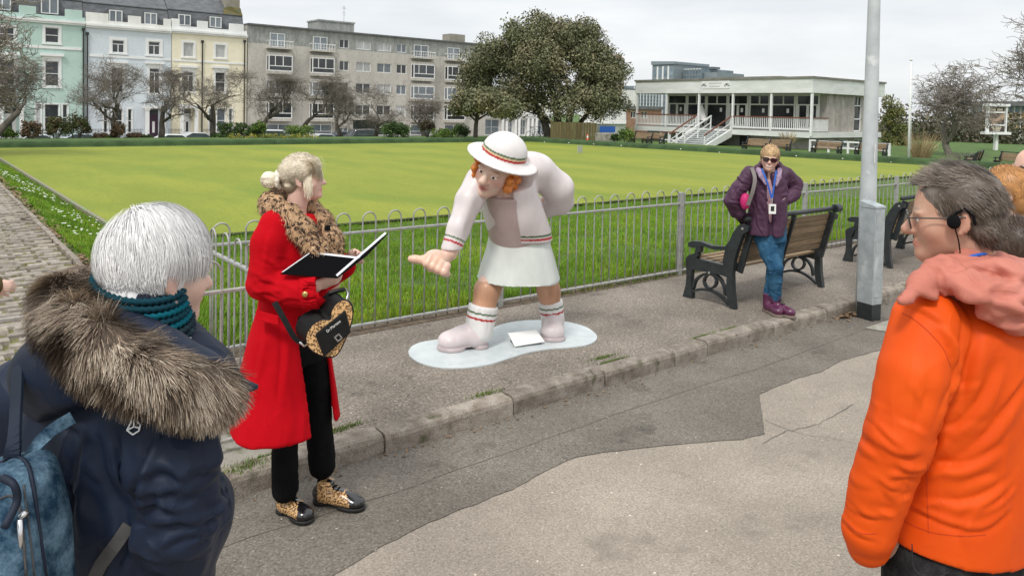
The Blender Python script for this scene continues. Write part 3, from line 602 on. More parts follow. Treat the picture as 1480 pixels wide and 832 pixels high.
for a, b in cols_bay:
    for k, (c, d) in enumerate(((5.75, 7.6), (3.0, 4.7), (.2, 2.1))):
        q = MB(); dep = .75
        q.box((a, HV-dep, c-.35), (b, HV-.003, c)); q.build('bay', 'pebbledash', gt); q = MB(); q.box((a, HV-dep, d), (b, HV-.003, d+.3)); q.build('bay', 'pebbledash', gt)
        f = MB(); w = .1
        for x in (a, b-w): f.box((x, HV-dep, c), (x+w, HV-dep+.1, d)); f.box((x, HV-.12, c), (x+w, HV-.003, d))
        f.box((a+w, HV-dep, d-w), (b-w, HV-dep+.1, d)); f.box((a+w, HV-dep, c), (b-w, HV-dep+.1, c+w)); f.box((a+w, HV-dep+.01, c+.55), (b-w, HV-dep+.09, c+.64)); f.box(((a+b)/2-.05+.3, HV-dep+.01, c+.64), ((a+b)/2+.05+.3, HV-dep+.09, d-w)); f.box((a+.75, HV-dep+.01, c+.64), (a+.84, HV-dep+.09, d-w))
        for x in (a, b-w): f.box((x+.01, HV-dep+.1, d-w), (x+w-.01, HV-.12, d)); f.box((x+.01, HV-dep+.1, c), (x+w-.01, HV-.12, c+w))
        wo = f.build('bay_window', 'white_paint', gt)
        g_ = MB(); g_.box((a+.04, HV-dep+.04, c+.04), (b-.04, HV-.01, d-.04)); g_.build('pane', ['pane', 'pane_sky', 'pane'][k], wo)
    # glazed balcony door on the top floor
    f = window(a+.35, b-.7, 8.6, 10.2, gt, 'casement', 'pane_sky', v=HV-.10, dep=.02)
    q = MB(); q.box((a-.1, HV-.95, 8.35), (b+.1, HV-.003, 8.5)); q.build('balcony_slab', 'pebbledash', gt)
    q = MB(); q.box((a-.08, HV-.93, 9.25), (b+.08, HV-.88, 9.32)); q.box((a-.08, HV-.93, 8.85), (b+.08, HV-.90, 8.88)); x = a-.05
    while x < b+.1: q.box((x-.02, HV-.93, 8.5), (x+.02, HV-.89, 9.25)); x += .36
    q.box((a-.08, HV-.93, 9.25), (a-.03, HV-.01, 9.32)); q.box((b+.03, HV-.93, 9.25), (b+.08, HV-.01, 9.32)); q.build('balcony_rail', 'white_paint', gt)
    f = window(a, b, -1.9, -.5, gt, 'low', 'pane_sky', v=HV-.12, dep=.02)
q = MB(); q.box((44.8, HV-1.2, .1), (48.6, HV-.003, .35)); q.build('porch_roof', 'pebbledash', gt)
q = MB(); q.box((45.0, HV-.06, -2.3), (48.4, HV-.004, .08)); q.build('entrance', 'pane', gt)
q = MB(); p0 = onp(456, 36, 1, HV+8); p1 = onp(507, 40, 1, HV+8); q.box((p0[0], HV+7, 11), (p1[0], HV+10.5, 13.0)); q.box((p0[0]-.1, HV+6.9, 13.0), (p1[0]+.1, HV+10.6, 13.2)); q.build('lift_house', 'hung_slate', gt)
q = MB(); q.tube([(47.5, HV+8, 13.2), (47.5, HV+8, 15.4)], .02, 5); q.box((47.2, HV+7.985, 15.1), (47.8, HV+8.015, 15.13)); q.box((47.3, HV+7.985, 15.3), (47.7, HV+8.015, 15.33)); q.box((47.35, HV+7.985, 14.2), (47.65, HV+8.015, 14.23)); q.box((47.25, HV+7.985, 14.5), (47.75, HV+8.015, 14.53)); q.build('aerial', 'iron_black', gt)
q = MB(); p0 = onp(645, 55, 1, HV+4); q.box((p0[0], HV+3, 11), (p0[0]+2.6, HV+5, 12.5)); q.build('chimney_stack', 'chimney', gt)
# ------------------------------------------------------------------ white classical terrace seen under the oak
wt = thing('white_terrace', (74, HV+2, -2.8), 'low white classical building with columns seen beneath the holm oak', 'building')
V2 = HV+2
def q2(px, py, v=V2): p = onp(px, py, 1, v); return p[0], p[2]
a0, a1 = q2(693, 190)[0], q2(795, 190)[0]
opn = [(q2(x0, 180)[0], q2(x1, 180)[0], -2.0, .3) for x0, x1 in ((700, 722), (733, 741), (752, 760), (776, 790))]
facade('wall', a0, a1, -2.8, 4.4, opn, 'stucco_white', wt, v=V2, depth=.3)
for o_ in opn: window(*o_, wt, 'cross', 'pane_sky', v=V2, dep=.2)
mb = MB(); mb.box((a0-.2, V2-.5, .9), (a1, V2-.003, 1.5)); mb.box((a0-.2, V2-.3, .5), (a1, V2-.003, .9)); mb.build('cornice', 'white_paint', wt)
for x in (697, 725, 731, 744, 749, 762, 768, 774, 792):
    mb = MB(); uu = q2(x, 180)[0]; mb.tube([(uu, V2-.25, -2.8), (uu, V2-.25, .5)], .22, 8); mb.build('column', 'white_paint', wt)
mb = MB(); mb.box((a0, V2+.02, 4.4), (a1+.3, V2+9, 4.7)); mb.build('roof', 'lead', wt)
# white house with blue sign right of the trunk
V3 = 104.0
b0, b1 = onp(838, 170, 1, V3)[0], onp(921, 170, 1, V3)[0]
wt2 = thing('white_house', ((b0+b1)/2, V3, -3), 'white rendered house with tall sash windows behind the fence', 'house')
opn = [(onp(x0, 150, 1, V3)[0], onp(x1, 150, 1, V3)[0], onp(870, 174, 1, V3)[2], onp(870, 148, 1, V3)[2]) for x0, x1 in ((866, 873), (886, 893), (905, 911))]
facade('wall', b0, b1, -3.5, onp(880, 140, 1, V3)[2]+1.5, opn, 'stucco_white', wt2, v=V3)
for o_ in opn: window(*o_, wt2, 'sash', 'curtain_pane', v=V3)
z_ = onp(870, 179, 1, V3)[2]; mb = MB(); mb.box((b0, V3-.9, z_), (b1, V3-.003, z_+.2)); x = b0
while x < b1: mb.box((x, V3-.9, z_+.2), (x+.12, V3-.8, z_+1.0)); x += .6
mb.box((b0, V3-.9, z_+1.0), (b1, V3-.8, z_+1.12)); mb.build('balcony', 'white_paint', wt2)
mb = MB(); z1 = onp(875, 188, 1, V3)[2]; mb.box((onp(862, 188, 1, V3)[0], V3-.95, z1-.45), (onp(884, 188, 1, V3)[0], V3-.91, z1+.75)); mat('sign_blue', (.02, .10, .42), rough=.4); mb.build('shop_sign', 'sign_blue', wt2)
mb = MB(); mb.box((b0, V3+.02, onp(880, 140, 1, V3)[2]+1.5), (b1, V3+9, onp(880, 140, 1, V3)[2]+1.8)); mb.build('roof', 'lead', wt2)
mb = MB(); c0 = onp(888, 80, 1, V3+4); mb.box((c0[0], V3+3.5, 3), (c0[0]+2.6, V3+5, c0[2]-.6)); mb.build('chimney_stack', 'chimney', wt2)
for k in range(5):
    mb = MB(); mb.lathe((c0[0]+.3+k*.5, V3+4.2, c0[2]-.6), [(.16, 0), (.13, .7), (.16, .75)], 8); mb.build('chimney_pot', 'brick_far', wt2)
# ------------------------------------------------------------------ bowls clubhouse: long white fascia, veranda on posts, wide steps
CU = 49.0; Va, Vb = 27.9, 44.1       # front face at u = CU, from near corner Va to far corner Vb
ct = thing('clubhouse', (CU+2, (Va+Vb)/2, -.6), 'white flat roofed bowls clubhouse with veranda and steps', 'building')
DZ = .72
mb = MB(); mb.box((CU, Va, 3.42), (CU+10.5, Vb, 4.42)); mb.build('fascia', 'fascia_white', ct)
mb = MB(); mb.box((CU-.08, Va-.08, 4.42), (CU+10.6, Vb+.08, 4.56)); mb.build('roof', 'roof_edge', ct)
mb = MB(); mb.box((CU+4, Va+5, 4.56), (CU+9, Va+12, 4.85)); mb.build('roof_light', 'roof_edge', ct)
mb = MB(); mb.box((CU-.05, Va+.1, DZ-.42), (CU+2.6, Vb-.02, DZ-.04)); mb.box((CU+2.6, Va+.1, DZ-.42), (CU+10.4, Va+.4, DZ-.04)); mb.build('deck', 'fascia_white', ct)
mat('deck_floor', (.22, .21, .20), (.28, .27, .25), rough=.8, scale=4); mb = MB(); mb.box((CU, Va+.15, DZ-.036), (CU+2.6, Vb-.1, DZ)); mb.build('deck_floor', 'deck_floor', ct)
def cv(px): return onp(px, 150, 0, CU)[1]
posts = [cv(x) for x in (919.5, 962, 1009, 1058, 1113.5, 1172)]
for y in posts:
    mb = MB(); mb.box((CU+.06, y-.075, DZ-.3), (CU+.21, y+.075, 3.42)); mb.build('veranda_post', 'white_paint', ct)
# glazed wall set back under the roof
BU = CU+2.6
def bv(px): return onp(px, 150, 0, BU)[1]
q = [968, 992, 994, 1020, 1023, 1050, 1054, 1080, 1084, 1112, 1117, 1150, 1152, 1184]
lo_end, hi_end = bv(1184), bv(966)
mb = MB()
zt = 3.40; zm = 2.62
bays = [(966, 992, 'door'), (994, 1020, 'win'), (1022, 1051, 'win'), (1053, 1081, 'door'), (1084, 1112, 'win'), (1116, 1149, 'win'), (1152, 1184, 'door')]
fr = MB(); fr.box((BU-.02, lo_end-.1, zt-.12), (BU+.1, hi_end+.1, zt)); fr.box((BU-.02, lo_end-.1, DZ), (BU+.1, hi_end+.1, DZ+.1))
for x0, x1, ty in bays:
    y1, y0 = bv(x0), bv(x1); w_ = MB()
    bx_ = lambda a, b, c, d, dx=0: w_.box((BU-.03-dx, a, c), (BU+.08, b, d))
    bx_(y0-.07, y0+.07, DZ+.1, zt-.12); bx_(y1-.07, y1+.07, DZ+.1, zt-.12); bx_(y0+.07, y1-.07, zm-.05, zm+.05)
    if ty == 'door': bx_((y0+y1)/2-.10, (y0+y1)/2+.10, DZ+.1, zm-.05); bx_(y0+.07, y0+.2, DZ+.1, zm-.05); bx_(y1-.2, y1-.07, DZ+.1, zm-.05); bx_(y0+.2, (y0+y1)/2-.1, DZ+.1, DZ+.3); bx_((y0+y1)/2+.1, y1-.2, DZ+.1, DZ+.3)
    else: bx_((y0+y1)/2-.05, (y0+y1)/2+.05, zm+.05, zt-.12)
    wo = w_.build('glazed_door' if ty == 'door' else 'window', 'stucco_white', ct)
    g_ = MB(); g_.box((BU+.02, y0+.02, DZ+.06), (BU+.04, y1-.02, zt-.06)); g_.build('pane', 'pane', wo)
    n_ = MB(); yy = y0+(y1-y0)*.3; n_.box((BU-.005, yy-.1, 2.0), (BU+.015, yy+.1, 2.32)); n_.build('paper_notice', 'white_plastic', wo)
fr.build('window_frame', 'stucco_white', ct)
mb = MB(); mb.box((BU-.01, hi_end+.1, DZ), (BU+.3, Vb-1.3, 3.42)); mb.build('veranda_wall', 'render_grey', ct); mb = MB(); mb.box((BU-.01, Va+.35, DZ), (BU+.3, lo_end-.1, 3.42)); mb.build('veranda_wall', 'render_grey', ct)
# gable wall towards the road, with tall strip window
opn = [(CU+6.6, CU+7.7, DZ, 3.3)]
facade('gable_wall', CU+2.9, CU+10.2, DZ-.04, 3.42, opn, 'render_grey', ct, v=Va+.35)
wv = Va+.35
w_ = MB(); a, b = opn[0][:2]
for lo, hi in (((a, DZ), (a+.08, 3.3)), ((b-.08, DZ), (b, 3.3)), ((a, 2.62), (b, 2.7)), ((a, 1.62), (b, 1.7)), ((a, DZ), (b, DZ+.1)), (((a+b)/2-.04, 2.7), ((a+b)/2+.04, 3.3))): w_.box((lo[0]+.001*len(w_.v), wv+.05, lo[1]), (hi[0], wv+.12+.0005*len(w_.v), hi[1]))
wo = w_.build('window', 'white_paint', ct); g_ = MB(); g_.box((a, wv+.14, DZ), (b, wv+.15, 3.3)); g_.build('pane', 'pane', wo)
mb = MB(); mb.box((CU+10.0, Va+.352, -.6), (CU+10.3, Vb-.5, 3.42)); mb.box((BU+.31, Vb-1.3, -.6), (CU+10.0, Vb-1.0, 3.42)); mb.build('rear_wall', 'render_grey', ct)
# basement
opn = [(CU+2.5, CU+4.6, -.45, .15), (CU+5.2, CU+6.6, -.45, .15), (CU+7.4, CU+9.0, -.45, .15)]
facade('basement_wall', CU+1.0, CU+10.0, -.7, DZ-.42, opn, 'render_grey', ct, v=Va+.7)
for o_ in opn: window(*o_, ct, 'casement', 'pane_sky', v=Va+.7)
mb = MB(); mb.box((CU+1.0, Va+.72, -.7), (CU+1.2, Vb-.6, DZ-.42)); mb.build('plinth', 'render_grey', ct)
mb = MB(); y = cv(1068); mb.box((CU+.9, y-.45, -.65), (CU+.99, y+.45, DZ-.42)); mb.build('cellar_door', 'iron_black', ct)
# steps
S1, S0 = bv(1012), bv(1057)
S1, S0 = cv(1010), cv(1056)
nst = 9; mat('step_stone', (.48, .51, .50), (.58, .60, .585), rough=.85, scale=3)
for k in range(nst):
    u1 = CU-.05-k*.36; zt_ = DZ-.14-k*.145; mb = MB(); mb.box((u1-.38, S0, zt_-.06), (u1, S1, zt_)); mb.box((u1-.30, S0+.02, zt_-.2), (u1-.26, S1-.02, zt_-.06)); mb.build('step', 'step_stone', ct)
uE = CU-.05-nst*.36; zE = DZ-.14-nst*.145
for y in (S0-.14, S1+.14):
    mb = MB(); mb.extr([(CU-.05, y-.1, DZ-.02), (CU-.05, y-.1, DZ-.6), (uE-.1, y-.1, zE-.25), (uE-.1, y-.1, zE+.15)], None, (0, .2, 0)); mb.build('stringer', 'fascia_white', ct)
for y, m_ in ((S0-.14, 'handrail_red'), ((S0+S1)/2+.2, 'white_paint'), (S1+.14, 'handrail_red')):
    r_ = MB(); r_.beam((CU-.05, y, DZ+.95), (uE, y, zE+.95), .08, .09); r_.build('handrail', m_, ct)
    r_ = MB(); r_.beam((CU-.05, y, DZ+.45), (uE, y, zE+.45), .05, .05)
    for t_ in (0.02, .5, .98): r_.box((CU-.05+(uE-CU+.05)*t_-.04, y-.04, DZ+(zE-DZ)*t_-.1), (CU-.05+(uE-CU+.05)*t_+.04, y+.04, DZ+(zE-DZ)*t_+.9))
    r_.build('stair_baluster', 'white_paint', ct)
# balustrade
segs = [(Va+.15, S0-.2), (S1+.2, Vb-.1)]
for a, b in segs:
    r_ = MB(); r_.box((CU+.05, a, DZ+.92), (CU+.15, b, DZ+1.0)); r_.build('handrail', 'handrail_red', ct)
    r_ = MB(); r_.box((CU+.06, a, DZ+.10), (CU+.13, b, DZ+.20)); r_.build('bottom_rail', 'white_paint', ct)
    y = a
    n_ = 0
    while y < b:
        r_ = MB(); r_.box((CU+.08, y-.025, DZ+.20), (CU+.115, y+.025, DZ+.92)); r_.build('baluster', 'white_paint', ct); y += .155
r_ = MB(); r_.box((CU+.16, Va+.12, DZ+.92), (BU-.1, Va+.2, DZ+1.0)); r_.build('handrail', 'handrail_red', ct)
x = CU+.3
while x < BU-.1: r_ = MB(); r_.box((x-.025, Va+.14, DZ+.02), (x+.025, Va+.18, DZ+.92)); r_.build('baluster', 'white_paint', ct); x += .155
# name board with two pairs of bowls
nb = MB(); y1, y0 = cv(1013), cv(1054); zc = 4.06; nb.box((CU-.03, y0, zc-.3), (CU-.003, y1, zc+.3)); nbo = nb.build('name_board', 'white_paint', ct)
def text3(name, body, loc, size, m, par, xdir, up=(0, 0, 1), ext=.004, sx=1, align='CENTER', font_bold=False):
    cu = bpy.data.curves.new('t', 'FONT'); cu.body = body; cu.size = size; cu.align_x = align; cu.align_y = 'CENTER'; cu.extrude = ext; cu.resolution_u = 2
    to = bpy.data.objects.new('t', cu); COL.objects.link(to)
    dg = bpy.context.evaluated_depsgraph_get(); me = bpy.data.meshes.new_from_object(to.evaluated_get(dg)); bpy.data.objects.remove(to)
    x = np.array(xdir, float); x /= np.linalg.norm(x); u_ = np.array(up, float); u_ -= x*(u_@x); u_ /= np.linalg.norm(u_); z = np.cross(x, u_)
    v = np.array([p.co for p in me.vertices])
    f = [tuple(p.vertices) for p in me.polygons]
    v = np.array(loc)+v[:, :1]*x*sx+v[:, 1:2]*u_+v[:, 2:]*z
    return obj(name, v, f, m, par)
mat('letter_grey', (.42, .44, .44), rough=.6); mat('emblem_dark', (.05, .055, .06), rough=.5)
for zz, w0, w1 in ((.11, .28, .72), (-.13, .30, .66)):        # faded lettering, too worn to read
    x = w0
    while x < w1:
        wd_ = random.uniform(.012, .03); q = MB(); q.box((CU-.034, y0+(y1-y0)*(1-x-wd_), zc+zz-.05), (CU-.031, y0+(y1-y0)*(1-x), zc+zz+.05)); q.build('worn_letter', 'letter_grey', nbo); x += wd_+.012
for yy in (y0+.25, y1-.25):
    e_ = MB()
    for dx in (-.17, 0, .17): e_.obox((CU-.036, yy+dx, zc-.03-abs(dx)*.3), ((0, 1, .2+dx*3), (0, -.2, 1), (1, 0, 0)), (.07, .035, .005))
    e_.obox((CU-.037, yy, zc+.05), ((0, 1, 0), (0, 0, 1), (1, 0, 0)), (.16, .025, .005)); e_.build('emblem', 'emblem_dark', nbo)
# white rail in front of the basement windows
wr = thing('white_fence', (CU-3, 24, -.55), 'low white painted rail fence beside the clubhouse', 'fence')
p0 = onp(1170, 205, 0, CU-3)[1]; p1 = onp(1287, 211, 0, CU-3)[1]
for z in (.25, -.15): q = MB(); q.box((CU-3.04, p1, z-.05), (CU-2.96, p0, z+.05)); q.build('rail', 'white_paint', wr)
for k in range(5): y = p1+.05+(p0-p1-.1)*k/4; q = MB(); q.box((CU-3.06, y-.05, -.55), (CU-2.94, y+.05, .30)); q.build('post', 'white_paint', wr)
q = MB(); wr2 = thing('white_fence', (CU-3, 40, -.55), 'short white rail fence at the foot of the clubhouse steps', 'fence')
p0 = onp(955, 205, 0, CU-3)[1]; p1 = onp(978, 205, 0, CU-3)[1]
for z in (.35, -.25): q = MB(); q.box((CU-3.04, p1, z-.05), (CU-2.96, p0, z+.05)); q.build('rail', 'handrail_red' if z > 0 else 'white_paint', wr2)
for y in (p0, (p0+p1)/2, p1): q = MB(); q.box((CU-3.06, y-.05, -.55), (CU-2.94, y+.05, .30)); q.build('post', 'white_paint', wr2)
# folded white parasol on the veranda
pm = onp(1014, 165, 0, CU+1.2); pt = thing('closed_parasol', (CU+1.2, pm[1], DZ), 'half folded white parasol standing on the clubhouse veranda', 'parasol')
q = MB(); q.tube([(CU+1.2, pm[1], DZ), (CU+1.2, pm[1], 2.6)], .03, 6); q.build('pole', 'white_paint', pt); q = MB(); q.lathe((CU+1.2, pm[1], 0), [(.62, 1.3), (.5, 1.36), (.3, 1.9), (.02, 2.6)], 8); q.build('canopy', 'stucco_white', pt)
# ------------------------------------------------------------------ towers behind the clubhouse
TU = 150.0
def tu(px, py): p = onp(px, py, 0, TU); return p[1], p[2]
(y1, z1), (y0, z0) = tu(943, 94), tu(974, 94)
tt = thing('tower_block', (TU, (y0+y1)/2, -4), 'grey tower block with a white striped front rising behind the clubhouse', 'building')
q = MB(); q.box((TU, y0, -4), (TU+14, y1, z1)); q.build('wall', 'tower_grey', tt)
q = MB(); q.add([(TU-.3, y0-.2, tu(974, 89)[1]), (TU+14, y0-.2, tu(974, 89)[1]), (TU+14, y1+.2, z1+.9), (TU-.3, y1+.2, z1+.9), (TU-.3, y0-.2, z1-.02), (TU+14, y0-.2, z1-.02), (TU+14, y1+.2, z1-.02), (TU-.3, y1+.2, z1-.02)], [(0, 1, 2, 3), (4, 5, 1, 0), (3, 7, 4, 0), (7, 6, 2, 3)]); q.build('roof', 'tower_grey', tt)
for k in range(4):
    for j in range(8):
        a = y0+(y1-y0)*(k+.12)/4; b = y0+(y1-y0)*(k+.72)/4; z = z1-1.2-j*2.7; q = MB(); q.box((TU-.06, a, z-1.7), (TU-.02, b, z)); q.build('window', 'tower_glass', tt)
for k in range(1, 4): a = y0+(y1-y0)*k/4; q = MB(); q.box((TU-.2, a-.35, -2), (TU-.003, a+.1, z1-.5)); q.build('fin', 'white_paint', tt)
(y1, z1), (y0, z0) = tu(978, 99), tu(1003, 99)
tt2 = thing('glass_tower', (TU+3, (y0+y1)/2, -4), 'pale glazed office block beside the grey tower', 'building')
q = MB(); q.box((TU+3, y0, -4), (TU+16, y1, z1)); q.build('wall', 'tower_glass', tt2)
for k in range(9): q = MB(); z = z1-k*1.5; q.box((TU+2.9, y0-.05, z-.25), (TU+2.98, y1+.05, z)); q.build('floor_band', 'fascia_white' if k % 3 == 0 else 'tower_grey', tt2)
for k in range(7): q = MB(); a = y0+(y1-y0)*k/6; q.box((TU+2.86, a-.1, -3), (TU+2.895, a+.1, z1)); q.build('mullion', 'tower_grey', tt2)
y2, z2 = tu(1022, 101); q = MB(); q.box((TU+4, y2, -4), (TU+15, y0-.06, z2-.4)); q.build('side_block', 'tower_grey', tt2)
q = MB(); a = tu(1001, 95); b = tu(1008, 95); q.box((TU+6, b[0], z1), (TU+9, a[0], a[1])); q.build('plant_room', 'tower_dark', tt2)
# brick house and glazed block glimpsed through the end of the veranda
V4 = 66.0; p0 = onp(905, 178, 1, V4); p1 = onp(956, 178, 1, V4)
bt = thing('brick_house', ((p0[0]+p1[0])/2, V4, -2), 'low brick house with white windows behind the end of the veranda', 'house')
opn = [(onp(x0, 165, 1, V4)[0], onp(x1, 165, 1, V4)[0], onp(920, 171, 1, V4)[2], onp(920, 161, 1, V4)[2]) for x0, x1 in ((912, 919), (927, 936))]
facade('wall', p0[0], p1[0], -2.5, onp(920, 158, 1, V4)[2], opn, 'brick_far', bt, v=V4)
for o_ in opn: window(*o_, bt, 'casement', 'pane', v=V4)
mb = MB(); mb.box((p0[0]-.2, V4-.2, onp(920, 158, 1, V4)[2]), (p1[0]+.2, V4+8, onp(920, 158, 1, V4)[2]+.4)); mb.build('roof', 'lead', bt)
V5 = 120.0; p0 = onp(916, 145, 1, V5); p1 = onp(952, 145, 1, V5)
bt = thing('office_block', ((p0[0]+p1[0])/2, V5, -4), 'blue glazed office block seen beneath the clubhouse roof', 'building')
q = MB(); q.box((p0[0], V5, -4), (p1[0], V5+10, onp(930, 125, 1, V5)[2])); q.build('wall', 'tower_glass', bt)
for k in range(9): q = MB(); x = p0[0]+(p1[0]-p0[0])*k/8; q.box((x-.12, V5-.1, -3), (x+.12, V5-.01, onp(930, 126, 1, V5)[2])); q.build('mullion', 'white_paint', bt)
for k in range(7): q = MB(); z = onp(930, 128+5*k, 1, V5)[2]; q.box((p0[0], V5-.08, z-.15), (p1[0], V5-.012, z+.15)); q.build('floor_band', 'tower_grey', bt)
# ------------------------------------------------------------------ trees, shrubs, cars beyond the green
mat('bark', (.055, .047, .038), (.12, .105, .085), rough=.95, scale=4, stretch=(1, 1, .3)); mat('twig', (.15, .13, .11), (.24, .21, .18), rough=.9, scale=2)
mat('bark_pale', (.14, .125, .10), (.24, .215, .175), rough=.95, scale=4)
mat('leaf', (1, 1, 1), attr=True, rough=.6, spec=.3)
def grow(base, h, spread, seed, r0, lean=(0, 0), forks=3, levels=5, droop=.15, low=.35, up=.5):
    """winter tree: returns list of (path, radii, level); the crown fills a flattened dome"""
    g = random.Random(seed); out = []
    def rec(p, d, l, r, lv):
        n = 4 if lv < 3 else 3; pts = [p.copy()]; rr = [r]
        for i in range(n):
            wob = .18 if lv == 0 else .34
            d = d+np.array([g.gauss(0, wob), g.gauss(0, wob), g.gauss(0, wob*.7)])
            if lv: d[2] += up*.12*(1 if lv < 3 else .3)-droop*.12*(lv > 2)
            d /= np.linalg.norm(d)
            # keep inside the dome
            q = (p+d*l/n-base)*np.array([1/spread, 1/spread, 1/h]); m = math.hypot(math.hypot(q[0], q[1]), max(0, q[2]-.3)*1.25)
            if m > 1: d[:2] *= .5; d[2] *= .35 if q[2] > .8 else 1; d /= np.linalg.norm(d)
            p = p+d*l/n; pts.append(p.copy()); rr.append(r*(1-.42*(i+1)/n))
        out.append((np.array(pts), np.array(rr), lv))
        if lv >= levels: return
        nb = forks+(1 if lv in (1, 2, 3) else 0)+(g.random() < .4)
        for k in range(nb):
            t = g.uniform(.35, 1) if k else 1.0; i = min(n, max(1, int(round(t*n)))); st = pts[i]
            a = g.uniform(0, 2*PI); sp = g.uniform(.5, 1.15); x = np.array([math.cos(a), math.sin(a), g.uniform(-.25, .5)])
            nd = d*(1-.35*sp)+x*sp; nd /= np.linalg.norm(nd)
            rec(st, nd, l*g.uniform(.58, .82), max(rr[i]*g.uniform(.5, .72), .006), lv+1)
    d0 = np.array([lean[0], lean[1], 1.0]); d0 /= np.linalg.norm(d0)
    rec(np.array(base, float), d0, h*low, r0, 0); return out
def bare_tree(base, h, spread, seed, r0, label, lean=(0, 0), forks=3, levels=5, group='bare winter trees along the far side', twig='twig', bk='bark', minr=.008, tw=1.0, **k):
    t = thing('bare_tree', tuple(base), label, 'tree', group); segs = grow(np.array(base, float), h, spread, seed, r0, lean, forks, levels, **k)
    tr = MB()
    for p, r, lv in segs:
        if lv <= 1: tr.tube(p, np.maximum(r, minr), 7 if lv == 0 else 5)
    tr.build('trunk', bk, t, smooth=True)
    V = []; F = []; b = 0
    for p, r, lv in segs:
        if lv > 1:
            v, f = tube(p, np.maximum(r*tw, minr), 3, False); V.append(v); F += [tuple(i+b for i in q) for q in f]; b += len(v)
    tag(obj('crown', np.vstack(V), np.array(F), twig, t), kind='stuff'); return t
def base_at(px, v, z): p = onp(px, 200, 1, v); return np.array((p[0], v, z))
def hgt(px, top, b):
    q = _MC.T @ (b-_C); d = -q[2]; return (at(px, top, d)-b)[2], d/FPX
# row of low winter trees behind the green
TR = [(162, 78, 56, 0, 'wide bare winter tree in front of the pale blue house'), (233, 88, 36, .05, 'slim bare winter tree before the plum front door'), (308, 90, 44, -.12, 'bare winter tree in front of the cream house'),
      (368, 98, 40, .15, 'bare winter tree at the join of cream house and grey flats'), (432, 104, 36, .1, 'bare winter tree beside a trimmed hedge before the flats'), (494, 122, 36, .05, 'bare winter tree left of the flats entrance'), (543, 128, 36, .0, 'bare winter tree beside the large laurel bush before the flats'), (612, 138, 34, .05, 'low bare winter tree behind the dark red bush')]
for i, (px, top, sp, ln, lb) in enumerate(TR):
    b = base_at(px, 49+i*.6, -.40-.06*i); h, s = hgt(px, top, b); bare_tree(b, h, sp*s*1.05, 20+i, .20, lb, lean=(ln, .1*math.sin(i)), low=.44, levels=6, forks=3, minr=.006)
b = base_at(-12, 45.5, -.3); h, s = hgt(20, 90, b); bare_tree(b, h, 105*s, 51, .22, 'spreading bare tree leaning over the shrubs before the mint house', lean=(.75, .1), low=.5, levels=6, forks=3, minr=.008)
# branches of a taller tree just out of frame
b = base_at(-150, 36, -.4); h, s = hgt(0, 2, b); bare_tree(b, h*1.05, 190*s, 77, .25, 'tall bare tree reaching its twigs over the mint house', lean=(.35, .05), low=.45, levels=6, minr=.010)
def leaves(name, parent, C, RAD, n, size, cols, seed=0, m='leaf', shell=.55, flat=(1, 1, 1)):
    """leaf-sized faces spread through clumps: C centres (k,3), RAD radii"""
    g = np.random.default_rng(seed); k = g.integers(0, len(C), n); d = g.normal(0, 1, (n, 3)); d /= np.linalg.norm(d, axis=1)[:, None]
    r = RAD[k]*(shell+(1-shell)*g.uniform(0, 1, n)**.6)*(1+.15*g.normal(0, 1, n)); P = C[k]+d*r[:, None]*np.array(flat)
    nrm = d+g.normal(0, .7, (n, 3)); nrm /= np.linalg.norm(nrm, axis=1)[:, None]; x = np.cross(nrm, g.normal(0, 1, (n, 3))); x /= np.linalg.norm(x, axis=1)[:, None]; y = np.cross(nrm, x)
    s = size*g.uniform(.55, 1.25, n)[:, None]; v = np.stack((P-x*s, P-y*s*.5, P+x*s, P+y*s*.5), 1).reshape(-1, 3)
    cc = np.array(cols)[g.integers(0, len(cols), len(C))][k]*g.uniform(.65, 1.4, (n, 1)); i = np.arange(n)*4
    return tag(obj(name, v, np.stack((i, i+1, i+2, i+3), 1), m, parent, col=np.repeat(np.clip(cc, 0, 1), 4, 0)), kind='stuff')
def clumps(ells, n, seed, surf=.75):
    g = np.random.default_rng(seed); out = []
    vol = np.array([e[1][0]*e[1][1]*e[1][2] for e in ells])**.7; k = g.choice(len(ells), n, p=vol/vol.sum()); d = g.normal(0, 1, (n, 3)); d /= np.linalg.norm(d, axis=1)[:, None]
    d[:, 2] = np.where(d[:, 2] < -.55, -d[:, 2]*.5, d[:, 2]); r = surf+(1-surf)*g.uniform(-.6, 1, n)
    return np.array([e[0] for e in ells])[k]+d*r[:, None]*np.array([e[1] for e in ells])[k]
OAKC = [(.14, .145, .075), (.16, .155, .085), (.19, .175, .095), (.12, .13, .068), (.20, .18, .105), (.15, .16, .08)]
def crown_tree(name, base, d, ells, ncl, clr, nl, ls, cols, trunk, label, seed=0, fl=.8, dep=.85, group=None):
    t = thing(name, tuple(base), label, 'tree', group); s = d/FPX; E = []
    fw = ray(740, 159); fw = fw/np.linalg.norm(fw)
    for x, y, rx, ry, dd in ells: E.append((at(x, y, d+dd), (rx*s*.92, rx*s*.92*dep, ry*s*.90)))
    C = clumps(E, ncl, seed); g = np.random.default_rng(seed+5); RAD = clr*g.uniform(.55, 1.25, len(C))
    leaves('crown', t, C, RAD, nl, ls, cols, seed+1)
    mb = MB()
    for path, r0, r1 in trunk: mb.tube(spline(path, 4), np.linspace(r0, r1, 4*(len(path)-1)+1), 8)
    mb.build('trunk', 'bark', t, smooth=True); return t
d = 62.0; B = at(800, 203, d); s = d/FPX
ell = [(800, 100, 90, 68, 0), (775, 62, 58, 40, 0), (720, 98, 55, 55, 2), (868, 122, 46, 60, -1), (830, 62, 55, 36, 1), (690, 135, 34, 40, 3), (840, 150, 60, 30, -2), (760, 150, 60, 30, 0)]
st = lambda pts, dd=0: [at(x, y, d+dd) for x, y in pts]
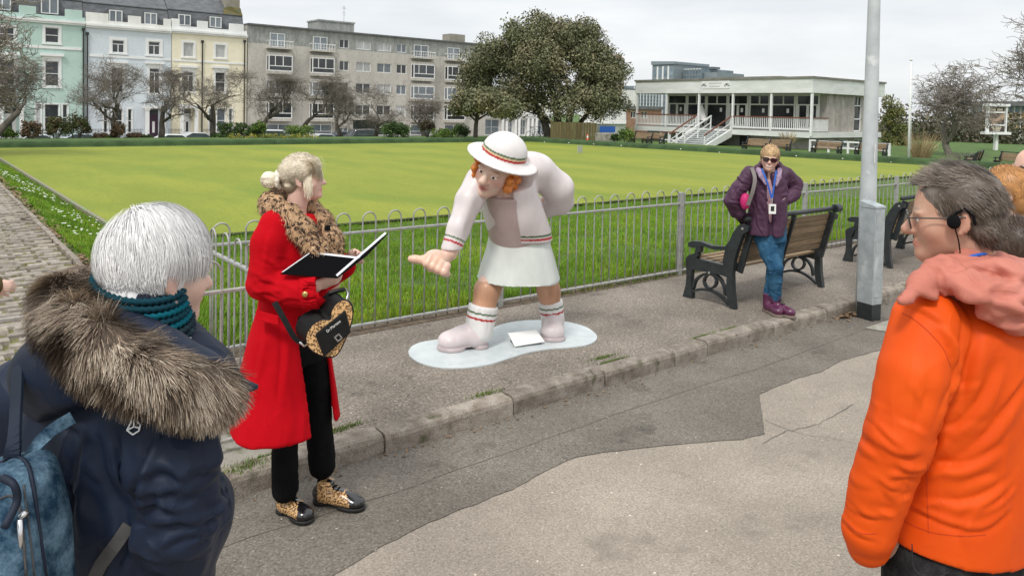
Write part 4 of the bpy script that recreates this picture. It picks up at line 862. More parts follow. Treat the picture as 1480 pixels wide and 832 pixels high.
crown_tree('holm_oak', (B[0], B[1], B[2]), d, ell, 420, .95, 95000, .125, OAKC,
    [(st([(793, 207), (788, 180), (778, 160), (768, 135)]), .36, .2), (st([(808, 205), (806, 175), (800, 140), (790, 100)], .5), .42, .2), (st([(822, 205), (822, 178), (830, 150), (845, 115)], 1), .36, .16), (st([(835, 205), (838, 180), (852, 160), (868, 130)], .2), .25, .12), (st([(800, 180), (780, 165), (750, 150), (720, 130)], .3), .16, .07), (st([(790, 170), (775, 165), (757, 160)], -.5), .1, .05)], 'huge domed evergreen holm oak beyond the corner of the green', 3)
d = 52.0; B = at(687, 203, d)
crown_tree('young_oak', (B[0], B[1], B[2]), d, [(700, 152, 52, 20, 0), (672, 158, 26, 16, 0), (730, 158, 36, 18, 1)], 90, .55, 17000, .11, OAKC, [(st([(687, 206), (688, 180), (692, 160)]), .17, .12), (st([(689, 176), (672, 160)]), .08, .04), (st([(689, 174), (715, 158)]), .08, .04)], 'small evergreen oak with one thin trunk beside the huge holm oak', 8)
# trees and growth to the right of the clubhouse
d = 66.0; B = at(1290, 216, d); HOL = [(.14, .15, .045), (.17, .175, .06), (.10, .12, .035), (.20, .19, .07)]
crown_tree('pine_tree', tuple(B), d, [(1288, 150, 9, 14, 0), (1296, 165, 14, 10, 0), (1285, 178, 10, 12, 0), (1298, 190, 16, 16, 0), (1282, 205, 10, 12, 0), (1300, 208, 14, 8, 0)], 60, .5, 7000, .10, HOL, [(st([(1287, 216), (1284, 190), (1281, 170), (1288, 148), (1292, 136)]), .14, .04), (st([(1282, 168), (1295, 160)]), .05, .03)], 'yellow green pine tree behind the end of the clubhouse', 14)
b = np.array(at(1372, 240, 50.0)); h, s = hgt(1372, 108, b); bare_tree(b, h*1.1, 72*s, 91, .26, 'big rounded bare tree behind the white flagpole', low=.42, levels=6, forks=3, group='bare trees to the right of the clubhouse', bk='bark_pale', minr=.012, droop=.5, tw=1.1)
b = np.array(at(1560, 245, 33.0)); h, s = hgt(1480, 20, b); bare_tree(b, h*1.1, 150*s, 97, .3, 'tall dark bare tree reaching over the sign board', lean=(-.15, -.1), low=.42, levels=6, group='bare trees to the right of the clubhouse', minr=.010, bk='bark')
def shrub(px, py, d, rx, ry, cols, label, n=2600, ls=.06, seed=0, square=False, stems=True, group='shrubs beyond the green'):
    b = at(px, py, d); s = d/FPX; t = thing('shrub', tuple(b), label, 'shrub', group); g = np.random.default_rng(seed)
    if square: C = b+np.c_[g.uniform(-1, 1, 160)*rx*s, g.uniform(-1, 1, 160)*min(rx*s, .7), g.uniform(.12, .9, 160)*ry*s]; RAD = np.full(160, .14)
    else: C = b+clumps([((0, 0, ry*s*.55), (rx*s*.85, rx*s*.7, ry*s*.42))], 70, seed, .7); RAD = np.full(len(C), min(rx, ry)*s*.22)
    leaves('foliage', t, C, RAD, n, ls, cols, seed+1)
    mb = MB()
    for k in range(9): a = g.uniform(0, 2*PI); q = np.array((math.cos(a)*rx*s*.6, math.sin(a)*rx*s*.5, ry*s*g.uniform(.5, .85))); mb.tube([b+q*[.15, .15, -.1], b+q*[.4, .4, .5], b+q], [.03, .02, .008], 5)
    tag(mb.build('stem', 'bark', t), kind='stuff'); return t
BR = [(.16, .105, .06), (.20, .135, .08), (.13, .09, .05)]; GB = [(.085, .095, .03), (.13, .10, .05), (.06, .085, .025)]; GN_ = [(.045, .085, .02), (.07, .12, .03), (.035, .06, .018)]; LG = [(.10, .17, .03), (.14, .20, .04), (.07, .12, .025)]; YL = [(.30, .27, .04), (.22, .22, .04), (.12, .16, .03)]
shrub(5, 207, 41, 20, 26, LG, 'low bright green bush at the foot of the leaning tree', seed=1)
shrub(45, 209, 42, 17, 38, BR, 'russet brown clipped bush in front of a silver hatchback', seed=2)
shrub(82, 209, 43, 18, 42, GB, 'brown green bush next to the russet bush', seed=3); shrub(110, 209, 43, 24, 43, GB, 'broad brown green bush with an open stem', seed=4)
shrub(145, 208, 44, 14, 16, BR, 'low brown bush under the wide bare tree', seed=5, n=1200); shrub(158, 208, 44, 7, 12, LG, 'small yellow green plant under the wide bare tree', seed=6, n=700)
shrub(171, 207, 44, 11, 32, BR, 'upright russet bush beside a tree trunk', seed=7); shrub(196, 206, 45, 16, 15, BR, 'dry low bush between two tree trunks', seed=8, n=1200); shrub(214, 206, 45, 8, 12, GN_, 'small dark bush beneath the plum door', seed=9, n=800)
shrub(318, 202, 47, 14, 10, GN_, 'low green growth at the foot of the cream house tree', seed=10, n=900)
shrub(350, 199, 48, 30, 22, GN_, 'trimmed green hedge block in front of the cream house corner', seed=11, square=True, n=5000, group='clipped hedges'); shrub(376, 199, 48, 13, 24, LG, 'loose light green bush behind the yellow hedge', seed=12)
shrub(395, 204.5, 47, 65, 10, YL, 'low yellow variegated hedge along the bank', seed=13, square=True, n=5200, ls=.05, group='clipped hedges')
shrub(433, 197, 50, 17, 16, LG, 'small square clipped hedge before the flats', seed=14, square=True, n=2600, group='clipped hedges')
shrub(571, 204, 52, 27, 27, GN_, 'large rounded laurel bush before the flats entrance', seed=15, n=5000, ls=.07); shrub(617, 202, 53, 15, 30, [(.06, .05, .028), (.075, .07, .03), (.05, .035, .025)], 'dark purple brown bush beside the clipped hedges', seed=16)
shrub(641, 203, 52, 15, 17, LG, 'neat light green clipped block hedge', seed=17, square=True, n=2600, group='clipped hedges'); shrub(664, 203, 54, 18, 24, GN_, 'dark laurel hedge behind the light clipped block', seed=18, n=3000)
shrub(905, 211, 50, 16, 28, LG, 'bright green bush at the corner of the clubhouse', seed=19); shrub(888, 209, 50, 8, 18, GN_, 'dark green shrub between bench and stone planter', seed=20, n=900)
# straw coloured growth
def straw(px, py, d, rx, ry, label, seed, n=260, m='straw', r=.012):
    b = at(px, py, d); s = d/FPX; t = thing('dry_shrub', tuple(b), label, 'shrub', 'straw coloured dry shrubs'); g = np.random.default_rng(seed); V = []; F = []; q = 0
    for k in range(n):
        a = g.uniform(0, 2*PI); e = np.array((math.cos(a)*rx*s*g.uniform(.1, 1), math.sin(a)*rx*s*g.uniform(.1, .8), ry*s*g.uniform(.45, 1))); v, f = tube(np.array([b+e*[.25, .25, -.03], b+e*[.55, .55, .6]+g.normal(0, .03, 3), b+e]), [r, r*.8, r*.4], 3, False); V.append(v); F += [tuple(i+q for i in x) for x in f]; q += len(v)
    tag(obj('stems', np.vstack(V), np.array(F), m, t), kind='stuff'); return t
mat('straw', (.27, .20, .10), (.40, .31, .17), rough=.9, scale=2)
fw_ = thing('far_hedge', tuple(at(1400, 228, 95)), 'dark belt of distant trees and bushes beyond the clubhouse', 'trees'); fw_['kind'] = 'stuff'
g = np.random.default_rng(5); C_ = np.array([at(x, y, dd) for x, y, dd in zip(g.uniform(1270, 1600, 220), 222-g.uniform(0, 1, 220)**1.5*52, g.uniform(85, 100, 220))]); leaves('foliage', fw_, C_, np.full(220, 1.7), 16000, .28, [(.09, .085, .05), (.12, .10, .065), (.07, .075, .04), (.14, .12, .09)], 3)
straw(1330, 237, 46, 38, 48, 'tall straw coloured dry shrub at the foot of the flagpole', 1); straw(1137, 216, 50, 22, 26, 'straw coloured leafless shrub before the clubhouse veranda', 2, 200)
straw(1395, 240, 47, 40, 22, 'low brown dry growth below the big bare tree', 3, 200, 'twig')
# ------------------------------------------------------------------ parked cars
mat('car_glass', (.03, .035, .04), (.10, .12, .14), rough=.08, scale=.8, spec=.7); mat('tyre', (.02, .02, .02), rough=.8); mat('rim', (.35, .36, .37), rough=.3, metal=.8); mat('lamp_red', (.45, .02, .03), rough=.25, coat=.5); mat('lamp_white', (.7, .72, .75), rough=.15, coat=.5)
def car(px, v, label, col, flip=1, van=False, seed=0):
    nm = 'car_paint_%d' % seed; mat(nm, col, rough=.3, coat=.7, spec=.5); u = onp(px, 195, 1, v)[0]; zb = -2.39; t = thing('parked_car', (u, v, zb), label, 'car', 'cars parked in the street beyond the green')
    X = lambda x: u+x*flip
    if van: prof = [(-1.9, .32), (1.95, .32), (2.0, .75), (1.75, .98), (1.15, 1.1), (.75, 1.75), (-1.8, 1.8), (-1.95, 1.0)]; cab = [(-1.7, 1.12), (1.0, 1.12), (.66, 1.66), (-1.6, 1.68)]
    else: prof = [(-2.0, .32), (2.0, .32), (2.08, .62), (1.95, .80), (1.05, .95), (.35, 1.42), (-.9, 1.46), (-1.75, 1.05), (-2.05, .95)]; cab = [(-1.55, 1.0), (.92, .98), (.30, 1.36), (-.85, 1.39)]
    mb = MB(); mb.extr([(X(a), v-.85, zb+z) for a, z in prof], None, (0, 1.7, 0)); mb.build('body', nm, t, bev=.12, segs=3)
    for sd_ in (-1, 1):
        w = MB(); y = v+sd_*.853; w.extr([(X(a), y, zb+z) for a, z in cab], None, (0, sd_*.012, 0)); w.build('side_window', 'car_glass', t)
    f0, f1 = (prof[4], prof[5]); 
    w = MB(); w.add([(X(f0[0]+.015), v-.7, zb+f0[1]+.04), (X(f0[0]+.015), v+.7, zb+f0[1]+.04), (X(f1[0]+.05), v+.62, zb+f1[1]-.02), (X(f1[0]+.05), v-.62, zb+f1[1]-.02)], [(0, 1, 2, 3)]); w.build('windscreen', 'car_glass', t)
    for a in (-1.28, 1.3):
        for sd_ in (-1, 1):
            w = MB(); n = 16; y0 = v+sd_*.70; y1 = v+sd_*.88; vs = [(X(a)+.31*math.cos(2*PI*k/n), y, zb+.31+.31*math.sin(2*PI*k/n)) for y in (y0, y1) for k in range(n)]
            w.add(vs, [tuple(range(n)), tuple(range(2*n-1, n-1, -1))]+[(k, n+k, n+(k+1) % n, (k+1) % n) for k in range(n)]); wh = w.build('wheel', 'tyre', t)
            w = MB(); vs = [(X(a)+.2*math.cos(2*PI*k/n), v+sd_*.885, zb+.31+.2*math.sin(2*PI*k/n)) for k in range(n)]; w.add(vs, [tuple(range(n))]); w.build('rim', 'rim', wh)
    for sd_ in (-1, 1):
        w = MB(); w.box((min(X(-2.06), X(-1.85)), v+sd_*.72-.14, zb+.72), (max(X(-2.06), X(-1.85)), v+sd_*.72+.16*(1)-.01, zb+.95)); w.build('tail_light', 'lamp_red', t)
        w = MB(); w.box((min(X(2.06), X(1.85)), v+sd_*.68-.15, zb+.6), (max(X(2.06), X(1.85)), v+sd_*.68+.15, zb+.76)); w.build('headlight', 'lamp_white', t)
    return t
SIL = (.46, .48, .50)
car(46, 70, 'silver hatchback with red tail lights behind the russet bush', SIL, -1, seed=1); car(122, 72, 'pale blue grey car half hidden behind the brown green bushes', (.40, .46, .52), 1, seed=2)
car(254, 70, 'white car before the plum door', (.66, .68, .69), 1, seed=3); car(288, 74, 'silver saloon under the cream house tree', SIL, 1, seed=4)
car(395, 72, 'white van behind the clipped hedges', (.62, .62, .62), 1, True, seed=5); car(470, 70, 'silver car beside the bare tree before the flats', SIL, 1, seed=6); car(518, 73, 'black van at the flats entrance', (.02, .022, .026), -1, True, seed=7); car(500, 76, 'dark blue car beside the black van', (.03, .04, .06), 1, seed=8)
# ------------------------------------------------------------------ low wall, timber screen, planter, flagpole, sign
lw = MB(); lw.box((onp(0, 200, 1, 63)[0], 63, -2.6), (onp(560, 200, 1, 63)[0], 63.3, -1.75)); tag(lw.build('boundary_wall', 'moss_slate'), 'low dark stone boundary wall in front of the parked cars', 'wall')
mat('fence_wood', (.10, .085, .035), (.17, .135, .06), rough=.9, scale=3, stretch=(3, 3, .4), rnd=.18)
D_ = 55.0; a = at(795, 205, D_); b_ = at(862, 208, D_); zt0 = at(795, 176, D_)[2]; ft = thing('timber_screen', tuple((a+b_)/2), 'tall brown timber screen around the foot of the holm oak', 'fence')
n = 17
for k in range(n):
    p = a+(b_-a)*k/n; q = a+(b_-a)*(k+.93)/n; dz = .02*math.sin(k*5); w = MB(); yv = np.array((.03, .03, 0)); z0 = min(a[2], b_[2])-.3
    w.add([(*p[:2], z0), (*q[:2], z0), (*(q+yv)[:2], z0), (*(p+yv)[:2], z0), (*p[:2], zt0+dz), (*q[:2], zt0+dz), (*(q+yv)[:2], zt0+dz), (*(p+yv)[:2], zt0+dz)], [(0, 3, 2, 1), (4, 5, 6, 7), (0, 1, 5, 4), (1, 2, 6, 5), (2, 3, 7, 6), (3, 0, 4, 7)]); w.build('plank', 'fence_wood', ft)
p = at(875, 208, 53); w = MB(); w.box((p[0]-.55, p[1]-.5, p[2]-.3), (p[0]+.55, p[1]+.5, p[2]+.75)); pl_ = w.build('stone_planter', 'concrete', bev=.04); tag(pl_, 'square grey stone planter beside the timber screen', 'planter')
p = at(849, 207, 51); ct_ = thing('traffic_cone', tuple(p), 'narrow orange marker cone in front of the timber screen', 'cone'); mat('cone_orange', (.75, .12, .04), rough=.5)
w = MB(); w.lathe(p, [(.13, -.1), (.13, .02), (.10, .03)], 12); w.build('base', 'cone_orange', ct_); w = MB(); w.lathe(p, [(.09, .03), (.06, .35)], 12); w.build('cone', 'cone_orange', ct_); w = MB(); w.lathe(p, [(.06, .35), (.05, .5)], 12); w.build('band', 'white_plastic', ct_); w = MB(); w.lathe(p, [(.05, .5), (.035, .62)], 12); w.build('tip', 'cone_orange', ct_)
for k, (px, dd) in enumerate(((772, 56), (783, 56.5))):
    p = at(px, 203, dd); t = thing('parked_bicycle', tuple(p), ['grey bicycle parked against the oak trunk', 'black bicycle parked right against the oak trunk'][k], 'bicycle', 'bicycles under the holm oak'); z = p[2]
    for dx in (-.5, .5):
        w = MB(); c = p+np.array((dx, 0, .34)); w.tube([c+np.array((.33*math.cos(2*PI*i/18), 0, .33*math.sin(2*PI*i/18))) for i in range(18)], .02, 5, closed=True); w.build('wheel', 'tyre', t)
    w = MB(); w.tube([p+[-.5, 0, .34], p+[-.1, 0, .3], p+[.38, 0, .8], p+[.5, 0, .34]], .02, 5); w.tube([p+[-.5, 0, .34], p+[-.2, 0, .82], p+[.38, 0, .8]], .02, 5); w.tube([p+[-.1, 0, .3], p+[-.25, 0, .95]], .02, 5); w.build('frame', ['rim', 'iron_black'][k], t); w = MB(); w.tube([p+[.36, -.25, 1.0], p+[.38, 0, .98], p+[.36, .25, 1.0]], .018, 5); w.build('handlebar', 'iron_black', t); w = MB(); w.box(tuple(p+[-.36, -.06, .94]), tuple(p+[-.12, .06, 1.0])); w.build('saddle', 'iron_black', t)
# grey score board on the green
p = gr(838, 222, -.385); sb = thing('score_stand', tuple(p), 'small grey slatted board standing on the bowling green', 'board'); w = MB(); w.box((p[0]-.16, p[1]-.02, p[2]+.05), (p[0]+.16, p[1]+.02, p[2]+.42)); mat('mesh_grey', (.30, .32, .28), (.42, .44, .38), rough=.7, scale=20); w.build('panel', 'mesh_grey', sb)
for dx in (-.14, .14): w = MB(); w.box((p[0]+dx-.015, p[1]-.03, p[2]), (p[0]+dx+.015, p[1]-.021, p[2]+.42)); w.build('leg', 'mesh_grey', sb)
d = 44.0; p = at(1313, 236, d); q = at(1317, 88, d); fp = thing('flagpole', tuple(p), 'bare white flagpole standing on the bank', 'flagpole'); w = MB(); w.tube([p-[0, 0, .3], (p+q)/2, q], [.075, .065, .045], 10); w.build('pole', 'white_paint', fp, smooth=True); w = MB(); w.lathe(q, [(.05, 0), (.09, .02), (.09, .10), (.03, .14)], 10); w.build('finial', 'white_paint', fp); w = MB(); w.tube([p+[.11, -.05, .8], q+[.10, -.05, -.1]], .008, 4); w.build('halyard', 'white_paint', fp)
# pub sign on its post, with a glazed building behind
d = 60.0; s = d/FPX; X_ = np.array(_MC[:, 0]); X_[2] = 0; X_ /= np.linalg.norm(X_); Y_ = np.cross((0, 0, 1.), X_)
def sbox(name, x0, y0, x1, y1, dd, th, m, par):
    a = at(x0, y1, d+dd); b = at(x1, y0, d+dd); wv_ = abs((b-a)@X_); h = abs(b[2]-a[2]); c = (a+b)/2; w = MB(); w.obox(c, (X_, Y_, (0, 0, 1)), (wv_/2, th/2, h/2)); return w.build(name, m, par)
p = at(1438, 242, d); sg = thing('notice_sign', tuple(p), 'tall white framed sign board with dark picture panel on a white post', 'sign')
sbox('post', 1436, 193, 1441, 246, .25, .3, 'white_paint', sg); sbox('roof', 1424, 150.5, 1457, 153.5, 0, .6, 'white_paint', sg); sbox('ledge', 1420, 191, 1458, 194, 0, .6, 'white_paint', sg)
for x in (1426, 1451.5): sbox('frame_post', x, 153.5, x+2.6, 191, 0, .35, 'white_paint', sg)
mat('sign_dark', (.05, .035, .03), (.10, .07, .055), rough=.6, scale=3); mat('sign_pic', (.05, .04, .035), (.42, .30, .22), rough=.6, scale=1.8, lo=.42, hi=.6); mat('letter_pale', (.55, .50, .40), rough=.6)
sbox('header', 1429, 155.5, 1451, 161.5, -.05, .12, 'sign_dark', sg); sbox('rail', 1429, 161.6, 1451, 163.5, -.02, .2, 'white_paint', sg); sbox('picture', 1429, 163.6, 1451, 180, -.05, .12, 'sign_pic', sg); sbox('rail', 1429, 180.1, 1451, 182, -.02, .2, 'white_paint', sg); sbox('footer', 1429, 182.1, 1451, 190.5, -.05, .12, 'sign_dark', sg)
for k in range(9):
    if k != 4: x = 1431+k*2.05; sbox('letter', x, 157.2, x+1.4, 160.4, -.15, .04, 'letter_pale', sg)
for k in range(3): sbox('text_line', 1433+k, 183.6+k*2.2, 1447-k, 184.9+k*2.2, -.15, .04, 'letter_pale', sg)
mat('band_ochre', (.46, .30, .14), (.55, .38, .20), rough=.7, scale=2)
d = 110.0; p = at(1470, 236, d); ob = thing('panelled_block', tuple(p), 'distant block with white mullions and ochre panels behind the sign', 'building')
sbox('wall', 1418, 153, 1530, 240, 4, 6, 'tower_glass', ob)
for k in range(12): sbox('mullion', 1418+9*k, 153, 1419.4+9*k, 240, .6, .4, 'white_paint', ob)
for y in (164.5, 179): sbox('panel_band', 1418, y, 1530, y+6.5, .85, .3, 'band_ochre', ob)
sbox('lower_wall', 1405, 196, 1530, 245, .3, .5, 'stucco_white', ob); sbox('roof', 1416, 149, 1532, 152.8, 3, 7, 'lead', ob)
# ------------------------------------------------------------------ hoop-top railings
mat('galvanised', (.30, .305, .295), (.43, .43, .41), rough=.5, scale=14, metal=.35, rvar=.12, spots=[((.24, .215, .18), 9, .62, .12)])
mat('galv_worn', (.30, .28, .25), (.44, .42, .385), rough=.6, scale=16, metal=.25, spots=[((.17, .14, .11), 8, .56, .14)])
def fence_v(u): return 5.45-.0185*(u-2.74)
def hoop_mesh(w, z0, z1, r=.0064):
    a = [(-w/2, 0, z0), (-w/2, 0, (z0+z1)/2), (-w/2, 0, z1-w/2)]+[(-w/2*math.cos(t), 0, z1-w/2+w/2*math.sin(t)) for t in np.linspace(.25, PI-.25, 9)]+[(w/2, 0, z1-w/2), (w/2, 0, (z0+z1)/2), (w/2, 0, z0)]
    v, f = tube(a, r, 8); return raw_mesh('hoop_bar', v, f, True)
def railing(name, label, a, b, z0, zr, zt, posts, pitch=.2325, w=.116, m='galvanised', off=0.0, rails=None):
    a = np.array(a, float); b = np.array(b, float); L_ = np.linalg.norm(b-a); d = (b-a)/L_; ang = math.atan2(d[1], d[0]); nrm = np.array((-d[1], d[0]))
    t = thing(name, (*((a+b)/2), z0), label, 'fence'); O = np.array(t.location); me = hoop_mesh(w, z0+.04, zt); me.materials.append(MAT[m])
    s = off+w/2+.04
    while s < L_-w/2:
        p = a+d*s
        if not any(abs(np.linalg.norm(a+d*q-p)) < .075 for q in posts):
            o = bpy.data.objects.new('hoop_bar', me); COL.objects.link(o); o.parent = t; o.location = (p[0]-O[0]+random.uniform(-.003, .003), p[1]-O[1], -O[2]+random.uniform(-.004, .004)); o.rotation_euler = (random.uniform(-.006, .006), random.uniform(-.008, .008), ang)
        s += pitch
    for z, hh in ((zr, .009), (z0+.07, .009)):
        mb = MB(); mb.obox((*((a+b)/2), z), ((*d, 0), (*nrm, 0), (0, 0, 1)), (L_/2, .016, hh)); mb.build('rail', m, t, bev=.003)
    for q in posts:
        p = a+d*q; mb = MB(); mb.obox((*(p+nrm*.0), (z0+zt-.03)/2), ((*d, 0), (*nrm, 0), (0, 0, 1)), (.026, .026, (zt-.03-z0)/2)); mb.build('post', m, t, bev=.004)
    return t
railing('hoop_railing', 'long galvanised hoop top railing between the pavement and the lawn', (1.66, fence_v(1.66)), (20, fence_v(20)), -.02, .80, .955, [2.61, 5.11, 7.61, 10.11, 12.61, 15.11], off=.025)
railing('side_railing', 'short hoop top railing running back from the kerb to the lawn fence', (1.655, 4.2), (1.655, 5.42), -.06, .79, .955, [])
railing('gate', 'galvanised hoop top gate across the sett path', (-2.2, 4.15), (1.62, 4.15), -.11, .785, .955, [2.72, 3.80], m='galv_worn', pitch=.26, w=.13)
gp = MB(); gp.box((1.10, 4.10, -.12), (1.16, 4.16, .84)); tag(gp.build('gate_post', 'galvanised', bev=.006), 'thick galvanised post beside the hoop top gate', 'post')
# ------------------------------------------------------------------ bench: cast iron ends, timber slats; it faces the lawn
mat('cast_iron', (.014, .018, .02), (.026, .031, .033), rough=.42, scale=20, spec=.5, bump=.15, bscale=120, rvar=.1, spots=[((.055, .06, .055), 30, .68, .06)])
mat('bench_wood', (.17, .115, .065), (.30, .215, .13), rough=.75, scale=5, stretch=(.35, 8, 8), fine=.25, fscale=40, bump=.3, bscale=30, rnd=.18)
mat('bolt', (.6, .6, .58), rough=.35, metal=.8)
def bz(x, y, u=6.02): p = onp(975+x/4.896, 290+y/4.896, 0, u); return p[1], max(p[2], 0.0)
B0 = np.array((6.80, 4.40, 0.0))
def end_frame(u, par):
    mb = MB(); T = .026
    def poly(pts): mb.extr([(u-T, *bz(*p)) for p in pts], None, (2*T, 0, 0))
    def band(pts, w, closed=False):
        p3 = [(u, *bz(*p)) for p in pts]; p3 = spline(p3, 5) if not closed else p3; n = len(p3)
        for i in range(n if closed else n-1): a, b = np.array(p3[i]), np.array(p3[(i+1) % n]); d = (b-a)/np.linalg.norm(b-a); mb.beam(a-d*.003, b+d*.003, w, 2*T*.8-.0006*i, up=(1, 0, 0))
    poly([(460, 170), (495, 160), (530, 185), (525, 215), (490, 235), (455, 330), (428, 420), (415, 520), (418, 640), (432, 772), (398, 772), (380, 700), (372, 600), (375, 540), (345, 430), (362, 350), (366, 318), (395, 280), (420, 225)])
    poly([(100, 297), (130, 284), (190, 288), (270, 318), (364, 322), (360, 350), (280, 345), (190, 316), (186, 360), (160, 378), (146, 372), (155, 332), (130, 332), (105, 322)])
    poly([(150, 368), (180, 378), (160, 405), (152, 450), (127, 480), (122, 560), (130, 640), (127, 692), (62, 682), (84, 600), (90, 540), (88, 450), (85, 405), (100, 388)])
    poly([(150, 404), (362, 456), (376, 540), (340, 527), (125, 482)])
    band([(128, 620), (150, 560), (195, 525), (245, 512)], .022); band([(262, 512), (312, 545), (345, 600), (356, 670)], .022); band([(122, 638), (200, 626), (270, 642), (330, 682), (380, 735)], .024)
    band([(250+44*math.cos(a), 570+50*math.sin(a)) for a in np.linspace(0, 2*PI, 15)[:-1]], .018, True)
    e = mb.build('end_frame', 'cast_iron', par)
    for x, y in ((489, 197), (252, 508)):
        q = MB(); v, z = bz(x, y); q.tube([(u-T-.006, v, z), (u-T+.004, v, z)], .012, 8); q.build('bolt', 'bolt', e)
    return e
bt_ = thing('park_bench', tuple(B0), 'black iron and timber bench on which the purple jacketed woman leans', 'bench')
for u in (6.03, 7.58): end_frame(u, bt_)
top = np.array(bz(505, 180)); bot = np.array(bz(425, 470)); bd = (top-bot)/np.linalg.norm(top-bot); bn = np.array((bd[1], -bd[0]))
for k in range(6):
    c = bot+bd*(.06+.066*k)+bn*.018; mb = MB(); mb.obox((6.805, c[0], c[1]), ((1, 0, 0), (0, *bd), (0, *bn)), (.775-.028, .029, .011)); mb.build('back_slat', 'bench_wood', bt_, bev=.004)
c = bot+bd*.475+bn*.01; mb = MB(); mb.tube([(6.0, c[0], c[1]), (7.62, c[0], c[1])], .024, 10); mb.build('top_rail', 'cast_iron', bt_, smooth=True)
q = MB(); q.tube([(7.56, c[0]-.01, c[1]), (7.66, c[0]-.01, c[1])], .045, 12); q.build('rail_knob', 'cast_iron', bt_, bev=.008)
for u in (6.80,): q = MB(); a = bot+bd*(-.03)-bn*.004; b = bot+bd*.46-bn*.004; q.beam((u, *a), (u, *b), .045, .02, up=(1, 0, 0)); q.build('back_brace', 'cast_iron', bt_)
for u in (6.09, 7.52): q = MB(); a = bot+bd*(-.05)-bn*.012; b = bot+bd*.44-bn*.012; q.beam((u, *a), (u, *b), .075, .03, up=(1, 0, 0)); q.build('back_brace', 'cast_iron', bt_)
for k in range(6):
    v = 4.60-k*.072; z = .405-.008*k; q = MB(); q.box((6.03+.027, v-.03, z-.011), (7.58-.027, v+.03, z+.011)); q.build('seat_slat', 'bench_wood', bt_, bev=.004)
def bench_copy(loc, rz, label, sc=1.0, group='benches of iron and timber'):
    c = copy_tree(bt_); c.location = loc; c.rotation_euler = (0, 0, rz); c.scale = (sc,)*3; c['label'] = label; c['group'] = group; return c
bt_['group'] = 'benches of iron and timber'
bench_copy((10.02, 4.48, 0), R(2), 'iron and timber bench just past the lamp post on the pavement')
for k, (px, py, lb) in enumerate(((944, 209, 'bench beside the green bush at the foot of the clubhouse'), (1092, 222, 'bench under the straw coloured shrub, nearer the steps'), (1122, 223, 'bench under the straw coloured shrub, farther from the steps'), (1194, 227, 'bench in front of the long white rail fence, nearer the steps'), (1258, 230, 'bench half hidden by the lamp post in front of the white rail fence'), (926, 209, 'dark bench standing against the green bush'))):
    p = gr(px, py, -.5) if px > 950 else at(px, py, 52); bench_copy((p[0], p[1], p[2] if px < 950 else -.42), R(90), lb)
p = at(1462, 244, 40); bench_copy(tuple(p), R(75), 'bench below the white framed sign board'); p = at(1405, 240, 42); bench_copy(tuple(p), R(10), 'dark bench seen end on beneath the big bare tree')
# ------------------------------------------------------------------ lamp column and feeder pillar
mat('galv_box', (.33, .37, .385), (.46, .50, .51), rough=.48, scale=11, metal=.3, detail=8, rvar=.12, spots=[((.55, .58, .585), 7, .6, .1)])
mat('post_grey', (.40, .43, .44), (.50, .53, .535), rough=.5, scale=5, spots=[((.25, .22, .19), 13, .68, .06), ((.60, .62, .62), 6, .62, .1)])
pb = np.array((7.30, 3.53, -.10)); ptop = at(1263.5, 0, 7.42)
lt = thing('lamp_column', tuple(pb), 'tall grey tapered lamp column rising behind the metal cabinet', 'lamp post')
dx = (ptop[:2]-pb[:2])/(ptop[2]-pb[2]); mb = MB(); zz = [-.1, .3, 1.0, 2.0, 3.0, 5.0, 7.6]; rr = [.088, .084, .076, .066, .056, .045, .036]
mb.tube([(pb[0]+dx[0]*(z+.1), pb[1]+dx[1]*(z+.1), z) for z in zz], rr, 20); mb.build('column', 'post_grey', lt, smooth=True)
q = np.array((pb[0]+dx[0]*7.7, pb[1]+dx[1]*7.7, 7.6)); mb = MB(); mb.tube([q, q+[0, -.5, .12], q+[0, -1.0, .16]], .03, 8); mb.build('arm', 'post_grey', lt, smooth=True); mb = MB(); mb.box(tuple(q+[-.1, -1.5, .10]), tuple(q+[.1, -.95, .22])); mb.build('lantern', 'post_grey', lt, bev=.03)
c = at(1264.2, 222, 7.32); mb = MB(); nv = np.array((.55, -.83, 0)); mb.obox(c, ((.83, .55, 0), (0, 0, 1), nv), (.016, .09, .002)); st_ = mb.build('sticker', 'white_plastic', lt); mat('sticker_pink', (.6, .2, .35), rough=.5)
for k in range(3): mb = MB(); mb.obox(c+[0, 0, .03-.02*k]+nv*.003, ((.83, .55, 0), (0, 0, 1), nv), (.008, .006, .0008)); mb.build('printed_mark', 'sticker_pink', st_)
cb = np.array((7.15, 3.42, -.10)); ax1 = np.array((.80, .60, 0)); ax1 = np.array((math.cos(R(-12)), math.sin(R(-12)), 0)); ax2 = np.array((-ax1[1], ax1[0], 0))
cab = thing('feeder_pillar', tuple(cb), 'slim galvanised steel cabinet at the foot of the lamp column', 'cabinet')
mb = MB(); mb.obox(cb+[0, 0, .075], (ax1, ax2, (0, 0, 1)), (.062, .082, .075)); mb.build('foot', 'cast_iron', cab)
mb = MB(); mb.obox(cb+[0, 0, .60], (ax1, ax2, (0, 0, 1)), (.066, .086, .45)); mb.build('body', 'galv_box', cab, bev=.004)
mb = MB(); T_ = lambda a, b, z: tuple(cb+ax1*a+ax2*b+[0, 0, z]); mb.add([T_(-.07, -.09, 1.052), T_(.07, -.09, 1.052), T_(.07, .09, 1.052), T_(-.07, .09, 1.052), T_(-.07, -.09, 1.075), T_(.07, -.09, 1.075), T_(.07, .09, 1.115), T_(-.07, .09, 1.115)], [(0, 3, 2, 1), (4, 5, 6, 7), (0, 1, 5, 4), (1, 2, 6, 5), (2, 3, 7, 6), (3, 0, 4, 7)]); mb.build('cap', 'galv_box', cab, bev=.003)
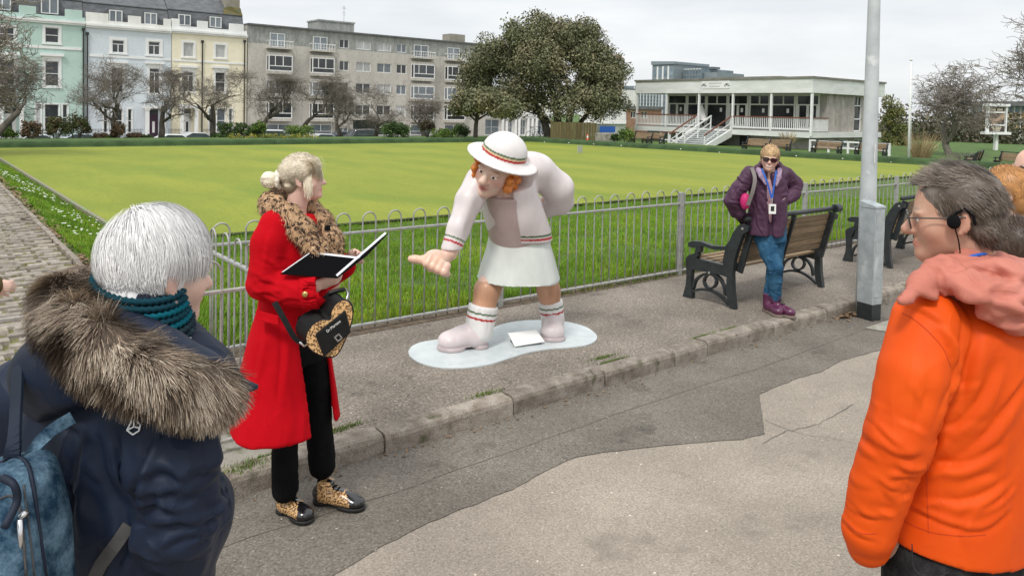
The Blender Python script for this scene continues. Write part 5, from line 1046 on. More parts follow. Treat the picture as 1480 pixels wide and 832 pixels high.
mb = MB(); mb.obox(cb+[0, 0, .62]-ax2*.088, (ax1, ax2, (0, 0, 1)), (.058, .003, .40)); dr = mb.build('door', 'galv_box', cab, bev=.002)
mb = MB(); mb.obox(cb+[0, 0, .96]-ax2*.093+ax1*.03, (ax1, ax2, (0, 0, 1)), (.006, .002, .006)); mb.obox(cb+[0, 0, .96]-ax2*.0935+ax1*.048, (ax1, ax2, (0, 0, 1)), (.005, .0025, .005)); mb.build('lock', 'bolt', dr)
# ------------------------------------------------------------------ smooth solid modelling: signed distance grid -> mesh
def unit(v): v = np.asarray(v, float); return v/(np.linalg.norm(v)+1e-12)
class SDF:
    def __init__(s, lo, hi, h):
        s.lo = np.array(lo, float); s.h = h; n = np.ceil((np.array(hi, float)-s.lo)/h).astype(int)+1
        s.ax = [s.lo[i]+h*np.arange(n[i]) for i in range(3)]; s.D = np.full(n, .5, dtype=np.float32)
    def _ap(s, lo, hi, fn, k, op):
        pad = k+2*s.h; sl = []
        for i in range(3):
            a = int(max(0, math.floor((lo[i]-pad-s.lo[i])/s.h))); b = int(min(len(s.ax[i]), math.ceil((hi[i]+pad-s.lo[i])/s.h)+1))
            if b <= a: return s
            sl.append(slice(a, b))
        X, Y, Z = s.ax[0][sl[0]][:, None, None], s.ax[1][sl[1]][None, :, None], s.ax[2][sl[2]][None, None, :]
        d = fn(X, Y, Z); A = s.D[tuple(sl)]
        if op == 'u':
            t = np.clip(.5+.5*(A-d)/k, 0, 1); R_ = A*(1-t)+d*t-k*t*(1-t)
        elif op == 's':
            t = np.clip(.5-.5*(A+d)/k, 0, 1); R_ = A*(1-t)-d*t+k*t*(1-t)
        else:
            t = np.clip(.5-.5*(A-d)/k, 0, 1); R_ = A*(1-t)+d*t+k*t*(1-t)
        s.D[tuple(sl)] = R_; return s
    def ell(s, c, r, Rm=None, k=.01, op='u'):
        c = np.array(c, float); r = np.broadcast_to(np.asarray(r, float), (3,)); m = r.max(); Rm = np.eye(3) if Rm is None else np.asarray(Rm)
        def fn(X, Y, Z):
            x, y, z = X-c[0], Y-c[1], Z-c[2]; q = [(x*Rm[0, i]+y*Rm[1, i]+z*Rm[2, i]) for i in range(3)]
            k0 = np.sqrt(sum((q[i]/r[i])**2 for i in range(3))); k1 = np.sqrt(sum((q[i]/r[i]**2)**2 for i in range(3)))+1e-9; return np.where(k0 < .05, -r.min(), k0*(k0-1)/k1)
        return s._ap(c-m, c+m, fn, k, op)
    def cone(s, a, b, ra, rb, k=.01, op='u', flat=None, f=1.0):
        a = np.array(a, float); b = np.array(b, float); d = b-a; L2 = d@d+1e-12; m = max(ra, rb)*max(1, f); n = None if flat is None else unit(flat)
        def fn(X, Y, Z):
            x, y, z = X-a[0], Y-a[1], Z-a[2]; t = np.clip((x*d[0]+y*d[1]+z*d[2])/L2, 0, 1); r = ra+(rb-ra)*t
            x, y, z = x-d[0]*t, y-d[1]*t, z-d[2]*t
            if n is not None: w = (x*n[0]+y*n[1]+z*n[2])*(1/f-1); x, y, z = x+n[0]*w, y+n[1]*w, z+n[2]*w
            return (np.sqrt(x*x+y*y+z*z)-r)*min(1, f)
        return s._ap(np.minimum(a, b)-m, np.maximum(a, b)+m, fn, k, op)
    def chain(s, pts, rr, k=.01, op='u', flat=None, f=1.0):
        rr = np.broadcast_to(np.asarray(rr, float), (len(pts),))
        for i in range(len(pts)-1): s.cone(pts[i], pts[i+1], rr[i], rr[i+1], k, op, flat, f)
        return s
    def box(s, c, h, Rm=None, r=.005, k=.005, op='u'):
        c = np.array(c, float); h = np.array(h, float)-r; m = np.linalg.norm(h)+r; Rm = np.eye(3) if Rm is None else np.asarray(Rm)
        def fn(X, Y, Z):
            x, y, z = X-c[0], Y-c[1], Z-c[2]; q = [np.abs(x*Rm[0, i]+y*Rm[1, i]+z*Rm[2, i])-h[i] for i in range(3)]
            return np.sqrt(sum(np.maximum(v, 0)**2 for v in q))+np.minimum(np.maximum(np.maximum(q[0], q[1]), q[2]), 0)-r
        return s._ap(c-m, c+m, fn, k, op)
    def loft(s, path, ra, rb, side, k=.02, op='u'):
        """tapering body of oval section, swept along its long axis: ra along 'side', rb across"""
        p = np.asarray(path, float); n = len(p); ra = np.broadcast_to(np.asarray(ra, float), (n,)); rb = np.broadcast_to(np.asarray(rb, float), (n,)); sd_ = np.broadcast_to(np.asarray(side, float), (n, 3))[0]
        w = unit(p[-1]-p[0]); u = unit(sd_-w*(sd_@w)); v = np.cross(w, u); m = max(ra.max(), rb.max())
        P5 = spline(np.c_[p, ra, rb][:, :3], 6) if n > 2 else p; x0 = np.arange(n); x1 = np.linspace(0, n-1, len(P5)); A5, B5 = (spline(np.c_[ra, rb, ra*0], 6)[:, :2].T if n > 2 else (ra, rb)); sk = (P5-p[0])@w; cu, cv_ = (P5-p[0])@u, (P5-p[0])@v
        def fn(X, Y, Z):
            x, y, z = X-p[0][0], Y-p[0][1], Z-p[0][2]; t = x*w[0]+y*w[1]+z*w[2]; qa = (x*u[0]+y*u[1]+z*u[2])-np.interp(t, sk, cu); qb = (x*v[0]+y*v[1]+z*v[2])-np.interp(t, sk, cv_); A = np.interp(t, sk, A5); B = np.interp(t, sk, B5)
            dd = (np.sqrt((qa/A)**2+(qb/B)**2)-1)*np.minimum(A, B); return np.maximum(dd, np.maximum(-t, t-sk[-1]))
        return s._ap(p.min(0)-m, p.max(0)+m, fn, k, op)
    def hollow(s, t): s.D = np.maximum(s.D, -(s.D+t)); return s
    def plane(s, c, n, k=.004):
        """cut away everything on the side n points to"""
        c = np.array(c, float); n = unit(n)
        d = (s.ax[0][:, None, None]-c[0])*n[0]+(s.ax[1][None, :, None]-c[1])*n[1]+(s.ax[2][None, None, :]-c[2])*n[2]; s.D = np.maximum(s.D, d).astype(np.float32); return s
    def sub(s, o): s.D = np.maximum(s.D, -o.D); return s
    def mesh(s):
        D = np.pad(s.D, 1, constant_values=.5); ins = D < 0; lo = s.lo-s.h
        c = ins[:-1, :-1, :-1].astype(np.int8)
        tot = sum(ins[a:ins.shape[0]-1+a, b:ins.shape[1]-1+b, g:ins.shape[2]-1+g].astype(np.int8) for a in (0, 1) for b in (0, 1) for g in (0, 1))
        act = (tot > 0) & (tot < 8); I = np.argwhere(act); idx = np.full(act.shape, -1, dtype=np.int64); idx[act] = np.arange(len(I))
        P = np.zeros((len(I), 3)); C = np.zeros(len(I))
        for ax in range(3):
            o1, o2 = [q for q in range(3) if q != ax]
            for a in (0, 1):
                for b in (0, 1):
                    q0 = I.copy(); q0[:, o1] += a; q0[:, o2] += b; q1 = q0.copy(); q1[:, ax] += 1
                    d0 = D[tuple(q0.T)]; d1 = D[tuple(q1.T)]; m = (d0 < 0) != (d1 < 0); t = np.where(m, d0/np.where(m, d0-d1, 1), 0)
                    pos = (q0-I).astype(float); pos[:, ax] += t; P += pos*m[:, None]; C += m
        V = lo+(I+P/C[:, None])*s.h; F = []
        for ax in range(3):
            o1, o2 = [(1, 2), (2, 0), (0, 1)][ax]; sl0 = [slice(None)]*3; sl1 = [slice(None)]*3; sl0[ax] = slice(0, -1); sl1[ax] = slice(1, None)
            A, B = ins[tuple(sl0)], ins[tuple(sl1)]; E_ = np.argwhere(A != B); E_ = E_[(E_[:, o1] > 0) & (E_[:, o2] > 0)]; fl = A[tuple(E_.T)]
            def cell(da, db): q = E_.copy(); q[:, o1] -= da; q[:, o2] -= db; q = np.minimum(q, np.array(idx.shape)-1); return idx[tuple(q.T)]
            Q = np.stack((cell(1, 1), cell(0, 1), cell(0, 0), cell(1, 0)), 1); Q[~fl] = Q[~fl][:, ::-1]; F.append(Q)
        F = np.vstack(F); F = F[(F >= 0).all(1)]
        return V, F
def vnormals(V, F):
    n = np.cross(V[F[:, 2]]-V[F[:, 0]], V[F[:, 3]]-V[F[:, 1]]); N_ = np.zeros_like(V)
    for i in range(4): np.add.at(N_, F[:, i], n)
    return N_/(np.linalg.norm(N_, axis=1)[:, None]+1e-12)
def relax(V, F, it=2, w=.5):
    for _ in range(it):
        S = np.zeros_like(V); c = np.zeros(len(V))
        for i in range(4): np.add.at(S, F[:, i], V[F[:, (i+1) % 4]]+V[F[:, (i+3) % 4]]); np.add.at(c, F[:, i], 2)
        V = V*(1-w)+w*S/np.maximum(c, 1)[:, None]
    return V
def folds(V, F, amp, freq, axis, seed=0, ridge=True, mask=None, aniso=.22):
    """cloth folds: noise stretched along 'axis' pushed out along the normals"""
    N_ = vnormals(V, F); a = unit(axis); q = V*freq; along = (q@a)[:, None]*a; q = q-along+along*aniso
    q = q+.35*np.c_[vnoise(V*freq*.5, seed+1), vnoise(V*freq*.5, seed+2), vnoise(V*freq*.5, seed+3)]
    n = vnoise(q, seed); n = 1-2*np.abs(n) if ridge else n; n = n*.75+.25*vnoise(q*2.1, seed+7)
    m = 1 if mask is None else mask[:, None]
    return V+N_*(amp*n)[:, None]*m
def hug(c, Rm, r, d0=None, w=.6, out=1.02):
    """strand follower: stay just outside an ellipsoid, steer along field d0(p)"""
    c = np.array(c, float); r = np.array(r, float)
    def fn(p, d, t):
        q = (p-c)@Rm; k = np.linalg.norm(q/r, axis=1); n = (q/r**2)@Rm.T; n /= np.linalg.norm(n, axis=1)[:, None]+1e-9
        if d0 is not None: e = d0(p, t); d = d*(1-w)+e*w
        dn = (d*n).sum(1); d = d+n*(np.clip((out-k)*9, -.45, .35)-dn)[:, None]; return d/(np.linalg.norm(d, axis=1)[:, None]+1e-9)
    return fn
from mathutils.bvhtree import BVHTree
def caster(V, F, fig, dflt=-.2):
    """point of a surface seen at a photograph pixel"""
    bv = BVHTree.FromPolygons([tuple(x) for x in V], [tuple(q) for q in F.tolist()])
    def hit(px, py, off=.0005):
        o = fig.P(px, py, -min(1.0, fig.d*.8)); d = unit(fig.P(px, py, 0)-o); h = bv.ray_cast(Vector(o), Vector(d)); return np.array(h[0])-d*off if h[0] is not None else fig.P(px, py, dflt)
    return hit
def creases(V, F, lines, back=None, it=1):
    """press fold lines into cloth: lines of (local 3D points, depth, width); a sharp valley with a soft roll beside it"""
    N_ = vnormals(V, F); off = np.zeros(len(V))
    for pts, amp, w in lines:
        q = np.asarray(pts, float); q = spline(q, 6) if len(q) > 2 else q; best = np.full(len(V), 9.0); sgn = np.zeros(len(V)); par = np.zeros(len(V)); n = len(q)
        sel = np.where((np.abs(V-(q.min(0)+q.max(0))/2) < (q.max(0)-q.min(0))/2+np.array((4*w, .16, 4*w))).all(1))[0]
        if len(sel) == 0: continue
        X = V[sel][:, [0, 2]]; bd = np.full(len(sel), 9.0); sg = np.zeros(len(sel)); pr = np.zeros(len(sel))
        for i in range(n-1):
            a, b = q[i, [0, 2]], q[i+1, [0, 2]]; d = b-a; L2 = d@d+1e-12; r = X-a; tt = np.clip((r@d)/L2, 0, 1); e = r-tt[:, None]*d; dist = np.hypot(e[:, 0], e[:, 1]); cr = d[0]*r[:, 1]-d[1]*r[:, 0]; m = dist < bd; bd[m] = dist[m]; sg[m] = np.sign(cr[m]); pr[m] = (i+tt[m])/(n-1)
        t = bd*sg/w; f = (-1.1*np.exp(-np.abs(t)*1.5)+.9*np.exp(-((t-1.4)/1.0)**2))*np.sin(PI*np.clip(pr, .02, .98))**.6; f = np.where((N_[sel, 1] < .35), f, 0); off[sel] += amp*f
    return V+N_*off[:, None]
def rnd_creases(fig, box, n, ang, spread, length, amp, w, seed, dy=-.15):
    g = random.Random(seed); out = []
    for k in range(n):
        x, y = g.uniform(box[0], box[2]), g.uniform(box[1], box[3]); a = ang+g.gauss(0, spread); l = length*g.uniform(.5, 1.4); c = g.uniform(-.25, .25); dx, dy_ = math.cos(a)*l/2, math.sin(a)*l/2
        out.append(([fig.P(x-dx, y-dy_, dy), fig.P(x+dy_*c, y-dx*c, dy), fig.P(x+dx, y+dy_, dy)], amp*g.uniform(.5, 1.3)*g.choice((1, 1, -1)), w*g.uniform(.7, 1.4)))
    return out
# ------------------------------------------------------------------ people: built in a frame that faces the camera (x right, y away, z up)
_XR = np.array((math.cos(YAW), math.sin(YAW), 0)); _YF = np.array((-math.sin(YAW), math.cos(YAW), 0)); _FR = np.stack((_XR, _YF, (0, 0, 1)))
class Fig:
    def __init__(s, name, px, py, z, label, cat, d=None, group=None):
        s.o = gr(px, py, z) if d is None else at(px, py, d)
        if d is not None: s.o[2] = z
        q = _MC.T @ (s.o-_C); s.d = -q[2]; s.m = s.d/FPX          # metres per photograph pixel at its depth
        s.t = thing(name, tuple(s.o), label, cat, group, rz=YAW)
    def P(s, px, py, dy=0.0): return _FR @ (at(px, py, s.d+dy)-s.o)
    def add(s, name, v, f, m, part=None, smooth=True, col=None, label=None, **k):
        v = np.asarray(v, float); org = (v.min(0)+v.max(0))/2; me = raw_mesh(name, v-org, f, smooth); o = link(name, me, m, part or s.t); o.location = org-(np.array(part.location) if part else 0)
        if col is not None:
            a = me.color_attributes.new('Col', 'FLOAT_COLOR', 'POINT'); c = np.ones((len(v), 4), dtype=np.float32); c[:, :3] = col; a.data.foreach_set('color', c.ravel())
        if label: o['label'] = label
        if k.get('bev'): q = o.modifiers.new('bevel', 'BEVEL'); q.width = k['bev']; q.segments = 2; q.limit_method = 'ANGLE'
        if k.get('kind'): o['kind'] = k['kind']
        return o
    def mb(s, name, b, m, part=None, smooth=False, **k): return s.add(name, np.array(b.v), b.f, m, part, smooth, **k)
def rot_facing(fx, fy, tilt=0, roll=0):
    """columns: right, forward, up of a head or body facing (fx, fy); tilt > 0 looks up, roll tips to its right"""
    f = unit((fx, fy, 0)); r = np.array((f[1], -f[0], 0)); u = np.array((0, 0, 1.)); f2 = f*math.cos(tilt)+u*math.sin(tilt); u2 = -f*math.sin(tilt)+u*math.cos(tilt)
    r2 = r*math.cos(roll)-u2*math.sin(roll); u3 = u2*math.cos(roll)+r*math.sin(roll); return np.stack((r2, f2, u3), 1)
def head(S, c, Rm, s=1.0, neck=None, ears=True, nose=1.0, jaw=1.0, old=0.0, smile=0.0):
    c = np.array(c, float); T = lambda x, y, z: c+Rm@(np.array((x, y, z))*s)
    E = lambda p, r, k, op='u', q=None: S.ell(T(*p), np.array(r)*s, Rm if q is None else q, k*s, op)
    E((0, -.012, .035), (.076, .096, .088), .01); E((0, .024, -.028), (.061, .066, .085), .03)
    S.cone(T(0, .03, -.06), T(0, .060, -.092), .046*s*jaw, .026*s*jaw, .03*s)
    for q in (-1, 1):
        E((q*.040, .048, -.028-.002*smile), (.026, .028, .026), .022); E((q*.030, .078, .014), (.026, .013, .009), .012); E((q*.031, .099, -.003), (.017, .015, .011), .010, 's')
        E((q*.031, .0795, .0045), (.0165, .0105, .0052), .004); E((q*.031, .0785, -.0095), (.0155, .0095, .004), .004)
        E((q*.0125, .094, -.036), (.0085*nose, .011, .0075), .005); E((q*.0065, .104, -.0445), (.003, .004, .003), .002, 's')
        if smile: E((q*.027, .082, -.056+.004), (.008, .010, .010), .010)
        if old: S.cone(T(q*.022, .088, -.04), T(q*.033, .074, -.072), .002*s, .002*s, .006*s, 's')
        if ears:
            Re = Rm@np.array(Matrix.Rotation(q*.35, 3, 'Z')); E((q*.077, -.012, -.006), (.0085, .019, .031), .005, q=Re); E((q*.086, -.008, -.002), (.006, .011, .018), .004, 's', Re); E((q*.078, -.004, -.034), (.007, .009, .010), .005)
    S.cone(T(0, .082, .006), T(0, .108, -.030), .0085*s, .0120*s*nose, .010*s); E((0, .108, -.034), (.0115*nose, .011, .010), .006)
    E((0, .0885, -.0595), (.022+.006*smile, .0105, .0052), .005); E((0, .0865, -.0695), (.019+.006*smile, .0105, .0060), .005); E((0, .101, -.0645), (.021+.006*smile, .011, .0014), .003, 's')
    E((0, .077, -.093), (.021*jaw, .016, .015), .014)
    if neck is not None: S.cone(T(0, -.022, -.06), np.array(neck), .052*s, .058*s, .02*s)
    return T
def face_col(V, T, Rm, c, s, skin, lip, blush=.35, brow=(.25, .19, .13), browm=.7):
    q = (V-np.array(c))@Rm/s; col = np.tile(np.array(skin, float), (len(V), 1)); ad = lambda cen, rad: np.exp(-(((q-np.array(cen))/np.array(rad))**2).sum(1))
    for sg in (-1, 1):
        w = (ad((sg*.043, .06, -.03), (.024, .03, .02))*blush)[:, None]; col = col*(1-w)+w*np.array(lip)*1.15
        if browm: w = (np.clip(ad((sg*.031, .086, .0235), (.019, .02, .0042))*1.6, 0, 1)*browm)[:, None]; col = col*(1-w)+w*np.array(brow)
        w = (ad((sg*.08, -.01, -.005), (.012, .022, .032))*.3)[:, None]; col = col*(1-w)+w*np.array(lip)
    w = (ad((0, .108, -.036), (.016, .02, .014))*.35)[:, None]; col = col*(1-w)+w*np.array(lip)
    w = np.clip(ad((0, .094, -.0645), (.023, .02, .0095))*1.5, 0, 1)[:, None]*.85; col = col*(1-w)+w*np.array(lip)
    return np.clip(col*(1+.07*fbm(V*60, 3, 2))[:, None]*(1+np.array((.02, -.10, -.10))*fbm(V*22, 3, 9)[:, None]), 0, 1)
def eyes(fig, T, Rm, s, body, iris=(.10, .14, .16)):
    for q in (-1, 1):
        S = SDF(T(q*.031, .0745, -.0025)-.02*s, T(q*.031, .0745, -.0025)+.02*s, .0025*s); S.ell(T(q*.031, .0745, -.0025), .0125*s); V, F = S.mesh(); l = (V-T(0, 0, 0))@Rm/s
        d = np.hypot(l[:, 0]-q*.031, l[:, 2]+.0025); fr = l[:, 1] > .074; col = np.tile(np.array((.75, .73, .70)), (len(V), 1)); col[(d < .0062) & fr] = iris; col[(d < .003) & fr] = (.01, .01, .01); fig.add('eye', V, F, 'eye', body, col=col)
def hand(S, w, d, n, curl=.5, side=1, s=1.0, thumb=.6, spread=.12, k=.006):
    """wrist w, pointing d, back of the hand n; side=+1: thumb on the (d x n) side; finger curl in radians per joint, scalar or one per finger"""
    d = unit(d); n = unit(np.asarray(n, float)-d*(d@np.asarray(n, float))); x = np.cross(d, n)*side; w = np.array(w, float); cu = np.broadcast_to(np.asarray(curl, float), (4,))
    Rm = np.stack((x, d, n), 1); S.ell(w+d*.050*s, np.array((.040, .052, .0165))*s, Rm, k*1.5); S.cone(w-d*.03*s, w+d*.015*s, .026*s, .027*s, k*2, flat=n, f=.75)
    for i, (off, L_, r) in enumerate(((.028, .072, .0090), (.0095, .080, .0093), (-.009, .074, .0090), (-.0265, .058, .0080))):
        a = w+d*(.086-.004*abs(i-1))*s+x*off*s; dd = unit(d+x*spread*(1.3-i)*.8); pts = [w+d*.05*s+x*off*.7*s, a]; th = 0
        for seg in (.46, .30, .24):
            th += cu[i]; v = dd*math.cos(th)-n*math.sin(th); pts.append(pts[-1]+v*L_*seg*s)
        S.chain(pts, np.array([r, r*1.02, r*.95, r*.88, r*.75])*s, k*.55)
    b = w+d*.022*s+x*.030*s; v1 = unit(d*.75+x*thumb*1.1-n*.35); v2 = unit(d*.95+x*thumb*.5-n*.35); S.chain([w+d*.012*s+x*.014*s, b, b+v1*.036*s, b+v1*.036*s+v2*.030*s], np.array([.016, .0150, .0112, .0092])*s, k)
def strands(roots, nrm, dirs, length, nseg=4, width=.0012, col=(.5, .5, .5), seed=0, grav=.0, follow=None, cvar=.25, jit=.18, lift=.15, center=None, taper=.25):
    """ribbons of hair that start at roots and lie along dirs, kept outside by their normals"""
    g = np.random.default_rng(seed); n = len(roots); L_ = np.broadcast_to(np.asarray(length, float), (n,))*g.uniform(.75, 1.2, n); p = np.array(roots, float); d = np.array(dirs, float)+g.normal(0, jit, (n, 3)); d /= np.linalg.norm(d, axis=1)[:, None]+1e-9
    d = d+nrm*lift; d /= np.linalg.norm(d, axis=1)[:, None]; sd_ = np.cross(d, nrm); sd_ /= np.linalg.norm(sd_, axis=1)[:, None]+1e-9; pts = [p]
    for i in range(nseg):
        if follow is not None: d = follow(p, d, i/nseg)
        d = d+np.array((0, 0, -grav)); d /= np.linalg.norm(d, axis=1)[:, None]+1e-9; p = p+d*(L_/nseg)[:, None]; pts.append(p)
    w = width*g.uniform(.7, 1.3, n)[:, None]; V = []
    for i, q in enumerate(pts): ww = w*(1-(1-taper)*(i/nseg)**1.5); V += [q-sd_*ww, q+sd_*ww]
    V = np.stack(V, 1); m = V.shape[1]; V = V.reshape(-1, 3); b = np.arange(n)*m; F = np.concatenate([np.stack((b+2*i, b+2*i+1, b+2*i+3, b+2*i+2), 1) for i in range(nseg)])
    c = np.asarray(col, float); c = c if c.ndim == 2 else np.tile(c, (n, 1)); c = np.clip(c*(1+cvar*g.normal(0, 1, (n, 1))), 0, 1)
    return V, F, np.repeat(c, m, 0)
def sample(V, F, n, seed=0, mask=None):
    g = np.random.default_rng(seed); a = np.linalg.norm(np.cross(V[F[:, 2]]-V[F[:, 0]], V[F[:, 3]]-V[F[:, 1]]), axis=1)
    if mask is not None: a = a*mask(V[F].mean(1))
    k = g.choice(len(F), n, p=a/a.sum()); u, v = g.uniform(0, 1, (2, n, 1)); q = V[F[k]]; p = (q[:, 0]*(1-u)+q[:, 1]*u)*(1-v)+(q[:, 3]*(1-u)+q[:, 2]*u)*v; N_ = vnormals(V, F); return p, N_[F[k]].mean(1)
mat('skin', (1, 1, 1), attr=True, rough=.5, spec=.35, sss=.12, bump=.08, bscale=500, bdist=.001); mat('eye', (1, 1, 1), attr=True, rough=.12, spec=.6)
mat('hair', (1, 1, 1), attr=True, rough=.42, spec=.35)
SKIN = (.60, .37, .28); PALE = (.66, .44, .36); LIP = (.52, .20, .17)
def leopard(name, base, mid, dark, scale, fur=0.0):
    m = mat(name, base, rough=.75 if fur else .35, bump=.5*fur, bscale=250, bdist=.006, coat=0 if fur else .25); nt = m.node_tree; n = nt.nodes; l = nt.links; b = n['Principled BSDF']
    co = n.new('ShaderNodeTexCoord').outputs['Object']; nz = n.new('ShaderNodeTexNoise'); nz.inputs['Scale'].default_value = scale*.8; l.new(co, nz.inputs['Vector'])
    ad = n.new('ShaderNodeVectorMath'); ad.operation = 'MULTIPLY_ADD'; l.new(nz.outputs['Color'], ad.inputs[0]); ad.inputs[1].default_value = (.9/scale,)*3; l.new(co, ad.inputs[2])
    v = n.new('ShaderNodeTexVoronoi'); v.inputs['Scale'].default_value = scale; l.new(ad.outputs[0], v.inputs['Vector'])
    r = n.new('ShaderNodeValToRGB'); e = r.color_ramp.elements; e[0].position = .0; e[0].color = (*mid, 1); e[1].position = .22; e[1].color = (*mid, 1)
    for p, c in ((.27, dark), (.43, dark), (.50, base)): x = e.new(p); x.color = (*c, 1)
    l.new(v.outputs['Distance'], r.inputs[0]); l.new(r.outputs[0], b.inputs['Base Color']); return m
# ------------------------------------------------------------------ guide in the red coat
mat('red_wool', (.40, .001, .006), (.50, .003, .010), rough=.9, scale=4, fine=.1, fscale=300, spec=.12, bump=.25, bscale=420, bdist=.001, crease=(5, .35, (1, 1, .35)))
mat('black_cloth', (.003, .003, .0035), (.007, .007, .008), rough=.9, spec=.12, scale=8, bump=.2, bscale=300, bdist=.001); mat('black_patent', (.008, .008, .009), rough=.18, spec=.6, coat=.6); mat('black_leather', (.004, .004, .0045), (.008, .008, .009), rough=.42, spec=.3, scale=30, bump=.12, bscale=260, bdist=.001)
mat('black_cover', (.004, .004, .005), rough=.8, spec=.06); mat('sole', (.012, .012, .012), rough=.6); mat('gold', (.62, .42, .16), rough=.28, metal=.9); mat('silver', (.65, .65, .66), rough=.25, metal=.95); mat('paper', (.74, .76, .78), (.66, .68, .71), rough=.6, scale=30); mat('cream_cloth', (.72, .66, .56), (.80, .75, .66), rough=.8, scale=30)
leopard('leopard_fur', (.50, .31, .17), (.34, .18, .085), (.02, .012, .01), 46, 1.0); leopard('leopard_skin', (.66, .40, .18), (.46, .22, .08), (.012, .008, .007), 120)
W = Fig('person', 425, 745, -.1, 'woman in a long red coat with leopard collar reading from an open folder', 'person'); P = W.P
fw = unit((.93, -.36, 0)); rt = np.array((fw[1], -fw[0], 0)); up = np.array((0, 0, 1.)); m_ = W.m
hc = P(438, 258, -.01); hs = .87; HR = rot_facing(1, .12, .10)
# body: one continuous figure under the clothes, head, neck, hands and legs
B = SDF((-.32, -.45, -.02), (.45, .42, 1.72), .0065)
T = head(B, hc, HR, hs, neck=P(424, 318, 0), jaw=1.0)
B.loft([P(424, 312), P(424, 335), P(426, 400), P(424, 440), P(420, 490)], [.05, .085, .10, .10, .12], [.07, .15, .15, .14, .17], fw, .03)
sh, el, wr = P(397, 330, -.15), P(383, 412, -.19), P(456, 414, -.19); B.chain([sh, el, wr], [.05, .042, .028], .02); sh2, el2, wr2 = P(448, 330, .17), P(478, 408, .20), P(504, 378, .06); B.chain([sh2, el2, wr2], [.05, .042, .028], .02)
hand(B, P(462, 409, -.19), P(486, 404, -.14)-P(462, 409, -.19), (.15, -.85, -.55), curl=(.35, .42, .5, .6), side=1, s=.88, thumb=.55)
hand(B, P(504, 374, .05), P(516, 365, .02)-P(504, 374, .05), (.3, .6, .6), curl=.55, side=-1, s=.8)
hip1, kn1, an1 = P(413, 510, -.06), P(414, 610, -.04), P(414, 703, -.02); hip2, kn2, an2 = P(446, 505, .08), P(457, 590, .105), P(466, 668, .135)
B.chain([hip1, kn1, an1], [.07, .042, .035], .02); B.chain([hip2, kn2, an2], [.07, .042, .035], .02)
V, F = B.mesh(); V = relax(V, F, 1, .3); col = face_col(V, T, HR, hc, hs, PALE, (.60, .22, .22), .3, (.40, .30, .2), .4)
body = W.add('body', V, F, 'skin', col=col); eyes(W, T, HR, hs, body, (.10, .2, .28))
# trousers
S = SDF((-.3, -.3, .02), (.4, .4, 1.0), .007)
S.loft([P(424, 420), P(424, 470), P(428, 520, .01)], [.115, .125, .12], [.15, .165, .16], fw, .03)
S.chain([P(413, 505, -.06), P(412, 560, -.05), P(412, 620, -.04), P(412, 706, -.02)], [.09, .070, .058, .057], .02); S.chain([P(446, 500, .08), P(454, 545, .09), P(460, 600, .11), P(466, 672, .135)], [.09, .076, .060, .060], .02)
V, F = S.mesh(); V = folds(V, F, .005, 16, (0, 0, 1), 3, aniso=.5); V = folds(V, F, .003, 34, (1, 0, .4), 9); W.add('trousers', relax(V, F, 1), F, 'black_cloth')
# coat
S = SDF((-.45, -.5, .25), (.5, .5, 1.45), .0065)
cen = [P(428, 308), P(428, 326), P(430, 375), P(426, 428), P(418, 480), P(415, 540), P(413, 612)]
ra = np.array([.075, .115, .142, .135, .155, .185, .215]); rb = np.array([.10, .185, .195, .185, .205, .25, .30]); S.loft(cen, ra, rb, fw, .02)
I_ = SDF((-.45, -.5, .25), (.5, .5, 1.45), .0065); I_.loft(cen[2:]+[P(412, 640)], ra[2:].tolist()+[.22], rb[2:].tolist()+[.31], fw, .01); I_.D += .016; S.sub(I_)
Rb = np.stack((fw, rt, up), 1); c0 = P(418, 520)+fw*.30-rt*.01
S.box(c0+up*-.12, (.22, .105, .36), Rb, .01, .01, 's'); S.box(P(428, 400)+fw*.25, (.16, .05, .25), Rb, .01, .02, 's')
S.chain([P(399, 326, -.135), P(388, 352, -.165), P(382, 408, -.195)], [.074, .073, .070], .025); S.chain([P(382, 410, -.195), P(415, 420, -.205), P(452, 421, -.20)], [.072, .073, .072], .012, flat=(0, 1, 0), f=.85)
S.chain([P(446, 326, .155), P(470, 400, .19), P(496, 384, .075)], [.074, .066, .06], .02)
S.cone(P(462, 417, -.20), P(480, 412, -.19), .050, .052, .004, 's')
S.plane(P(395, 606), unit((-.17, .05, -1)))
V, F = S.mesh(); zz = V[:, 2]; hem = P(0, 612)[2]
low = np.clip((P(0, 470)[2]-zz)/.4, 0, 1); V = folds(V, F, .026, 6.5, (0, 0, 1), 5, False, low, .08); V = folds(V, F, .006, 17, (0, 0, 1), 8, True, .3+.4*low, .3)
arm = np.exp(-(((V-P(384, 412, -.19))/np.array((.16, .12, .10)))**2).sum(1)); V = folds(V, F, .010, 20, unit(P(440, 420)-P(384, 440)), 12, True, np.clip(arm*1.2, 0, 1), 1.6)
lp = lambda *q: [P(x, y, -.24) for x, y in q]
V = creases(relax(V, F, 1, .5), F, [(lp((372, 398), (384, 408), (400, 410)), .010, .010), (lp((370, 425), (388, 424), (408, 432)), .008, .009), (lp((376, 375), (392, 385), (402, 400)), .007, .010), (lp((400, 440), (420, 432), (438, 436)), .005, .009), (lp((398, 475), (402, 520), (400, 590)), .010, .016), (lp((372, 480), (362, 540), (352, 592)), .009, .018), (lp((424, 500), (432, 550), (436, 605)), .008, .016), (lp((385, 330), (380, 360), (378, 390)), .005, .012)]+rnd_creases(W, (370, 345, 410, 440), 9, .3, .5, 24, .004, .008, 3, -.25))
V = relax(V, F, 1, .4); coat = W.add('coat', V, F, 'red_wool')
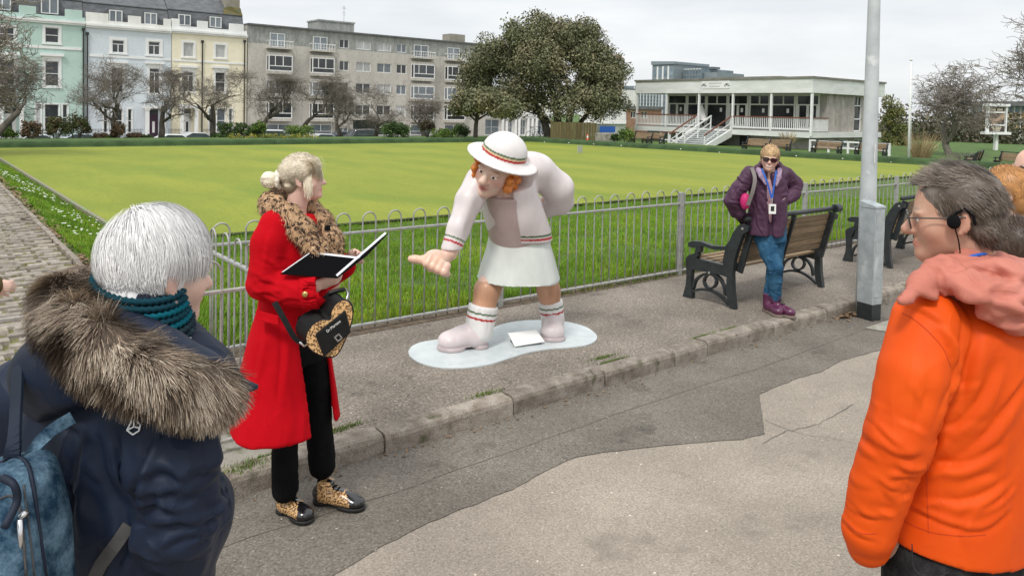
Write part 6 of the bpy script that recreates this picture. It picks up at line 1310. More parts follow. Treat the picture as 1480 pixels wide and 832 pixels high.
S = SDF(P(395, 470, -.4)-.1, P(470, 395, -.0)+.1, .006); S.cone(P(441, 421, -.205), P(457, 420, -.203), .079, .080, .003, flat=(0, 1, 0), f=.85); S.plane(P(461, 420, -.2), (1, .1, .12)); S.plane(P(436, 421, -.2), (-1, -.1, -.12)); S.cone(P(450, 420, -.203), P(480, 417, -.2), .066, .066, .003, 's'); V, F = S.mesh(); W.add('cuff', relax(V, F, 1), F, 'red_wool', coat)
b = MB(); q = P(441, 425, -.272); b.lathe((0, 0, 0), [(.001, 0), (.013, 0), (.014, .004), (.010, .008), (.004, .010), (.001, .009)], 14); v = np.array(b.v)[:, [0, 2, 1]]*[1, -1, 1]+q; W.add('button', v, b.f, 'gold', coat)
b = MB(); pk = [P(371, 447, -.225), P(404, 456, -.245), P(404, 469, -.25), P(371, 461, -.235)]; b.extr(pk, None, (0, -.012, 0)); W.mb('pocket_flap', b, 'red_wool', coat, bev=.004)
# leopard collar: two lapels round the neck
S = SDF((-.3, -.4, 1.0), (.45, .4, 1.55), .0065); kc = P(426, 300)
S.chain([P(404, 285, .04), P(392, 292, -.03), P(396, 300, -.10), P(414, 312, -.135), P(437, 333, -.15), P(456, 358, -.155), P(470, 385, -.155)], [.042, .048, .052, .054, .052, .046, .03], .02, flat=unit((.3, -.85, .4)), f=.62)
S.chain([P(404, 285, .04), P(420, 286, .12), P(447, 296, .10), P(468, 318, .04), P(482, 345, -.02), P(489, 375, -.05)], [.042, .044, .042, .044, .042, .028], .02, flat=unit((.6, -.5, .3)), f=.62)
V, F = S.mesh(); V = folds(V, F, .007, 22, (.4, 0, -1), 2, True); col_ = W.add('fur_collar', relax(V, F, 1), F, 'leopard_fur')
p, n = sample(V, F, 9000, 4); mat('fur_tip', (1, 1, 1), attr=True, rough=.8)
sp = vnoise(p*62, 6); cc = np.where((np.abs(sp) < .22)[:, None], (.05, .03, .02), np.where((sp > .22)[:, None], (.52, .34, .19), (.58, .40, .25))); v, f, c = strands(p, n, n*.5+np.array((.25, -.1, -.8)), .017, 2, .0011, cc, 3, cvar=.15, lift=.4); W.add('fur', v, f, 'fur_tip', col_, col=c, kind='stuff')
# microphone clipped to the collar
b = MB(); q = P(476, 328, -.10); b.tube([q+[0, -.03, -.012], q+[0, -.03, .012]], .012, 8); W.mb('clip_microphone', b, 'black_cloth')
# hair
HC = T(0, -.012, .037); hr = np.array((.083, .103, .094))*hs
S = SDF(HC-.2, HC+.2, .005); S.ell(HC, hr, HR); S.ell(T(0, -.055, -.03), np.array((.062, .05, .05))*hs, HR, .02); S.ell(T(0, .075, -.03), np.array((.12, .062, .085))*hs, HR, .006, 's'); S.ell(T(0, .03, -.06), np.array((.12, .062, .055))*hs, HR, .006, 's')
for q in (-1, 1): S.ell(T(q*.08, -.004, -.01), np.array((.02, .026, .036))*hs, HR, .004, 's')
V, F = S.mesh(); BL = np.array((.86, .76, .60)); DK = np.array((.16, .115, .07)); l = (V-T(0, 0, 0))@HR/hs
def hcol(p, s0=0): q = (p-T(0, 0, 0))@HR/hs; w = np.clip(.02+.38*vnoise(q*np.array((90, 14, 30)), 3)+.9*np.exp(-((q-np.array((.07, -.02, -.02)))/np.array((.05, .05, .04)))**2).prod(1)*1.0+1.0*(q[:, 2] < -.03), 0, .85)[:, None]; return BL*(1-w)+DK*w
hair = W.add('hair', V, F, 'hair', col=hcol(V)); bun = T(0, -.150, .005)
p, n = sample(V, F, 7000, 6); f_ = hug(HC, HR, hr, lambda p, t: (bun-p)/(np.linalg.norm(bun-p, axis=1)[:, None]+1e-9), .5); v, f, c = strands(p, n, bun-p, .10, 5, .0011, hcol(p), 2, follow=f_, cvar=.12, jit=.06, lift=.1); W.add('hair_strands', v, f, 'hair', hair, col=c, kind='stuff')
g = np.random.default_rng(3); nn = 1500; rts = np.array([T(x, y, z) for x, y, z in zip(g.normal(0, .045, nn), .050+g.normal(0, .014, nn), .108-np.abs(g.normal(0, .010, nn)))]); fd = lambda p, t: np.tile(unit(HR@np.array((.0, .5-.75*t, -1.0*t-.45))), (len(p), 1))
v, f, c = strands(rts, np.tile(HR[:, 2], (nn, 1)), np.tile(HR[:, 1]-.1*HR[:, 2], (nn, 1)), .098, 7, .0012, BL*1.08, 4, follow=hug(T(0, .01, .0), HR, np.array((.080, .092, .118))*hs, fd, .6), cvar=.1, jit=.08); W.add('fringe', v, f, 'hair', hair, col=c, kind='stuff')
for q in (-1, 1):
    rts = np.array([T(q*.066+g.normal(0, .005), .030+g.normal(0, .009), .055+g.normal(0, .012)) for _ in range(240)]); fd = lambda p, t: np.tile(unit(HR@np.array((q*.1, .10-.3*t, -1.0))), (len(p), 1)); v, f, c = strands(rts, np.tile(HR[:, 0]*q, (240, 1)), np.tile(HR@np.array((0, .3, -1)), (240, 1)), .125, 6, .0012, BL*1.1, 5, follow=hug(T(0, .01, -.02), HR, np.array((.074, .085, .13))*hs, fd, .5), cvar=.1, jit=.06); W.add('side_lock', v, f, 'hair', hair, col=c, kind='stuff')
S = SDF(bun-.12, bun+.12, .005); S.ell(T(0, -.168, .008), np.array((.040, .042, .038))*hs, HR, .01); S.ell(T(.01, -.185, .022), .026*hs, HR, .015); S.ell(T(0, -.165, -.012), .03*hs, HR, .015); V, F = S.mesh(); V = folds(V, F, .006, 40, HR[:, 1], 3); W.add('bun', V, F, 'hair', hair, col=hcol(V)*.95)
p, n = sample(V, F, 900, 6); v, f, c = strands(p, n, np.cross(n, HR[:, 1]), .03, 4, .0011, BL, 2, cvar=.2, jit=.2, lift=.0, follow=hug(T(0, -.168, .005), HR, np.array((.042, .05, .042))*hs)); W.add('bun_strands', v, f, 'hair', hair, col=c, kind='stuff')
S = SDF(bun-.12, bun+.12, .0045); q0 = T(0, -.127, .005)
for k in range(9): a = 2*PI*k/9; S.ell(q0+HR@np.array((.036*math.cos(a), .004*math.sin(3*a), .036*math.sin(a)))*hs, np.array((.016, .014+.004*math.sin(k*2.3), .016))*hs, HR, .006)
V, F = S.mesh(); V = folds(V, F, .004, 70, HR[:, 1], 1); W.add('scrunchie', V, F, 'cream_cloth', hair)
# folder
A_, B_, C_, D_ = P(405, 396, -.27), P(448, 366, -.20), P(520, 374, -.13), P(488, 402, -.22)
def leaf(pts, t, nm, mt, part=None):
    pts = [np.array(x) for x in pts]; n = unit(np.cross(pts[1]-pts[0], pts[3]-pts[0])); b = MB(); b.extr(pts, None, n*t); return W.mb(nm, b, mt, part)
FO = thing('folder', tuple(W.o+_FR.T@D_), 'open black folder with white pages held by the woman in red', 'folder', rz=YAW)
def fleaf(pts, t, nm, mt, par=None):
    pts = [np.array(x)-D_ for x in pts]; n = unit(np.cross(pts[1]-pts[0], pts[3]-pts[0])); b = MB(); b.extr(pts, None, n*t); v = np.array(b.v); org = (v.min(0)+v.max(0))/2; me = raw_mesh(nm, v-org, b.f); o = link(nm, me, mt, FO); o.location = org; return o
nU = unit(np.cross(B_-A_, D_-A_)); nU = nU if nU[1] > 0 else -nU
fleaf((A_, B_, C_, D_), .004, 'cover', 'black_cover')
off = nU*.006; sh_ = lambda q, c, k=.03: q+(c-q)*k
cc_ = (A_+B_+C_+D_)/4; fleaf([sh_(x, cc_, .01)+off+nU*.004+np.array((.004, 0, .012)) for x in (A_, B_, C_, D_)], .012, 'page_block', 'paper')
E_, F2 = P(561, 339, .0), P(556, 345, -.24); E_, F2 = P(561, 338, .06), P(530, 370, -.03)
nV = unit(np.cross(E_-C_, D_-C_)); nV = nV if nV[0] < 0 else -nV
fleaf((D_, C_, E_, F2), .004, 'cover', 'black_cover'); c2 = (C_+D_+E_+F2)/4; fleaf([sh_(x, c2)+nV*.007 for x in (D_, C_, E_, F2)], .010, 'page_block', 'paper')
# heart shaped bag on a strap
BG = thing('handbag', tuple(W.o+_FR.T@P(478, 514, -.24)), 'heart shaped leopard handbag with a black flap hanging at the red coat', 'handbag', rz=YAW); b0 = P(478, 514, -.24)
def bad(nm, v, f, mt, smooth=True, par=None, bev=0):
    v = np.asarray(v, float)-b0; org = (v.min(0)+v.max(0))/2; me = raw_mesh(nm, v-org, f, smooth); o = link(nm, me, mt, par or BG); o.location = org-(np.array(par.location) if par else 0)
    if bev: q = o.modifiers.new('bevel', 'BEVEL'); q.width = bev; q.segments = 2
    return o
hp = [(480, 515), (466, 513), (450, 505), (442, 492), (445, 477), (455, 466), (467, 461), (477, 461), (480, 448), (487, 437), (497, 432), (506, 436), (510, 448), (508, 464), (502, 482), (494, 500), (487, 511)]
hp = [P(x, y, -.24) for x, y in hp]; hp = spline(hp+[hp[0]], 4)[:-1]; hn = unit((.22, -.95, .1)); hcn = np.mean(hp, 0)
def slab(pts, a, b, inset=.0):
    p0 = [hcn+(q-hcn)*(1-inset)+hn*a for q in pts]; p1 = [hcn+(q-hcn)*(1-inset)+hn*b for q in pts]; n = len(pts); return p0+p1, [tuple(range(n)), tuple(range(2*n-1, n-1, -1))]+[(i, n+i, n+(i+1) % n, (i+1) % n) for i in range(n)]
gv = np.array((-.062, .05, .028)); gq = [hcn+(q-hcn)*.97+hn*.012 for q in hp]; ng = len(gq); bad('gusset', gq+[q+gv for q in gq], [tuple(range(ng)), tuple(range(2*ng-1, ng-1, -1))]+[(i, ng+i, ng+(i+1) % ng, (i+1) % ng) for i in range(ng)], 'black_leather', False); fr_ = bad('front_panel', *slab(hp, .012, .020, .03), 'leopard_skin', False)
b = MB(); b.tube([hcn+(q-hcn)*.985+hn*.015 for q in hp], .005, 6, closed=True); bad('piping', b.v, b.f, 'black_leather')
fl = [P(x, y, -.24) for x, y in ((455.5, 481), (499, 446), (507, 478), (468, 514))]; fl = [q+hn*.022 for q in fl]; b = MB(); b.extr(fl, None, hn*.014); flap = bad('flap', b.v, b.f, 'black_leather', False, bev=.006)
tdir = unit(fl[1]-fl[0]); tup = unit(np.cross(hn, tdir)); tup = tup if tup[2] > 0 else -tup
mid = fl[0]*.5+fl[1]*.5-tup*.022+hn*.0165
cu = bpy.data.curves.new('t', 'FONT'); cu.body = 'Dr.Martens'; cu.size = .017; cu.align_x = 'CENTER'; cu.align_y = 'CENTER'; cu.extrude = .0006; cu.resolution_u = 2; to = bpy.data.objects.new('t', cu); COL.objects.link(to); me_ = bpy.data.meshes.new_from_object(to.evaluated_get(bpy.context.evaluated_depsgraph_get())); bpy.data.objects.remove(to)
v = np.array([p.co for p in me_.vertices]); f = [tuple(p.vertices) for p in me_.polygons]; bad('lettering', mid+v[:, :1]*tdir*.95+v[:, 1:2]*tup+v[:, 2:]*hn, f, 'white_plastic', False, flap)
b = MB(); q = P(489, 485, -.24)+hn*.04
for sx, sy, lx, ly in ((-1, 0, .003, .013), (1, 0, .003, .013), (0, 1, .012, .003), (0, -1, .012, .003)): b.obox(q+tdir*sx*.011+tup*sy*.011, (tdir, tup, hn), (lx, ly, .003))
bad('buckle', b.v, b.f, 'silver', False, flap)
b = MB(); st = spline([P(397, 437, -.275), P(410, 460, -.28), P(424, 485, -.28), P(434, 494, -.27), P(442, 497, -.25)], 6)
for i in range(len(st)-1): d_ = unit(st[i+1]-st[i]); b.beam(st[i]-d_*.002, st[i+1]+d_*.002, .024, .003-.00005*i, up=hn)
bad('strap', b.v, b.f, 'black_leather', False); b = MB(); b.tube([P(433, 494, -.29), P(439, 500, -.275), P(445, 497, -.26)], .005, 6); b.tube([P(500, 436, -.25), P(503, 425, -.22), P(499, 416, -.2)], .004, 6); bad('clasp', b.v, b.f, 'silver')
b = MB(); b.tube(spline([P(498, 418, -.2), P(488, 420, -.21), P(474, 424, -.22)], 5), .010, 6); bad('strap', b.v, b.f, 'black_leather')
# brogues: black patent toe and heel, leopard vamp
def shoe(nm, heel, toe, z0, wd, lab=None):
    heel = np.array(heel); toe = np.array(toe); heel[2] = toe[2] = 0; d = unit(toe-heel); L_ = np.linalg.norm(toe-heel); x = np.cross(d, up); lo = np.minimum(heel, toe)-.09; hi = np.maximum(heel, toe)+.09; hi[2] = .2; lo[2] = -.02
    q = lambda a, b_, c: heel+d*a*L_+x*b_+up*c; Rm = np.stack((x, d, up), 1)
    S = SDF(lo, hi, .005); S.ell(q(.20, 0, .045), (wd*.42, L_*.24, .05), Rm, .02); S.ell(q(.52, 0, .04), (wd*.46, L_*.33, .042), Rm, .025); S.ell(q(.80, 0, .032), (wd*.48, L_*.21, .030), Rm, .02); S.cone(q(.24, 0, .05), q(.22, 0, .11), .042, .042, .02); S.plane(q(0, 0, .016), (0, 0, -1)); S.plane(q(0, 0, .112), (0, 0, 1)); V, F = S.mesh(); V = relax(V, F, 1)
    t = (V-heel)@d/L_; fc = t[F].mean(1); o = W.add('shoe', V, F, 'leopard_skin'); me = o.data; me.materials.append(MAT['black_patent']); z = V[F].mean(1)[:, 2]; xx = np.abs((V[F].mean(1)-heel)@x)
    me.polygons.foreach_set('material_index', ((fc > .72-.08*np.cos(xx*60)) | (fc < .14) | ((xx < .016) & (fc > .25) & (fc < .62))).astype(np.int32))
    S = SDF(lo, hi, .005); S.ell(q(.74, 0, .008), (wd*.52, L_*.29, .03), Rm, .01); S.ell(q(.45, 0, .008), (wd*.40, L_*.40, .03), Rm, .02); S.ell(q(.14, 0, .008), (wd*.42, L_*.16, .03), Rm, .01); S.plane(q(0, 0, .017), (0, 0, 1)); S.plane(q(0, 0, 0), (0, 0, -1)); S.box(q(.40, 0, -.012), (wd, L_*.13, .022), Rm, .002, .006, 's'); V, F = S.mesh(); W.add('sole', V, F, 'sole', o)
    for k in range(5):
        b = MB(); c = q(.36+.065*k, 0, .098-.0085*k); b.tube([c-x*.022-up*.006, c-x*.01+up*.003, c+x*.01+up*.003, c+x*.022-up*.006], .0028, 5); W.mb('lace', b, 'black_cloth', o)
    return o
shoe('s', P(404, 722, .05), P(449, 752, -.06), 0, .095); shoe('s', P(455, 684, .13), P(526, 688, .06), 0, .095)
# ------------------------------------------------------------------ painted statue of a woman bowling, on a steel plate
mat('fibreglass', (.93, .93, .94), (1.0, 1.0, 1.0), attr=True, scale=9, rough=.42, spec=.4, coat=.15, bump=.06, bscale=30, bdist=.01)
mat('plate_steel', (.50, .55, .56), (.60, .64, .645), rough=.55, scale=7, spots=[((.42, .42, .40), 12, .64, .1)], metal=.1)
Q = Fig('statue', 727, 505, 0, 'painted statue of a stooping woman in white hat and skirt holding out her hand', 'statue'); P = Q.P
up = np.array((0, 0, 1.)); fq = unit((-.75, -.66, 0))
WH = np.array((.66, .60, .59)); CR = np.array((.52, .28, .17)); MV = np.array((.46, .35, .335)); RD = np.array((.42, .02, .02)); GRN = np.array((.09, .15, .075)); OR = np.array((.62, .20, .035))
def streak(V, base, amp=.10, sc=(14, 14, 5), dk=(.85, .8, .8), seed=3): n = fbm(V*np.array(sc), 4, seed)[:, None]; return np.clip(base*(1+amp*n*1.6), 0, 1)
def stripes(V, col, t, lst):
    for a, b, c in lst: col[(t > a) & (t < b)] = c
    return col
hs = 1.72; HR = rot_facing(-.50, -.86, -.18, -.40); hc = P(705, 251, -.28)-HR@np.array((0, .08, 0))*hs
# figure: head, hand, legs in one continuous body
B = SDF((-.80, -.55, .02), (.65, .75, 1.62), .009); T = head(B, hc, HR, hs, neck=P(738, 285, -.02), nose=1.35, jaw=1.1, ears=False)
B.ell(T(0, .108, -.030), np.array((.016, .017, .016))*hs, HR, .012)
B.loft([P(735, 268, 0), P(742, 300, .08), P(748, 345, .2)], [.13, .16, .17], [.20, .22, .22], fq, .04)
B.chain([P(690, 262, -.10), P(668, 315, -.22), P(650, 366, -.30)], [.09, .07, .055], .03); B.chain([P(782, 260, .12), P(804, 280, .22), P(776, 304, .37)], [.07, .06, .05], .03)
B.chain([P(722, 385, .19), P(704, 420, .07), P(694, 468, .02)], [.09, .098, .085], .03); B.chain([P(785, 390, .28), P(793, 420, .36), P(797, 455, .40)], [.09, .09, .078], .03); B.loft([P(748, 345, .2), P(748, 385, .2)], [.17, .16], [.22, .2], fq, .03)
w0 = P(648, 368, -.30); hd = P(622, 378, -.36)-w0
B.ell(w0+hd*.62, (.088, .062, .070), np.stack((unit(hd), np.cross(up, unit(hd)), up), 1), .02)
for k in range(4): c = P(632-6.2*k*.2, 0)*0+P(617+8.2*k, 381+4.2*k, -.42); B.chain([P(622+8*k, 372+4*k, -.40), c, P(622+8*k, 388+2.5*k, -.40)], [.030, .031, .026], .006)
B.chain([w0+hd*.7, P(612, 376, -.38), P(600, 374.5, -.38), P(594, 374, -.38)], [.040, .032, .028, .025], .015)
V, F = B.mesh(); V = relax(V, F, 1, .4); col = face_col(V, T, HR, hc, hs, (.68, .47, .37), (.36, .07, .06), .55, (.22, .10, .05), .5)
leg = (V[:, 2] < P(0, 392)[2]); col[leg] = streak(V[leg], CR, .22, (16, 16, 3)); hnd = (V[:, 0] < P(655, 0)[0]) & (V[:, 2] < P(0, 340)[2]); col[hnd] = streak(V[hnd], np.array((.72, .46, .34)), .10, (20, 20, 20))
body = Q.add('body', V, F, 'fibreglass', col=col)
for q in (-1, 1):
    S = SDF(T(q*.031, .078, -.002)-.05, T(q*.031, .078, -.002)+.05, .0045); S.ell(T(q*.031, .0775, -.002), np.array((.0155, .012, .0095))*hs, HR); V, F = S.mesh(); l = (V-T(0, 0, 0))@HR/hs; d = np.hypot(l[:, 0]-q*.031+.003, l[:, 2]+.002); col = np.tile((.80, .78, .75), (len(V), 1)); col[d < .0062] = (.03, .02, .02); Q.add('eye', V, F, 'eye', body, col=col)
# vest and jacket
S = SDF((-.5, -.5, .6), (.6, .7, 1.5), .009); S.loft([P(735, 272, -.02), P(740, 305, .05), P(746, 350, .18)], [.165, .185, .185], [.21, .235, .235], fq, .03); S.cone(P(722, 268, -.26), P(733, 292, -.23), .05, .012, .01, 's'); V, F = S.mesh(); V = relax(V, F, 2); Q.add('vest', V, F, 'fibreglass', col=streak(V, MV, .08, (10, 10, 10)))
S = SDF((-.75, -.6, .55), (.75, .8, 1.55), .009)
tors = [P(733, 262, 0), P(740, 300, .06), P(750, 333, .16), P(754, 352, .2)]; S.loft(tors, [.16, .20, .215, .215], [.25, .27, .275, .28], fq, .03)
S.chain([P(694, 262, -.08), P(678, 290, -.17), P(663, 330, -.25), P(652, 360, -.29)], [.115, .100, .082, .074], .03); S.chain([P(780, 250, .10), P(806, 272, .18), P(810, 290, .27), P(775, 305, .38)], [.13, .12, .10, .085], .04); S.ell(P(765, 245, .08), (.17, .2, .14), None, .05)
fl = unit(np.cross(up, fq)); cv = P(729, 318, -.02)+fq*.28
S.loft([P(724, 258, -.20)+fq*.2, P(734, 300, -.17)+fq*.2, P(741, 345, -.10)+fq*.2, P(744, 380, -.08)+fq*.2], .25, [.06, .10, .115, .115], fq, .01, 's'); S.cone(P(650, 366, -.296), P(640, 382, -.33), .052, .052, .004, 's'); S.plane(P(754, 344, .2), unit((.02, .0, -1))); V, F = S.mesh(); V = relax(V, F, 2)
col = streak(V, WH, .13, (8, 8, 4)); ad = unit(P(652, 360, -.29)-P(668, 318, -.235)); t = (V-P(652, 360, -.29))@ad; arm = (V[:, 0] < P(695, 0)[0]) & (V[:, 1] < .0) & (t < .2); t1 = np.where(arm, t, -9); stripes(V, col, t1, [(-.085, -.072, GRN), (-.055, -.040, RD)])
hz = V[:, 2]-P(0, 344)[2]; inn = (~arm) & (hz < .15); t2 = np.where(inn, hz+.10*(V[:, 0]-P(745, 0)[0])*0, 9); stripes(V, col, t2, [(.078, .092, RD), (.105, .118, GRN)]); Q.add('jacket', V, F, 'fibreglass', col=col)
# skirt
S = SDF((-.5, -.5, .35), (.6, .75, 1.05), .009); S.loft([P(748, 335, .17), P(750, 360, .19), P(748, 402, .2)], [.20, .235, .315], [.24, .285, .335], fq, .02); S.plane(P(748, 402, .2), (0, 0, -1)); V, F = S.mesh(); lo_ = np.clip((P(0, 345)[2]-V[:, 2])/.3, 0, 1); V = folds(V, F, .022, 5.0, (0, 0, 1), 4, False, lo_, .1); V = relax(V, F, 2); Q.add('skirt', V, F, 'fibreglass', col=streak(V, np.array((.60, .63, .59)), .14, (9, 9, 2.0)))
# hat
hn = HR@unit((.0, -.10, 1)); hx = HR[:, 0]; hy = np.cross(hn, hx); Hm = np.stack((hx, hy, hn), 1); h0 = P(727, 227, -.16); S = SDF(h0-.36, h0+.36, .008)
S.ell(h0-hn*.012, (.272, .272, .030), Hm, .01); S.ell(h0+hn*.035, (.170, .172, .155), Hm, .03); S.ell(h0-hn*.10, (.235, .235, .085), Hm, .02, 's'); V, F = S.mesh(); V = relax(V, F, 1); t = (V-h0)@hn; r = np.linalg.norm((V-h0)-t[:, None]*hn, axis=1); col = streak(V, np.array((.71, .68, .66)), .06, (8, 8, 8)); tt = np.where((r < .215) & (r > .10), t, -9); stripes(V, col, tt, [(.028, .044, RD), (.044, .056, np.array((.70, .52, .33))), (.056, .070, GRN)]); Q.add('hat', V, F, 'fibreglass', col=col)
# hair: moulded curls
S = SDF(hc-.36, hc+.36, .007); g = random.Random(5); S.ell(T(0, -.03, .02), np.array((.088, .09, .08))*hs, HR, .01)
for k in range(46): a = g.uniform(-.5, 1.15)*PI; S.ell(T(.088*math.cos(a)*g.uniform(.85, 1.05), .05*math.sin(a)*-1+g.uniform(-.03, .03), g.uniform(-.055, .03)), .021*hs*g.uniform(.7, 1.2), None, .010)
S.ell(T(.0, .09, -.03), np.array((.068, .07, .09))*hs, HR, .01, 's'); V, F = S.mesh(); V = folds(V, F, .006, 38, HR[:, 0], 2); Q.add('hair', V, F, 'fibreglass', col=streak(V, OR, .35, (40, 40, 40)))
# socks and shoes
for nm, a, b, r0, r1 in (('l', P(698, 446, .03), P(692, 478, .02), .112, .105), ('r', P(796, 438, .39), P(799, 462, .40), .098, .092)):
    S = SDF(np.minimum(a, b)-.16, np.maximum(a, b)+.16, .007); S.cone(a, b, r0, r1, .01); S.plane(a+(a-b)*.15, a-b); V, F = S.mesh(); d = unit(b-a); t = (V-a)@d; V = folds(V, F, .004, 30, d, 3); col = streak(V, np.array((.75, .73, .71)), .06); stripes(V, col, t, [(.018, .032, GRN), (.058, .074, RD)]); Q.add('sock', relax(V, F, 1), F, 'fibreglass', col=col)
def stshoe(ank, toe, wd, L_):
    heel = ank.copy(); heel[2] = 0; toe = toe.copy(); toe[2] = 0; d = unit(toe-heel); x = np.cross(d, up); heel = heel-d*.06; q = lambda a, b_, c: heel+d*a*L_+x*b_+up*c; Rm = np.stack((x, d, up), 1); lo = np.minimum(heel, toe)-.16; hi = np.maximum(heel, toe)+.16; lo[2] = -.01; hi[2] = .36
    S = SDF(lo, hi, .007); S.ell(q(.2, 0, .10), (wd*.46, L_*.25, .10), Rm, .03); S.ell(q(.76, 0, .075), (wd*.52, L_*.26, .070), Rm, .03); S.ell(q(.48, 0, .10), (wd*.45, L_*.3, .085), Rm, .04); S.cone(q(.26, 0, .10), np.array((ank[0], ank[1], .22)), wd*.45, wd*.44, .03); S.plane(q(0, 0, .03), (0, 0, -1)); V, F = S.mesh(); V = relax(V, F, 2); o = Q.add('shoe', V, F, 'fibreglass', col=streak(V, np.array((.64, .56, .555)), .10, (14, 14, 9)))
    S = SDF(lo, hi, .007); S.ell(q(.74, 0, .02), (wd*.56, L_*.30, .05), Rm, .01); S.ell(q(.16, 0, .02), (wd*.47, L_*.19, .05), Rm, .01); S.ell(q(.45, 0, .045), (wd*.42, L_*.3, .02), Rm, .01); S.plane(q(0, 0, .046), (0, 0, 1)); S.plane(q(0, 0, .011), (0, 0, -1)); V, F = S.mesh(); Q.add('sole', relax(V, F, 1), F, 'fibreglass', o, col=streak(V, np.array((.44, .37, .37)), .12))
    for k in range(5):
        b = MB(); c = q(.38+.075*k, 0, .185-.012*k); b.tube([c-x*.045-up*.022, c-x*.02, c+x*.02, c+x*.045-up*.022], .005, 5); Q.mb('lace', b, MAT['lace_grey'], o)
mat('lace_grey', (.30, .27, .27), rough=.6)
stshoe(P(693, 480, .02), P(640, 505, -.06), .20, .37); stshoe(P(799, 462, .40), P(798, 492, .20), .185, .30)
# plate and plaque
pp = [(590, 507), (596, 499), (612, 493), (640, 489), (668, 487), (700, 479), (722, 469), (745, 464), (775, 462), (815, 464), (845, 471), (861, 482), (862, 490), (850, 497), (825, 501), (795, 503), (765, 508), (735, 517), (705, 526), (670, 530.5), (635, 530), (607, 523), (593, 514)]
pp = [_FR@(gr(x, y, .012)-Q.o) for x, y in pp]; pp = spline(pp+[pp[0]], 4)[:-1]; b = MB(); b.prism([(p[0], p[1]) for p in pp], -.001, .012); Q.mb('base_plate', b, 'plate_steel', bev=.003)
cs_ = [_FR@(gr(x, y, z)-Q.o) for x, y, z in ((744, 501, .02), (787, 494, .03), (775, 477, .085), (734, 482, .075))]; pq = MB(); n_ = unit(np.cross(cs_[1]-cs_[0], cs_[3]-cs_[0])); pq.extr([c for c in cs_], None, n_*.006); pl_ = Q.mb('plaque', pq, 'white_plastic')
b = MB(); c = (cs_[0]+cs_[1]+cs_[2]+cs_[3])/4; b.extr([c+(q-c)*.8-n_*.006 for q in cs_], None, (0, 0, 0)); b = MB(); lo = [c+(q-c)*.85-n_*.004 for q in cs_]; b.add([tuple(q) for q in lo]+[(q[0], q[1], .013) for q in lo], [(0, 1, 2, 3), (7, 6, 5, 4), (0, 4, 5, 1), (1, 5, 6, 2), (2, 6, 7, 3), (3, 7, 4, 0)]); Q.mb('plaque_wedge', b, 'lead', pl_)
ex = unit(cs_[1]-cs_[0]); ey = unit(cs_[3]-cs_[0])
for a_, b_, w_, h_ in ((.5, .78, .05, .003), (.5, .64, .03, .003), (.55, .5, .008, .008), (.45, .2, .018, .004), (.68, .2, .014, .006)):
    b = MB(); q = cs_[0]+(cs_[1]-cs_[0])*a_+(cs_[3]-cs_[0])*b_+n_*.0068; b.obox(q, (ex, ey, n_), (w_, h_, .0006)); Q.mb('printed_mark', b, 'letter_grey', pl_)
# ------------------------------------------------------------------ white haired woman in a navy parka, seen from behind
mat('navy_shell', (.006, .011, .026), (.012, .020, .042), rough=.55, scale=5, spec=.22, crease=(5, .6, (1.6, 1.6, .5, .2, .6, 0))); mat('navy_dark', (.008, .013, .026), (.013, .020, .038), rough=.6, scale=6, spec=.25)
mat('denim', (.012, .035, .065), (.12, .20, .27), rough=.9, lo=.38, hi=.66, spec=.1, scale=26, detail=8, fine=.25, fscale=220, bump=.3, bscale=300, bdist=.001); mat('reflect', (.85, .86, .88), rough=.4); mat('jeans_dark', (.012, .014, .018), (.03, .033, .038), rough=.85, scale=18)
mat('strap_grey', (.05, .05, .052), (.075, .073, .07), rough=.8, scale=40)
L_d = 1.40; O = Fig('person', 165, 560, -.1, 'white haired woman in a navy parka with a fur trimmed hood', 'person', d=L_d); P = O.P
fo = unit((.5, .87, 0)); ro = np.array((fo[1], -fo[0], 0)); up = np.array((0, 0, 1.)); hs = .96; HR = rot_facing(.62, .78, -.10, .03); hc = P(229, 392, .0)
B = SDF((-.42, -.40, -.02), (.42, .42, 1.76), .007); T = head(B, hc, HR, hs, neck=P(190, 480, -.03))
B.loft([P(182, 490, -.02), P(168, 560, 0), P(165, 700, 0), P(165, 850, 0)], [.06, .10, .11, .13], [.08, .17, .16, .18], fo, .03)
B.chain([P(252, 600, -.08), P(256, 760, -.08), P(240, 870, .05)], [.05, .042, .03], .02); B.chain([P(40, 580, .10), P(20, 760, .14), P(60, 880, .25)], [.05, .042, .03], .02)
for a in (-1, 1):
    q = P(165, 860, 0)+ro*a*.09; B.chain([q, q-up*.38, np.array((q[0], q[1], .10)), np.array((q[0], q[1], .03))+fo*.08], [.085, .055, .04, .035], .02)
hand(B, P(240, 872, .06), fo*.8-up*.4, -ro, .5, 1, .9); hand(B, P(60, 882, .26), fo*.8-up*.4, ro, .5, -1, .9)
V, F = B.mesh(); V = relax(V, F, 1, .3); body = O.add('body', V, F, 'skin', col=face_col(V, T, HR, hc, hs, PALE, (.60, .26, .22), .3, (.5, .45, .4), .3)); eyes(O, T, HR, hs, body)
